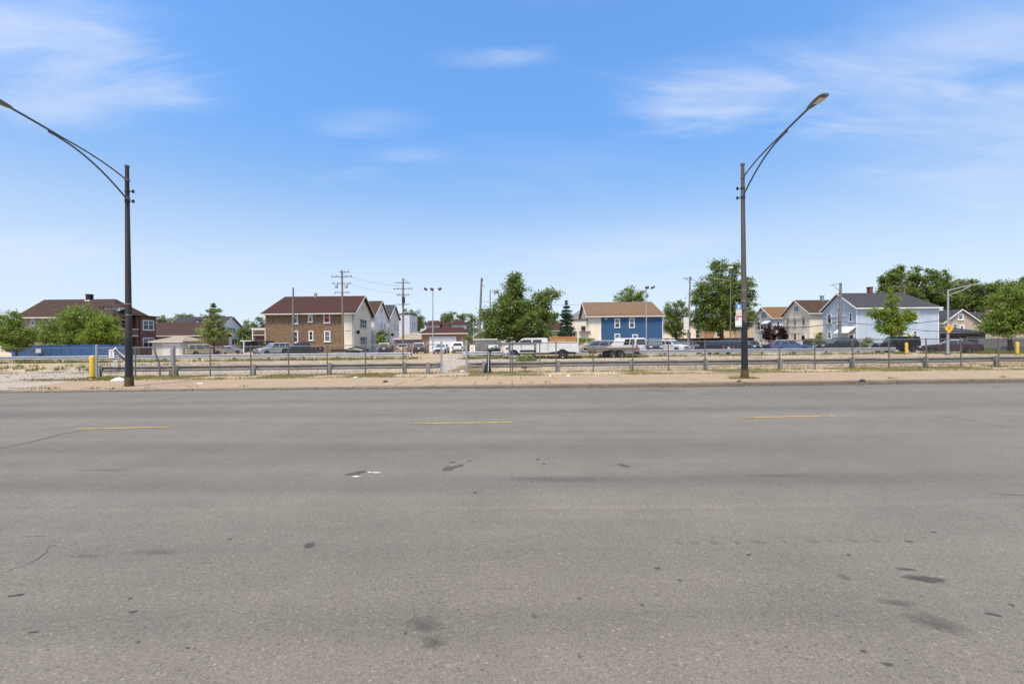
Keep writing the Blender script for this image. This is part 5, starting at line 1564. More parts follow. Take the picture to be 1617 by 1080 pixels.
tree('broadleaf_tree', 'smaller dark tree right of the blue house', 1069, 90, [(1066, 490, 19, 15), (1058, 508, 13, 16), (1076, 508, 15, 14), (1068, 522, 15, 10), (1072, 480, 8, 5)], 'leaf_deep', 8000, 0.30, 0.6, 0.3)
tree('broadleaf_tree', 'tree top showing above the blue house roof', 998, 102, [(1000, 466, 18, 12), (985, 473, 14, 10), (1010, 472, 10, 9), (998, 492, 20, 16)], 'leaf_mid', 6000, 0.34, 0.7, 0.3)
tree('broadleaf_tree', 'wide bushy green tree in front of the tan two-flat', 120, 61, [(128, 505, 34, 18), (95, 522, 32, 20), (140, 525, 40, 22), (115, 540, 44, 14), (160, 515, 22, 18), (75, 530, 16, 14), (120, 492, 20, 8)], 'leaf_mid', 24000, 0.22, 0.5, 0.2)
tree('broadleaf_tree', 'yellow-green feathery tree left of the left street lamp', 160, 57, [(160, 518, 18, 16), (150, 534, 22, 14), (170, 535, 20, 13), (160, 504, 9, 8), (178, 528, 9, 9)], 'leaf_bright', 12000, 0.19, 0.42, 0.14)
tree('broadleaf_tree', 'olive green young tree at the far left', 26, 52, [(22, 512, 12, 16), (14, 530, 16, 16), (36, 532, 16, 14), (22, 497, 6, 7), (26, 545, 20, 8), (44, 528, 8, 10)], 'leaf_mid', 12000, 0.17, 0.4, 0.12)
tree('broadleaf_tree', 'dense tree cut off by the left edge of the picture', -22, 62, [(-22, 505, 24, 16), (-10, 525, 22, 18), (-40, 525, 26, 20), (2, 512, 8, 7)], 'leaf_mid', 8000, 0.24, 0.5, 0.2)
tree('broadleaf_tree', 'slender bright green young tree before the light blue house', 1409, 50, [(1408, 480, 8, 16), (1400, 500, 17, 13), (1422, 505, 19, 13), (1388, 495, 13, 8), (1437, 500, 11, 10), (1410, 520, 24, 10), (1406, 464, 4, 6), (1380, 488, 6, 3), (1392, 517, 10, 6)], 'leaf_bright', 11000, 0.17, 0.36, 0.10, hollow=0.35)
tree('broadleaf_tree', 'full green tree at the right edge beside the far bollard', 1596, 45, [(1592, 475, 20, 18), (1580, 500, 22, 18), (1608, 495, 24, 22), (1590, 520, 30, 12), (1563, 513, 12, 9), (1625, 480, 24, 30), (1640, 515, 22, 16), (1600, 460, 12, 10)], 'leaf_mid', 21000, 0.18, 0.42, 0.20)
for lb_, px, Y, els, lf in (
        ('ragged dark tree top rising behind the light blue house chimney', 1402, 96, [(1402, 452, 12, 12), (1412, 440, 12, 14), (1396, 470, 14, 14), (1415, 462, 16, 16), (1394, 445, 4, 10), (1421, 429, 5, 11), (1410, 432, 4, 8)], 'leaf_deep'),
        ('tall dark tree behind the right end of the light blue house', 1450, 98, [(1440, 448, 11, 14), (1460, 446, 10, 13), (1450, 468, 26, 18), (1432, 463, 12, 14), (1447, 431, 5, 11), (1466, 433, 4, 11), (1437, 436, 4, 9)], 'leaf_deep'),
        ('spiky dark tree right of the light blue house roof', 1482, 97, [(1480, 450, 8, 12), (1490, 455, 10, 12), (1478, 470, 20, 18), (1497, 472, 14, 16), (1479, 434, 4, 11), (1492, 437, 5, 11), (1500, 447, 5, 6)], 'leaf_deep'),
        ('broad dark tree behind the right street light arm', 1525, 100, [(1522, 458, 20, 10), (1538, 442, 6, 5), (1515, 447, 5, 6), (1510, 472, 20, 14), (1540, 470, 20, 14), (1535, 448, 10, 8), (1525, 485, 28, 10)], 'leaf_deep'),
        ('dark round tree behind the grey roofed house', 1563, 98, [(1560, 462, 20, 16), (1575, 470, 16, 16), (1555, 480, 22, 14)], 'leaf_deep'),
        ('dark tree top at the right edge behind the full green tree', 1612, 102, [(1605, 458, 18, 12), (1630, 452, 20, 16), (1612, 475, 24, 16)], 'leaf_deep')):
    tree('broadleaf_tree', lb_, px, Y, els, lf, 12000, 0.38, 0.66, 0.35)
for lb_, px, Y, els in (
        ('round olive tree behind the low brick house', 722, 118, [(732, 508, 20, 14), (748, 512, 12, 16), (716, 510, 12, 10), (735, 527, 24, 12)]),
        ('small round tree top left of the olive tree', 706, 140, [(706, 503, 9, 8), (704, 515, 12, 10)]),
        ('green tree behind the pale flat-roofed house', 650, 135, [(648, 496, 14, 8), (658, 506, 12, 10), (650, 515, 18, 12), (668, 512, 10, 9)]),
        ('low tree line bump behind the brown bungalow, left one', 262, 150, [(258, 506, 16, 6), (262, 516, 22, 10)]),
        ('higher green tree top behind the brown bungalow', 291, 140, [(290, 503, 16, 6), (285, 515, 24, 10)]),
        ('green tree between the white house and the brick two-flat', 396, 128, [(408, 512, 12, 10), (394, 516, 10, 9), (402, 530, 20, 14)]),
        ('green tree patch behind the white porch canopy', 384, 96, [(386, 527, 7, 8), (388, 540, 8, 10)]),
        ('small tree glimpsed left of the dark spruce', 872, 150, [(873, 500, 8, 5), (870, 512, 12, 10)])):
    tree('background_tree', lb_, px, Y, els, 'leaf_far', 4500, 0.42, 0.75, 0.25, group='trees far behind the houses')
conifer('spruce_tree', 'dark conical spruce left of the blue house', 895, 74, 476, 530, 16, 'leaf_spruce', 10000, 16, size=0.24, ragged=0.32, droop=0.28)
conifer('pine_tree', 'layered light green conifer in front of the white slate-roofed house', 338, 62, 481, 540, 24, 'leaf_conifer', 8000, 15, size=0.24, ragged=0.6, droop=-0.10)
tree('purple_shrub', 'dark purple-leaved shrub before the white gabled house', 1223, 84, [(1213, 527, 9, 9), (1228, 524, 12, 9), (1238, 529, 8, 8), (1222, 534, 16, 6)], 'leaf_purple', 5000, 0.24, 0.5, 0.12, group='shrubs', cat='shrub')
tree('leafy_shrub', 'round green shrub beside the white gabled house row left of centre', 602, 78, [(602, 530, 9, 8), (600, 540, 11, 7)], 'leaf_mid', 2500, 0.22, 0.4, 0.07, group='shrubs', cat='shrub')
tree('leafy_shrub', 'bright green weed bush growing through the right fence', 828, 25.2, [(829, 567, 12, 7), (820, 573, 9, 6), (838, 565, 7, 7), (830, 576, 10, 6)], 'leaf_bright', 2600, 0.07, 0.14, 0.02, group='shrubs', cat='shrub')
tree('leafy_shrub', 'small conifer-like shrub between cream and light blue houses', 1294, 68, [(1294, 531, 5, 6), (1294, 540, 8, 6)], 'leaf_mid', 1800, 0.2, 0.35, 0.06, group='shrubs', cat='shrub')
tree('leafy_shrub', 'grey-green shrub below the light blue house wall', 1370, 60, [(1370, 541, 9, 6), (1364, 545, 7, 5)], 'leaf_conifer', 1500, 0.18, 0.35, 0.05, group='shrubs', cat='shrub')
tree('leafy_shrub', 'low green hedge growth below the cream extension', 920, 71, [(925, 537, 14, 4), (910, 540, 12, 5)], 'leaf_mid', 1800, 0.2, 0.35, 0.05, group='shrubs', cat='shrub')
tree('leafy_shrub', 'grey-green shrub between brick garage house and small pole', 742, 74, [(741, 532, 5, 5), (741, 541, 7, 8)], 'leaf_conifer', 1500, 0.18, 0.35, 0.05, group='shrubs', cat='shrub')
# the unbroken line of trees and roofs far off, which closes the horizon
E = []
for i in range(90):
    x = -260 + i * 5.8 + random.uniform(-2, 2)
    E.append((x, random.uniform(175, 205), random.uniform(1.5, 3.0), random.uniform(4, 7), 4, random.uniform(2.5, 4.2)))
pts = clumps(E, 26000, 1.1, hollow=0.5)
o = obj('distant_trees', leaf_mesh('distant_trees', pts, 0.8), 'leaf_far'); o['kind'] = 'stuff'
tag(o, 'unbroken far tree line closing the horizon behind the houses', 'tree line')


# weeds and grass: too many to count
def blades(name, label, pts, hgt, width, m, spread=0.5):
    n = len(pts)
    a_ = rng.uniform(0, 2 * math.pi, n); h_ = hgt * rng.uniform(0.35, 1.25, n)
    lean = rng.uniform(0, spread, n) * h_; la = rng.uniform(0, 2 * math.pi, n)
    V = np.empty((n, 3, 3)); w = width * rng.uniform(0.6, 1.4, n)
    V[:, 0] = pts + np.stack([np.cos(a_) * w, np.sin(a_) * w, 0 * w], 1)
    V[:, 1] = pts - np.stack([np.cos(a_) * w, np.sin(a_) * w, 0 * w], 1)
    V[:, 2] = pts + np.stack([np.cos(la) * lean, np.sin(la) * lean, h_], 1)
    me = bpy.data.meshes.new(name)
    me.vertices.add(3 * n); me.vertices.foreach_set('co', V.reshape(-1).astype(np.float32))
    me.loops.add(3 * n); me.loops.foreach_set('vertex_index', np.arange(3 * n, dtype=np.int32))
    me.polygons.add(n); me.polygons.foreach_set('loop_start', np.arange(0, 3 * n, 3, dtype=np.int32))
    me.update(calc_edges=True)
    o = obj(name, me, m); o['kind'] = 'stuff'; tag(o, label, 'grass')


def strip(n, x0, x1, y0, y1, patch=1.2, thresh=0.45, z=0.0):
    x = rng.uniform(x0, x1, n * 3)
    ph = rng.uniform(0, 6.28, 6); f = rng.uniform(0.4, 2.4, 6) / patch
    d = sum(np.sin(x * fi + p_) for fi, p_ in zip(f, ph)) / 6 * 0.9 + 0.5 + rng.normal(size=len(x)) * 0.08
    x = x[d > thresh][:n]
    y = rng.uniform(y0, y1, len(x)) + SLOPE * x
    return np.stack([x, y, np.full(len(x), z)], 1)


def tufts(n, x0, x1, y0, y1, per=26, r=0.16):
    c = np.stack([rng.uniform(x0, x1, n), rng.uniform(y0, y1, n), np.zeros(n)], 1)
    c[:, 1] += SLOPE * c[:, 0]
    q = c[:, None, :] + rng.normal(size=(n, per, 3)) * np.array([r, r, 0])
    return q.reshape(-1, 3)


blades('verge_grass', 'short dry green grass along the foot of the near fence', np.concatenate([strip(9000, L0 - 1, L1 + 0.3, 22.3, 24.4, 1.6, 0.50), strip(12000, R0 + 0.2, 40, 22.3, 24.5, 1.6, 0.50), strip(3500, L0 - 1, 40, 21.85, 22.4, 1.0, 0.46)]), 0.085, 0.012, 'grass_verge')
blades('verge_weeds', 'taller green weeds at the fence posts and along the walk edge', np.concatenate([strip(2600, L0 - 1.5, 40, 21.9, 22.5, 0.9, 0.56), tufts(60, L0, L1, 23.8, 24.4, 34, 0.16), tufts(70, R0 + 0.3, 38, 23.8, 24.5, 34, 0.16)]), 0.12, 0.010, 'weed_green')
blades('lot_weeds', 'green weeds in clumps along the far guardrail', np.concatenate([tufts(190, -52, XA(655, 46), 45.4, 47.0, 26, 0.26), tufts(150, XA(735, 46), XA(1010, 46), 43.5, 47.0, 30, 0.30), tufts(120, XA(1010, 46), 52, 45.0, 47.5, 22, 0.28), tufts(36, -44, -24, 30, 38)]), 0.30, 0.028, 'weed_green')
blades('lot_dry_grass', 'sparse dry straw-coloured grass over the gravel lot', np.concatenate([tufts(520, -40, 46, 25, 45, 22, 0.25), tufts(260, -60, 60, 44, 66, 22, 0.35), tufts(150, -3.4, -1.5, 24.6, 31, 24, 0.2), tufts(260, 5, 40, 25, 28, 22, 0.3)]), 0.09, 0.015, 'weed_dry')
blades('driveway_weeds', 'low weeds beside the driveway at far left', np.concatenate([tufts(60, -40, -24, 27.5, 29.0, 36, 0.3), tufts(36, -24, -19, 22.3, 22.9, 30, 0.16), tufts(10, -24, -12, 17.7, 18.2, 26, 0.12), tufts(10, -18, 26, 17.75, 18.0, 18, 0.10), tufts(12, lb.x - 0.6, lb.x + 0.3, lb.y - 0.45, lb.y - 0.15, 30, 0.12)]), 0.10, 0.012, 'weed_green')
blades('far_grass', 'long green grass beyond the maroon sedan at right', np.concatenate([tufts(500, XA(1530, 57), XA(1700, 57), 53, 55.5, 30, 0.4), tufts(70, XA(1560, 44), XA(1640, 44), 42, 44.5, 30, 0.3)]), 0.32, 0.03, 'weed_green')


# ------------------------------------------------------------------ utility poles, flood lights, cables
def pole_thing(name, label, px, py_top, Y, r=0.15, m='pole_wood', cat='utility pole', lean_px=0.0, group='utility poles'):
    z = ZA(px, py_top, Y); b = (XA(px - lean_px, Y, 550), Y, 0)
    root = thing(name, label, cat, b, 0, group)
    dx = XA(px, Y, py_top) - b[0]
    MB().tube([(0, 0, -0.2), (dx * 0.5, 0, z * 0.5), (dx, 0, z)], [r * 1.15, r, r * 0.75], 10).build('shaft', m, root, smooth=60)
    return root, z, dx


def crossarm(root, z, half, x=0.0, n=4, m='pole_wood_grey', yaw=0.0, ins=True, up=True):
    R = Matrix.Rotation(yaw, 3, 'Z')
    arm = MB().box((x, -0.16, z), (2 * half, 0.11, 0.13), M=R).build('crossarm', m, root)
    if ins:
        mb = MB()
        for i in range(n):
            q = R @ Vector((-half * 0.92 + 2 * half * 0.92 * i / max(1, n - 1), 0, 0)) + Vector((x, -0.16, z))
            s = 1 if up else -1
            MB().lathe([(0.02, 0.05 * s), (0.065, 0.10 * s), (0.03, 0.15 * s), (0.06, 0.2 * s), (0.02, 0.27 * s)], 8, c=q).build('insulator', 'insulator', arm)


r_, z, dx = pole_thing('utility_pole', 'tall wooden utility pole with three crossarms before the brick two-flat', 540, 427, 73, 0.17, lean_px=-2)
crossarm(r_, z - 0.35, 0.75, dx + 0.45, 3); crossarm(r_, z - 1.05, 1.7, dx, 5); crossarm(r_, z - 2.15, 1.5, dx, 5, up=True); crossarm(r_, z - 3.6, 1.2, dx, 3, up=False)
for x in (-0.85, 0.75):
    MB().lathe([(0.20, -0.4), (0.24, -0.36), (0.24, 0.3), (0.18, 0.38), (0.05, 0.45)], 12, c=(dx + x, -0.2, z - 2.5)).build('transformer', 'galvanized', r_, smooth=40)
r_, z, dx = pole_thing('utility_pole', 'wooden utility pole with two crossarms and dark transformer, right of the white gables', 636.5, 440, 78, 0.17)
crossarm(r_, z - 0.75, 1.3, dx, 3, ins=False); crossarm(r_, z - 1.75, 1.65, dx, 6, up=False); crossarm(r_, z - 2.9, 1.1, dx, 6)
MB().lathe([(0.24, -0.6), (0.28, -0.5), (0.28, 0.45), (0.2, 0.55)], 12, c=(dx + 0.1, -0.32, z - 3.7)).build('transformer', 'dark_hardware', r_, smooth=40); crossarm(r_, z - 4.5, 1.1, dx, 2, ins=False)
MB().tube([(dx, -0.1, z), (dx + 0.75, -0.1, z - 0.6)], 0.04, 6).build('brace', 'pole_wood_grey', r_)
r_, z, dx = pole_thing('utility_pole', 'plain grey pole before the left windows of the brick two-flat', 463, 455, 74, 0.16, 'pole_wood_grey')
MB().lathe([(0.13, z), (0.14, z + 0.04), (0.02, z + 0.08)], 10, c=(dx, 0, 0)).build('cap', 'dark_hardware', r_)
r_, z, dx = pole_thing('utility_pole', 'leaning grey utility pole left of the big green tree', 760.5, 439.5, 70, 0.19, 'pole_wood_grey', lean_px=5)
MB().box((dx + 0.12, -0.15, z - 0.25), (0.16, 0.16, 0.5)).build('cutout', 'dark_hardware', r_); MB().tube([(dx, -0.1, z - 0.9), (dx + 0.5, -0.1, z - 1.3), (dx + 0.45, -0.1, z - 1.5)], 0.05, 6).build('bracket', 'galvanized', r_)
pole_thing('utility_pole', 'thin bare pole rising behind the big green tree', 774, 458, 88, 0.12, 'pole_wood_grey')
r_, z, dx = pole_thing('sign_pole', 'short slim pole left of the big green tree', 748, 506, 62, 0.07, 'galvanized', 'pole')
r_, z, dx = pole_thing('utility_pole', 'leaning utility pole with white panel, left of the tallest tree', 1090, 436.5, 75, 0.16, 'pole_wood_grey', lean_px=3.5)
crossarm(r_, z - 0.35, 0.75, dx - 0.45, 3, ins=False); MB().tube([(dx, -0.1, z - 1.2), (dx - 0.7, -0.1, z - 0.4)], 0.04, 6).build('brace', 'pole_wood_grey', r_)
p = at(1083.5, 511, 74.6); o = MB().span((-0.42, -0.04, -1.05), (0.42, 0.04, 1.05)).build('hanging_panel', 'off_white', None, loc=p); tag(o, 'tall pale panel hung on the leaning utility pole', 'sign')
r_, z, dx = pole_thing('street_light', 'grey light pole standing within the tallest tree', 1153.5, 424, 80, 0.10, 'galvanized_dull', 'street light', group='grey street lights')
MB().span((dx - 0.35, -0.25, z), (dx + 0.35, 0.25, z + 0.3)).build('lamp_head', 'off_white', r_); MB().tube([(dx, 0, z - 2.2), (dx - 4.5, 0, z - 1.5)], 0.05, 6).build('mast_arm', 'galvanized', r_)
r_, z, dx = pole_thing('utility_pole', 'wooden utility pole in front of the light blue gable', 1327.5, 447, 61, 0.19, 'pole_wood_grey', lean_px=2)
MB().tube([(dx, -0.12, z - 0.1), (dx - 0.9, -0.12, z - 0.2), (dx - 1.45, -0.12, z - 0.35)], 0.04, 6).build('side_arm', 'pole_wood_grey', r_); MB().tube([(dx, -0.12, z - 1.35), (dx - 1.15, -0.12, z - 0.25)], 0.035, 6).build('brace', 'pole_wood_grey', r_)
r_, z, dx = pole_thing('utility_pole', 'utility pole rising behind the light blue house roof', 1428, 450.5, 82, 0.17, 'pole_wood')
crossarm(r_, z - 0.25, 1.6, dx - 1.4, 3, ins=False); MB().tube([(dx, -0.12, z - 1.7), (dx - 1.6, -0.12, z - 0.35)], 0.05, 6).build('brace', 'pole_wood', r_)


def flood(label, px, py, Y, heads):
    r_, z, dx = pole_thing('flood_light', label, px, py, Y, 0.085, 'galvanized', 'flood light', group='flood light poles')
    MB().tube([(dx + min(h_[0] for h_ in heads), 0, z + 0.02), (dx + max(h_[0] for h_ in heads), 0, z + 0.02)], 0.035, 6).build('bracket_arm', 'galvanized', r_)
    for hx, tilt in heads:
        M = Matrix.Rotation(tilt, 3, 'Y') @ Matrix.Rotation(rad(-25), 3, 'X')
        hd = MB().box((dx + hx, -0.1, z + 0.22), (0.52, 0.34, 0.20), M=M).build('lamp_head', 'dark_hardware', r_); MB().tube([(dx + hx, 0, z + 0.02), (dx + hx, -0.05, z + 0.2)], 0.03, 6).build('knuckle', 'dark_hardware', hd)


flood('three-headed flood light pole before the low brick house', 683.5, 459, 67, [(-1.05, 0.45), (-0.12, 0.2), (1.05, -0.35)])
flood('two-headed flood light pole before the blue house', 1020.5, 456.5, 66, [(0.08, -0.15), (0.95, -0.35)])
# right-hand street light with mast arm, carrying the yellow diamond
b = ground(1496.5, 560.5); b = Vector((b.x, b.y, 0)); zt = ZA(1498.5, 457.5, b.y)
sl = thing('street_light', 'grey street light with double mast arm beside the maroon sedan', 'street light', b, 0, 'grey street lights')
MB().tube([(0, 0, 0), (0.05, 0, zt * 0.5), (0.1, 0, zt)], [0.12, 0.095, 0.07], 12).build('pole', 'galvanized', sl, smooth=60)
MB().lathe([(0.24, -0.02), (0.24, 0.12), (0.17, 0.16)], 12).build('base_plate', 'galvanized_dull', sl)
e = at(1542, 449, b.y) - b
MB().tube([(0.1, 0, zt - 0.1), (e.x * 0.5, 0, zt + 0.25), (e.x, 0, e.z)], 0.045, 8).build('mast_arm', 'galvanized', sl, smooth=60)
MB().tube([(0.1, 0, zt - 0.55), (e.x * 0.5, 0, zt - 0.10), (e.x * 0.8, 0, zt + 0.32)], 0.035, 8).build('lower_arm', 'galvanized', sl, smooth=60)
MB().span((e.x - 0.1, -0.12, e.z - 0.05), (e.x + 0.55, 0.12, e.z + 0.08)).build('lamp_head', 'galvanized', sl)
yp = at(1498.5, 519, b.y - 0.16)
ys = thing('warning_sign', 'yellow diamond warning sign on the right street light', 'sign', yp)
mb = MB(); mb.prism([(0.0, -0.44), (0.40, -0.0), (0.0, 0.44), (-0.40, 0.0)], 1, -0.012, 0.0); mb.build('plate', 'sign_yellow', ys)
mb = MB(); mb.prism([(-0.10, 0.10), (0.10, 0.10), (0.10, 0.16), (-0.10, 0.16)], 1, -0.016, -0.0125).prism([(-0.05, -0.12), (0.09, -0.02), (0.05, 0.04), (-0.09, -0.06)], 1, -0.016, -0.0125); mb.build('symbol', 'dark_hardware', ys)


def wire(label, pts, sag=0.5, r=0.02, name='overhead_cable'):
    A, B = [Vector(at(*p)) for p in pts]
    path = []
    for i in range(17):
        t = i / 16; q = A.lerp(B, t); q.z -= sag * 4 * t * (1 - t); path.append(q)
    c = path[0].copy()
    tag(MB().tube([q - c for q in path], r, 5, False).build(name, 'cable', None, loc=c), label, 'cable')


wire('thick dark cable sagging past the cream and light blue houses', ((1176, 507, 60), (1327.5, 507.5, 60.7)), 0.85, 0.045)
wire('thick dark cable running right across the light blue house', ((1327.5, 507.5, 60.7), (1500, 503, 52)), 0.6, 0.035)
wire('dark cable from the right street light leftward at awning height', ((1440, 521, 64), (1640, 524, 50)), 0.2, 0.04)
wire('upper wire along the right tree tops, higher one', ((1428, 452, 82), (1720, 447, 66)), 0.7, 0.03)
wire('upper wire along the right tree tops, lower one', ((1428, 458, 82), (1720, 452, 66)), 0.7, 0.025)
wire('thin wire below the tree tops over the grey roofed house', ((1440, 484, 80), (1720, 478, 60)), 0.7, 0.025)
wire('thin wire crossing in front of the tallest tree', ((1090, 492, 75), (1326, 503, 61)), 0.5, 0.022)
wire('wire from the leaning pole to the tallest tree light', ((1090, 441, 75), (1153, 452, 80)), 0.3, 0.03)
wire('service wire over the maroon roof of the brick two-flat', ((465, 473, 74), (540, 482, 73)), 0.15, 0.018)


# ------------------------------------------------------------------ vehicles
KINDS = {
    # L, W, H, belt, clearance, wheel r, front axle from nose, rear axle from tail, lower top line (x as fraction, z), cabin base (rear, front), roof (rear, front), side window splits, roof half-width factor
    'sedan': dict(L=4.85, W=1.84, H=1.46, belt=0.93, cl=0.20, r=0.33, fa=0.95, ra=1.08, top=[(-.5, .55), (-.497, .86), (-.47, .97), (-.34, .98), (.16, .95), (.36, .86), (.46, .76), (.497, .62), (.5, .42)], base=(-.40, .18), roof=(-.20, .02), split=(0.0, 0.47, 1.0)),
    'suv': dict(L=4.75, W=1.90, H=1.74, belt=1.06, cl=0.24, r=0.37, fa=0.92, ra=0.95, top=[(-.5, .55), (-.497, .98), (-.47, 1.08), (-.34, 1.07), (.20, 1.04), (.38, 0.99), (.465, .90), (.497, .70), (.5, .45)], base=(-.485, .22), roof=(-.42, .06), split=(0.0, 0.30, 0.62, 1.0)),
    'minivan': dict(L=5.10, W=1.98, H=1.76, belt=1.02, cl=0.20, r=0.34, fa=0.92, ra=1.05, top=[(-.5, .5), (-.497, .95), (-.48, 1.03), (-.34, 1.03), (.28, 1.00), (.40, .90), (.475, .78), (.497, .62), (.5, .42)], base=(-.49, .31), roof=(-.455, .10), split=(0.0, 0.28, 0.62, 1.0)),
    'van': dict(L=5.50, W=2.0, H=2.08, belt=1.15, cl=0.24, r=0.36, fa=0.85, ra=1.25, top=[(-.5, .5), (-.498, 1.1), (-.49, 1.15), (-.3, 1.15), (.32, 1.12), (.44, 1.0), (.49, .86), (.5, .45)], base=(-.495, .36), roof=(-.475, .22), split=(0.0, 0.24, 0.50, 0.76, 1.0)),
    'pickup': dict(L=5.85, W=2.0, H=1.90, belt=1.14, cl=0.30, r=0.40, fa=0.98, ra=1.25, top=[(-.5, .6), (-.5, 1.12), (-.49, 1.16), (-.12, 1.16), (.20, 1.13), (.40, 1.09), (.475, 1.02), (.497, .80), (.5, .5)], base=(-.13, .22), roof=(-.105, .10), split=(0.0, 0.45, 1.0)),
    'hatch': dict(L=4.60, W=1.82, H=1.60, belt=0.98, cl=0.20, r=0.34, fa=0.92, ra=0.90, top=[(-.5, .5), (-.497, .92), (-.475, 1.0), (-.34, 1.0), (.17, .96), (.36, .88), (.465, .78), (.497, .62), (.5, .42)], base=(-.485, .20), roof=(-.40, .03), split=(0.0, 0.30, 0.62, 1.0)),
    'jeep': dict(L=4.20, W=1.86, H=1.84, belt=1.16, cl=0.32, r=0.40, fa=0.75, ra=0.85, top=[(-.5, .55), (-.5, 1.16), (-.30, 1.17), (.16, 1.14), (.40, 1.10), (.47, 1.06), (.497, .95), (.5, .55)], base=(-.495, .18), roof=(-.48, .12), split=(0.0, 0.34, 0.66, 1.0)),
}
WHEELS = {}


def wheel_meshes(r):
    if r not in WHEELS:
        t = MB().lathe([(r * 0.62, -0.10), (r * 0.94, -0.105), (r, -0.07), (r, 0.07), (r * 0.94, 0.105), (r * 0.62, 0.10)], 18, axis='Y').mesh('tyre', 40)
        mb = MB().lathe([(r * 0.63, -0.085), (r * 0.60, -0.108), (r * 0.52, -0.085), (r * 0.16, -0.095), (r * 0.14, -0.108)], 18, axis='Y').lathe([(r * 0.14, 0.108), (r * 0.16, 0.095), (r * 0.52, 0.085), (r * 0.60, 0.108), (r * 0.63, 0.085)], 18, axis='Y')
        w = mb.mesh('rim', 30)
        t.materials.append(MATS['tyre']); w.materials.append(MATS['rim'])
        WHEELS[r] = (t, w)
    return WHEELS[r]


def add_wheels(root, spots, r):
    t, w = wheel_meshes(r)
    for x, y in spots:
        o = obj('wheel', t, None, root, (x, y, r)); obj('rim', w, None, o)


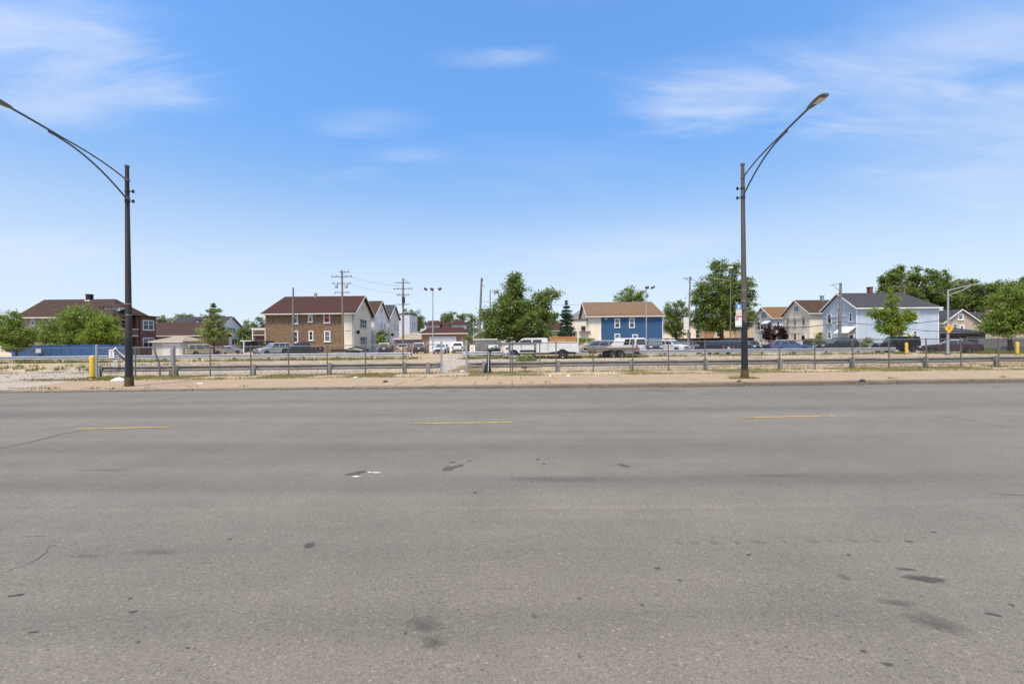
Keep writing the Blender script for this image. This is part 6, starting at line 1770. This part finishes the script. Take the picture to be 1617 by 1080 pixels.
def car(name, label, kind, px, Y, heading, paint, group='vehicles parked on the lot', cat='car', py=556, glass='car_glass', sc=1.0, side_glass=None, bars=False):
    K = KINDS[kind]; L, Wd, H, belt, cl, r = [K[k] * (sc if k != 'r' else 1.0) for k in ('L', 'W', 'H', 'belt', 'cl', 'r')]
    root = thing(name, label, cat, (XA(px, Y, py), Y, 0), rad(heading), group)
    P = 'paint_' + paint
    xf, xr = L / 2 - K['fa'] * sc, -L / 2 + K['ra'] * sc
    R = r + 0.055
    poly = []
    def arch(xc):
        dz = r - cl; dxh = math.sqrt(R * R - dz * dz); a0 = math.atan2(-dz, -dxh); a1 = math.atan2(-dz, dxh)
        a0 = a0 + 2 * math.pi if a0 < 0 else a0
        return [(xc + R * math.cos(a), r + R * math.sin(a)) for a in [a0 + (a1 - a0) * i / 9 for i in range(10)]]
    poly += [(-L / 2 + 0.10, cl + 0.04)] + arch(xr) + arch(xf) + [(L / 2 - 0.10, cl + 0.02)]
    top = [(x * L, z * sc) for x, z in K['top']]
    poly += list(reversed(top))
    n = len(poly); mb = MB()
    hw = Wd / 2
    taper = lambda x, y: y * (1 - 0.11 * (abs(x) / (L / 2)) ** 4)
    rings = [(-hw, 0.955), (-hw + 0.035, 0.985), (-hw + 0.12, 1.0), (hw - 0.12, 1.0), (hw - 0.035, 0.985), (hw, 0.955)]
    for y, s in rings:
        for x, z in poly:
            zz = cl + (z - cl) * s if z > 0.62 else z
            xx = x * (0.975 + 0.025 * (s - 0.955) / 0.045)
            mb.v.append((xx, taper(xx, y), zz))
    for i in range(len(rings) - 1):
        for j in range(n):
            k = (j + 1) % n
            mb.f.append((i * n + j, i * n + k, (i + 1) * n + k, (i + 1) * n + j))
    mb.f += [tuple(reversed(range(n))), tuple((len(rings) - 1) * n + j for j in range(n))]
    body = mb.build('body', P, root, smooth=35)
    # greenhouse
    xb0, xb1 = K['base'][0] * L, K['base'][1] * L; xt0, xt1 = K['roof'][0] * L, K['roof'][1] * L
    zb = belt - 0.03; zs = H - 0.09
    wb = hw * 0.945; wt = hw * (0.82 if kind in ('van', 'jeep', 'minivan') else 0.74)
    def ring(x0, x1, w, z): return [(x0, -w, z), (x1, -w, z), (x1, w, z), (x0, w, z)]
    r0, r1 = ring(xb0, xb1, wb, zb), ring(xt0, xt1, wt, zs)
    r2 = ring(xt0 + 0.10, xt1 - 0.14, wt - 0.10, H)
    mb = MB(); mb.add(r0 + r1 + r2, [(i, (i + 1) % 4, (i + 1) % 4 + 4, i + 4) for i in range(4)] + [(i + 4, (i + 1) % 4 + 4, (i + 1) % 4 + 8, i + 8) for i in range(4)] + [(8, 9, 10, 11)])
    mb.build('roof', P, root, smooth=40)
    def bil(q, s, t):
        a = Vector(q[0]).lerp(Vector(q[1]), s); b_ = Vector(q[3]).lerp(Vector(q[2]), s); return a.lerp(b_, t)
    def pane(q, s0, s1, t0, t1, nm, m):
        c = [bil(q, s0, t0), bil(q, s1, t0), bil(q, s1, t1), bil(q, s0, t1)]
        nr = (c[1] - c[0]).cross(c[3] - c[0]).normalized() * 0.012
        MB().add([p - nr * 0.5 for p in c] + [p + nr for p in c], [(4, 5, 6, 7), (0, 1, 5, 4), (1, 2, 6, 5), (2, 3, 7, 6), (3, 0, 4, 7)]).build(nm, m, root)
    sides = {'R': [r0[0], r0[1], r1[1], r1[0]], 'L': [r0[2], r0[3], r1[3], r1[2]]}
    sp = K['split']
    for sd, q in sides.items():
        for i in range(len(sp) - 1):
            if side_glass is not None and i not in side_glass: continue
            a, b_ = sp[i] + (0.045 if i == 0 else 0.018), sp[i + 1] - (0.05 if i == len(sp) - 2 else 0.018)
            if sd == 'L': a, b_ = 1 - b_, 1 - a
            pane(q, a, b_, 0.10, 0.95, 'side_window', glass)
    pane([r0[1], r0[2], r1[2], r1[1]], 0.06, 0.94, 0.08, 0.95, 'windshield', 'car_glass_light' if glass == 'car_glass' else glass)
    pane([r0[3], r0[0], r1[0], r1[3]], 0.08, 0.92, 0.12, 0.92, 'rear_window', glass)
    add_wheels(root, [(xf, -hw + 0.10), (xf, hw - 0.10), (xr, -hw + 0.10), (xr, hw - 0.10)], r)
    ef = hw * 0.89
    zl = K['top'][-3][1] * sc * 0.93 if kind != 'jeep' else 0.98
    for s in (-1, 1):
        MB().box((L / 2 - 0.06, s * (ef - 0.20), zl - 0.04), (0.16, 0.36, 0.15)).build('headlight', 'headlight', root)
        zt_ = belt - 0.14
        MB().box((-L / 2 + 0.045, s * (ef - (0.12 if kind != 'sedan' else 0.2)), zt_), (0.13, 0.22 if kind != 'sedan' else 0.40, 0.30 if kind != 'sedan' else 0.16)).build('taillight', 'taillight', root)
        MB().box((xb1 - 0.25, s * (hw + 0.07), belt + 0.07), (0.10, 0.20, 0.14)).build('mirror', P if kind != 'jeep' else 'trim_black', root)
        MB().span((-0.34 * L + 0.3, s * (hw - 0.008) - 0.012, cl + 0.02), (0.28 * L, s * (hw - 0.008) + 0.012, cl + 0.10)).build('sill_trim', 'trim_black', root)
    MB().box((L / 2 - 0.015, 0, zl - 0.10), (0.06, ef * 1.0, 0.20)).build('grille', 'trim_black', root)
    MB().box((L / 2 - 0.03, 0, cl + 0.18), (0.10, ef * 1.72, 0.20)).build('front_bumper', 'chrome' if kind in ('pickup', 'van') else 'trim_black', root)
    MB().box((-L / 2 + 0.02, 0, cl + 0.20), (0.12, ef * 1.74, 0.20)).build('rear_bumper', 'chrome' if kind in ('pickup', 'van') else ('trim_black' if kind in ('suv', 'jeep') else P), root)
    MB().box((-L / 2 - 0.012, 0, belt - 0.22), (0.03, 0.32, 0.15)).build('licence_plate', 'white_paint', root)
    if kind == 'pickup':
        MB().span((-L / 2 + 0.08, -hw + 0.16, 1.165), (xb0 - 0.04, hw - 0.16, 1.19)).build('bed_cover', 'trim_black', root)
    if kind == 'jeep':
        t, w = wheel_meshes(r); o = obj('spare_wheel', t, None, root, (-L / 2 - 0.12, 0.1, 0.98), rad(90)); obj('rim', w, None, o)
    if bars:
        for s in (-1, 1): MB().tube([(xt0 + 0.2, s * (wt - 0.12), H + 0.05), (xt1 - 0.3, s * (wt - 0.12), H + 0.05)], 0.02, 6).build('roof_rail', 'trim_black', root)
    return root


car('minivan', 'gold minivan seen from its rear corner behind the left far guardrail', 'minivan', 324, 74, 46, 'gold', cat='minivan')
car('sedan_car', 'grey sedan beside the gold minivan, left of the white carport post', 'sedan', 365, 80, 8, 'grey')
car('large_suv', 'silver large SUV facing the street, left of the black pickup', 'suv', 432, 70, 236, 'silver', cat='suv', sc=1.08)
car('pickup_truck', 'black crew-cab pickup in front of the brick two-flat', 'pickup', 478, 66.5, 168, 'black', cat='pickup')
car('large_suv', 'dark navy SUV showing its rear, in front of the white gables', 'suv', 610, 70, 97, 'navy', cat='suv')
car('sedan_car', 'tan car showing its rear, right of the dark navy SUV', 'sedan', 638, 75, 94, 'tan', sc=1.02)
car('large_suv', 'charcoal SUV with light bumper, left of the pale silver sedan', 'suv', 665, 70, 93, 'charcoal', cat='suv')
car('sedan_car', 'pale silver sedan facing the street before the white garage door', 'sedan', 697, 69, 268, 'pearl')
car('large_suv', 'white SUV showing its rear, at the right of the garage door', 'suv', 725, 71, 91, 'white', cat='suv')
car('minivan', 'grey minivan behind the flatbed trailer, right of the white truck', 'minivan', 942, 61, 184, 'grey', cat='minivan')
car('large_suv', 'silver SUV behind the flatbed trailer beside the white van', 'suv', 964, 63, 160, 'silver', cat='suv')
car('cargo_van', 'white cargo van behind the right end of the flatbed trailer', 'van', 989, 56, 118, 'white', cat='van', side_glass=(0, 1), sc=0.95)
car('cargo_van', 'old slate van with amber lamps facing the street before the blue house', 'van', 1033, 61, 258, 'slate', cat='van', sc=0.95)
car('large_suv', 'white SUV with black grille facing right, right of the slate van', 'suv', 1060, 62, 306, 'white', cat='suv')
car('sedan_car', 'dark grey sedan between the white SUV and the dark blue wagon', 'sedan', 1084, 74, 215, 'grey')
car('station_wagon', 'dark blue wagon with red tail lamps left of the right street lamp', 'hatch', 1126, 52.5, 110, 'midnight', cat='wagon', sc=1.0)
car('large_suv', 'charcoal SUV half hidden behind the right street lamp', 'suv', 1170, 60, 300, 'charcoal', cat='suv')
car('hatchback_car', 'blue hatchback facing right behind the far guardrail, right of the lamp', 'hatch', 1250, 58, 335, 'blue')
car('sedan_car', 'dark navy sedan just left of the blue hatchback', 'sedan', 1222, 62, 158, 'navy')
car('large_suv', 'black SUV behind the fence in front of the light blue gable', 'suv', 1322, 59, 180, 'black', cat='suv')
car('offroad_car', 'black jeep-shaped car with a rear spare wheel near the right bollard', 'jeep', 1414, 52, 172, 'black', cat='jeep')
car('sedan_car', 'maroon sedan parked on the right beneath the yellow diamond sign', 'sedan', 1499, 47.5, 145, 'plum')
car('sedan_car', 'dark car at the lot edge just left of the purple shrub', 'sedan', 1188, 70, 20, 'black')


# -- white utility truck with service body and lumber
Yt = 43.2
ut = thing('utility_truck', 'white utility truck with service body carrying brown lumber', 'truck', (XA(912, Yt, 560), Yt, 0), rad(172), 'vehicles parked on the lot')
def wbox(nm, m, lo, hi, par=ut): return MB().span(lo, hi).build(nm, m, par)
# local x runs forward (left in the picture); 0 = tail
hw = 1.08
body = MB()
prof = [(0.0, 0.62), (0.0, 1.55), (0.12, 1.72), (2.75, 1.72), (2.75, 1.72), (2.75, 0.62), (1.95, 0.62)]
ar = [(1.40 + 0.52 * math.cos(a), 0.42 + 0.52 * math.sin(a)) for a in [math.pi * i / 9 for i in range(10)]]
ar = [p for p in ar if p[1] >= 0.60]
prof = [(0.0, 0.60), (0.0, 1.60), (2.75, 1.60), (2.75, 0.60)] + ar
body.prism(prof, 1, -hw, -hw + 0.5).prism(prof, 1, hw - 0.5, hw); body.span((0.02, -hw + 0.5, 0.80), (2.73, hw - 0.5, 0.95)); body.span((2.68, -hw + 0.5, 0.95), (2.74, hw - 0.5, 1.58))
body.build('service_body', 'paint_white', ut)
for x0, x1 in ((0.1, 0.80), (0.84, 1.92), (1.96, 2.68)):
    for s in (-1, 1):
        z0 = 0.68 if x0 != 0.84 else 1.05
        d_ = wbox('locker_door', 'paint_white', (x0, s * hw - 0.012, z0), (x1, s * hw + 0.012, 1.54)); wbox('latch', 'chrome', (x1 - 0.14, s * (hw + 0.016) - 0.01, 1.2), (x1 - 0.08, s * (hw + 0.016) + 0.01, 1.3), d_)
for s in (-1, 1):
    wbox('tail_panel', 'paint_white', (-0.10, s * (hw - 0.22) - 0.20, 0.62), (0.0, s * (hw - 0.22) + 0.20, 1.85))
    for z in (1.25, 1.75):
        MB().lathe([(0.11, -0.02), (0.09, 0.02)], 12, axis='Y').build('taillight', 'taillight', ut, loc=(-0.12, s * (hw - 0.22), z)).rotation_euler = (0, 0, rad(90))
wbox('rear_bumper', 'chrome', (-0.32, -hw + 0.05, 0.62), (-0.1, hw - 0.05, 0.82)); wbox('tailgate', 'paint_white', (-0.06, -hw + 0.45, 0.85), (0.0, hw - 0.45, 1.5))
cab = MB(); cp = [(2.80, 0.60), (2.80, 1.75), (2.90, 1.98), (3.05, 2.02), (5.05, 2.0), (5.25, 1.95), (5.75, 1.45), (6.85, 1.32), (7.02, 1.25), (7.05, 0.58), (6.55, 0.58)]
ar = [(6.05 + 0.50 * math.cos(a), 0.42 + 0.50 * math.sin(a)) for a in [math.pi * i / 9 for i in range(10)]]; ar = [p for p in ar if p[1] > 0.585]
cp = cp[:-1] + ar + [(5.5, 0.58)]
for y, s in ((-0.98, 1),):
    cab.prism(cp, 1, -0.97, 0.97)
cab.build('cab', 'paint_white', ut, smooth=30)
for s in (-1, 1):
    MB().add([(4.35, s * 0.985, 1.50), (5.55, s * 0.985, 1.50), (5.18, s * 0.985, 1.84), (4.35, s * 0.985, 1.84)], [(0, 1, 2, 3)]).build('side_window', 'car_glass', ut); MB().add([(3.35, s * 0.985, 1.50), (4.2, s * 0.985, 1.50), (4.2, s * 0.985, 1.84), (3.4, s * 0.985, 1.84)], [(0, 1, 2, 3)]).build('side_window', 'car_glass', ut)
    wbox('mirror', 'trim_black', (5.3, s * 1.16 - 0.1, 1.5), (5.4, s * 1.16 + 0.1, 1.75)); wbox('headlight', 'headlight', (6.98, s * 0.7 - 0.2, 0.98), (7.08, s * 0.7 + 0.2, 1.2)); wbox('side_vent', 'trim_black', (6.4, s * 0.985 - 0.01, 0.95), (6.8, s * 0.985 + 0.01, 1.1))
MB().add([(5.77, -0.85, 1.47), (5.77, 0.85, 1.47), (5.29, 0.80, 1.95), (5.29, -0.80, 1.95)], [(0, 1, 2, 3)]).build('windshield', 'car_glass', ut)
wbox('front_bumper', 'chrome', (7.0, -1.0, 0.50), (7.16, 1.0, 0.75)); wbox('grille', 'trim_black', (7.0, -0.45, 0.85), (7.08, 0.45, 1.2)); wbox('frame_rail', 'trim_black', (0.1, -0.5, 0.45), (6.8, 0.5, 0.62))
add_wheels(ut, [(1.40, -hw + 0.12), (1.40, hw - 0.12), (6.05, -0.90), (6.05, 0.90)], 0.40)
wbox('wheel_well', 'trim_black', (0.88, -hw + 0.28, 0.50), (1.92, hw - 0.28, 0.99)); wbox('wheel_well', 'trim_black', (5.5, -0.70, 0.55), (6.6, 0.70, 0.99))
lum = thing('lumber_stack', 'stack of brown boards on top of the white utility truck', 'lumber', (ut.location.x, ut.location.y, 1.61), ut.rotation_euler.z)
for k in range(4):
    for j in range(5):
        MB().span((0.15 + random.uniform(-0.1, 0.1), -1.0 + j * 0.40, k * 0.13), (2.6 + random.uniform(-0.1, 0.1), -1.0 + j * 0.40 + 0.36, k * 0.13 + 0.115)).build('board', 'plank_brown', lum)


# -- flatbed trailer with plank deck
Yf = 43.6
xa, xb = XA(926, Yf, 555), XA(1009, Yf, 555); Lf = xb - xa
ft = thing('flatbed_trailer', 'flatbed trailer with weathered plank deck behind the near fence', 'trailer', (xa, Yf, 0), rad(-2), 'trailers on the lot')
for j in range(9):
    MB().span((0.0, j * 0.22, 0.93 + random.uniform(-0.008, 0.008)), (Lf, j * 0.22 + 0.21, 0.98)).build('deck_plank', 'plank', ft)
MB().span((0, -0.05, 0.72), (Lf, 0.0, 0.985)).build('side_rail', 'plank', ft); MB().span((0, 1.98, 0.72), (Lf, 2.03, 0.985)).build('side_rail', 'plank', ft)
MB().span((0.05, 0.2, 0.70), (Lf - 0.05, 0.3, 0.925)).span((0.05, 1.6, 0.70), (Lf - 0.05, 1.7, 0.925)).build('chassis', 'steel_grey', ft)
add_wheels(ft, [(Lf * 0.50, 0.08), (Lf * 0.66, 0.08), (Lf * 0.50, 1.9), (Lf * 0.66, 1.9), (Lf * 0.40, 1.0)], 0.36)
MB().span((Lf * 0.42, -0.08, 0.74), (Lf * 0.75, 0.22, 0.80)).build('fender', 'trim_black', ft); MB().tube([(0, 1.0, 0.75), (-1.2, 1.0, 0.6)], 0.05, 6).build('tongue', 'steel_grey', ft)
MB().span((-1.1, 0.95, 0.0), (-1.02, 1.05, 0.9)).build('jack_stand', 'steel_grey', ft); MB().span((Lf - 0.06, 0.0, 0.35), (Lf, 2.0, 0.55)).build('rear_bumper', 'trim_black', ft)
for s in (0.1, 1.9): MB().span((Lf - 0.02, s - 0.08, 0.58), (Lf + 0.02, s + 0.08, 0.70)).build('taillight', 'taillight', ft)
MB().span((0.25, -0.06, 0.45), (0.95, 0.3, 0.70)).build('tool_box', 'rust', ft)

# -- grey slatted dump trailer at the gateway
Yd = 53.0; xa, xb = XA(748, Yd, 550), XA(790, Yd, 550); Ld = xb - xa
dt = thing('slatted_trailer', 'grey slat-sided trailer right of the gateway', 'trailer', (xa, Yd, 0), 0, 'trailers on the lot')
for k in range(5):
    MB().span((0, -0.03, 0.55 + k * 0.27), (Ld, 0.03, 0.77 + k * 0.27)).build('slat', 'steel_grey', dt); MB().span((0, 1.97, 0.55 + k * 0.27), (Ld, 2.03, 0.77 + k * 0.27)).build('slat', 'steel_grey', dt)
for i in range(5):
    x = Ld * i / 4; MB().span((x - 0.04, -0.07, 0.5), (x + 0.04, -0.03, 1.95)).build('stake', 'steel_grey', dt)
MB().span((0, 0.03, 0.5), (Ld, 1.97, 0.55)).build('floor', 'plank', dt); MB().span((-0.05, -0.08, 1.92), (Ld * 0.9, 2.05, 2.04)).build('white_cover', 'off_white', dt)
MB().span((0, 0.0, 0.55), (0.04, 1.97, 1.9)).build('front_board', 'steel_grey', dt); MB().span((Ld - 0.04, 0.0, 0.55), (Ld, 1.97, 1.9)).build('tailboard', 'steel_grey', dt)
add_wheels(dt, [(Ld * 0.42, 0.05), (Ld * 0.68, 0.05), (Ld * 0.42, 1.95), (Ld * 0.68, 1.95)], 0.33)

# -- low black open trailer left of centre, black enclosed trailer at left
Yl = 68.0; xa, xb = XA(522, Yl, 555), XA(576, Yl, 555); Ll = xb - xa
lt = thing('low_trailer', 'low black open trailer right of the black pickup', 'trailer', (xa, Yl, 0), 0, 'trailers on the lot')
MB().span((0, 0, 0.45), (Ll, 2.0, 0.60)).build('deck', 'trim_black', lt); MB().span((0, -0.04, 0.60), (Ll * 0.45, 0.02, 0.80)).build('side_rail', 'trim_black', lt); MB().span((0, 1.98, 0.60), (Ll, 2.04, 0.80)).build('side_rail', 'trim_black', lt)
mb = MB()
for i in range(9):
    t = i / 8; hgt = 0.25 + 0.35 * math.sin(math.pi * t) + 0.06 * math.sin(t * 17)
    for j in range(7):
        a_ = math.pi * j / 6; mb.v.append((Ll * (0.45 + 0.5 * t), 1.0 - 0.85 * math.cos(a_), 0.6 + hgt * math.sin(a_)))
mb.f = [(i * 7 + j, (i + 1) * 7 + j, (i + 1) * 7 + j + 1, i * 7 + j + 1) for i in range(8) for j in range(6)]
mb.build('covered_load', 'tarp_black', lt, smooth=60)
add_wheels(lt, [(Ll * 0.5, -0.1), (Ll * 0.64, -0.1), (Ll * 0.5, 2.1), (Ll * 0.64, 2.1)], 0.33)
Ye = 74.5; xa, xb = XA(386, Ye, 548), XA(426, Ye, 548); Le = xb - xa; zt = ZA(405, 538.5, Ye)
et = thing('enclosed_trailer', 'black enclosed box trailer left of the silver SUV', 'trailer', (xa, Ye, 0), 0, 'trailers on the lot')
MB().prism([(0, 0.45), (Le, 0.45), (Le, zt - 0.15), (Le - 0.2, zt), (0.15, zt), (0, zt - 0.12)], 1, 0, 2.1).build('box', 'trim_black', et)
for i in range(5): MB().span((0.3 + i * (Le - 0.6) / 4 - 0.02, -0.02, 0.5), (0.3 + i * (Le - 0.6) / 4 + 0.02, 0.0, zt - 0.2)).build('rib', 'trim_black', et)
MB().span((Le * 0.3, -0.25, 0.62), (Le * 0.75, -0.01, 0.70)).build('fender', 'off_white', et); add_wheels(et, [(Le * 0.42, -0.05), (Le * 0.62, -0.05), (Le * 0.42, 2.1), (Le * 0.62, 2.1)], 0.33)
p = at(418, 540.5, Ye - 0.04); MB().prism([(p.x - xa - 0.2, p.z - 0.35), (p.x - xa + 0.22, p.z - 0.3), (p.x - xa + 0.12, p.z + 0.3), (p.x - xa - 0.15, p.z + 0.2)], 1, -0.03, -0.005).build('green_decal', 'weed_green', et)
# -- bare steel trailer frame in front of the white truck
Yq = 38.5; xa, xb = XA(794, Yq, 555), XA(848, Yq, 555); Lq = xb - xa
q = thing('frame_trailer', 'bare grey steel trailer frame in front of the white truck cab', 'trailer frame', (xa, Yq, 0), 0, 'trailers on the lot')
zt = ZA(820, 540.5, Yq)
MB().span((0, 0, zt - 0.24), (Lq, 0.1, zt)).build('top_beam', 'steel_grey', q); MB().span((0, 1.2, zt - 0.24), (Lq, 1.3, zt)).build('top_beam', 'steel_grey', q)
for x in (0.55, Lq - 0.12):
    for y in (0.02, 1.22): MB().span((x - 0.07, y, 0.25), (x + 0.07, y + 0.07, zt - 0.24)).build('upright', 'steel_grey', q)
MB().span((0.5, 0.0, 0.30), (Lq, 0.08, 0.50)).build('lower_beam', 'galvanized', q); MB().span((Lq * 0.5, -0.04, 0.75), (Lq - 0.1, 0.02, 0.95)).build('tarp_strip', 'tarp_black', q)
add_wheels(q, [(Lq - 0.25, 0.05), (Lq - 0.25, 1.25)], 0.26)
wire('thin wire from the leaning grey pole across the big green tree', ((760, 476, 70), (1020, 470, 90)), 1.0, 0.018)
wire('thin wire passing in front of the dark spruce and blue roof', ((757, 492, 70), (1089, 489, 75)), 0.7, 0.018)
wire('upper wire between the two crossarm poles left of centre', ((541, 434, 73), (637, 452, 78)), 0.35, 0.012)
wire('lower wire between the two crossarm poles left of centre', ((541, 446, 73), (637, 463, 78)), 0.35, 0.012)
# grit, dry leaves and small stones in the gutter, along the walk edge and over the lot
leaf_mat('grit_brown', (0.16, 0.115, 0.07), 0.6, 0.0)
leaf_mat('grit_pale', (0.46, 0.38, 0.28), 0.5, 0.0)
n = 5200
gx = rng.uniform(-26, 30, n); gy = KERB0 - 0.01 - np.abs(rng.normal(size=n)) * 0.16
gz = np.array([road_z(v) for v in gx]) + 0.012
o = obj('gutter_grit', leaf_mesh('gutter_grit', np.stack([gx, gy + SLOPE * gx, gz], 1), 0.05, 1.5), 'grit_brown'); o['kind'] = 'stuff'; tag(o, 'dry leaves and grit lying in the gutter along the kerb', 'grit')
n = 5000
gx = rng.uniform(-26, 32, n); gy = WALK1 + 0.1 - np.abs(rng.normal(size=n)) * 0.30
o = obj('walk_grit', leaf_mesh('walk_grit', np.stack([gx, gy + SLOPE * gx, np.full(n, 0.018)], 1), 0.045, 1.5), 'grit_brown'); o['kind'] = 'stuff'; tag(o, 'brown grit scattered along the back edge of the sidewalk', 'grit')
n = 15000
gx = rng.uniform(-44, 46, n); gy = 24.2 + 26 * rng.uniform(0, 1, n) ** 1.6
o = obj('lot_stones', leaf_mesh('lot_stones', np.stack([gx, gy + SLOPE * gx, np.full(n, 0.03)], 1), 0.085, 1.0), 'grit_pale'); o['kind'] = 'stuff'; tag(o, 'loose pale stones scattered over the gravel lot', 'gravel')
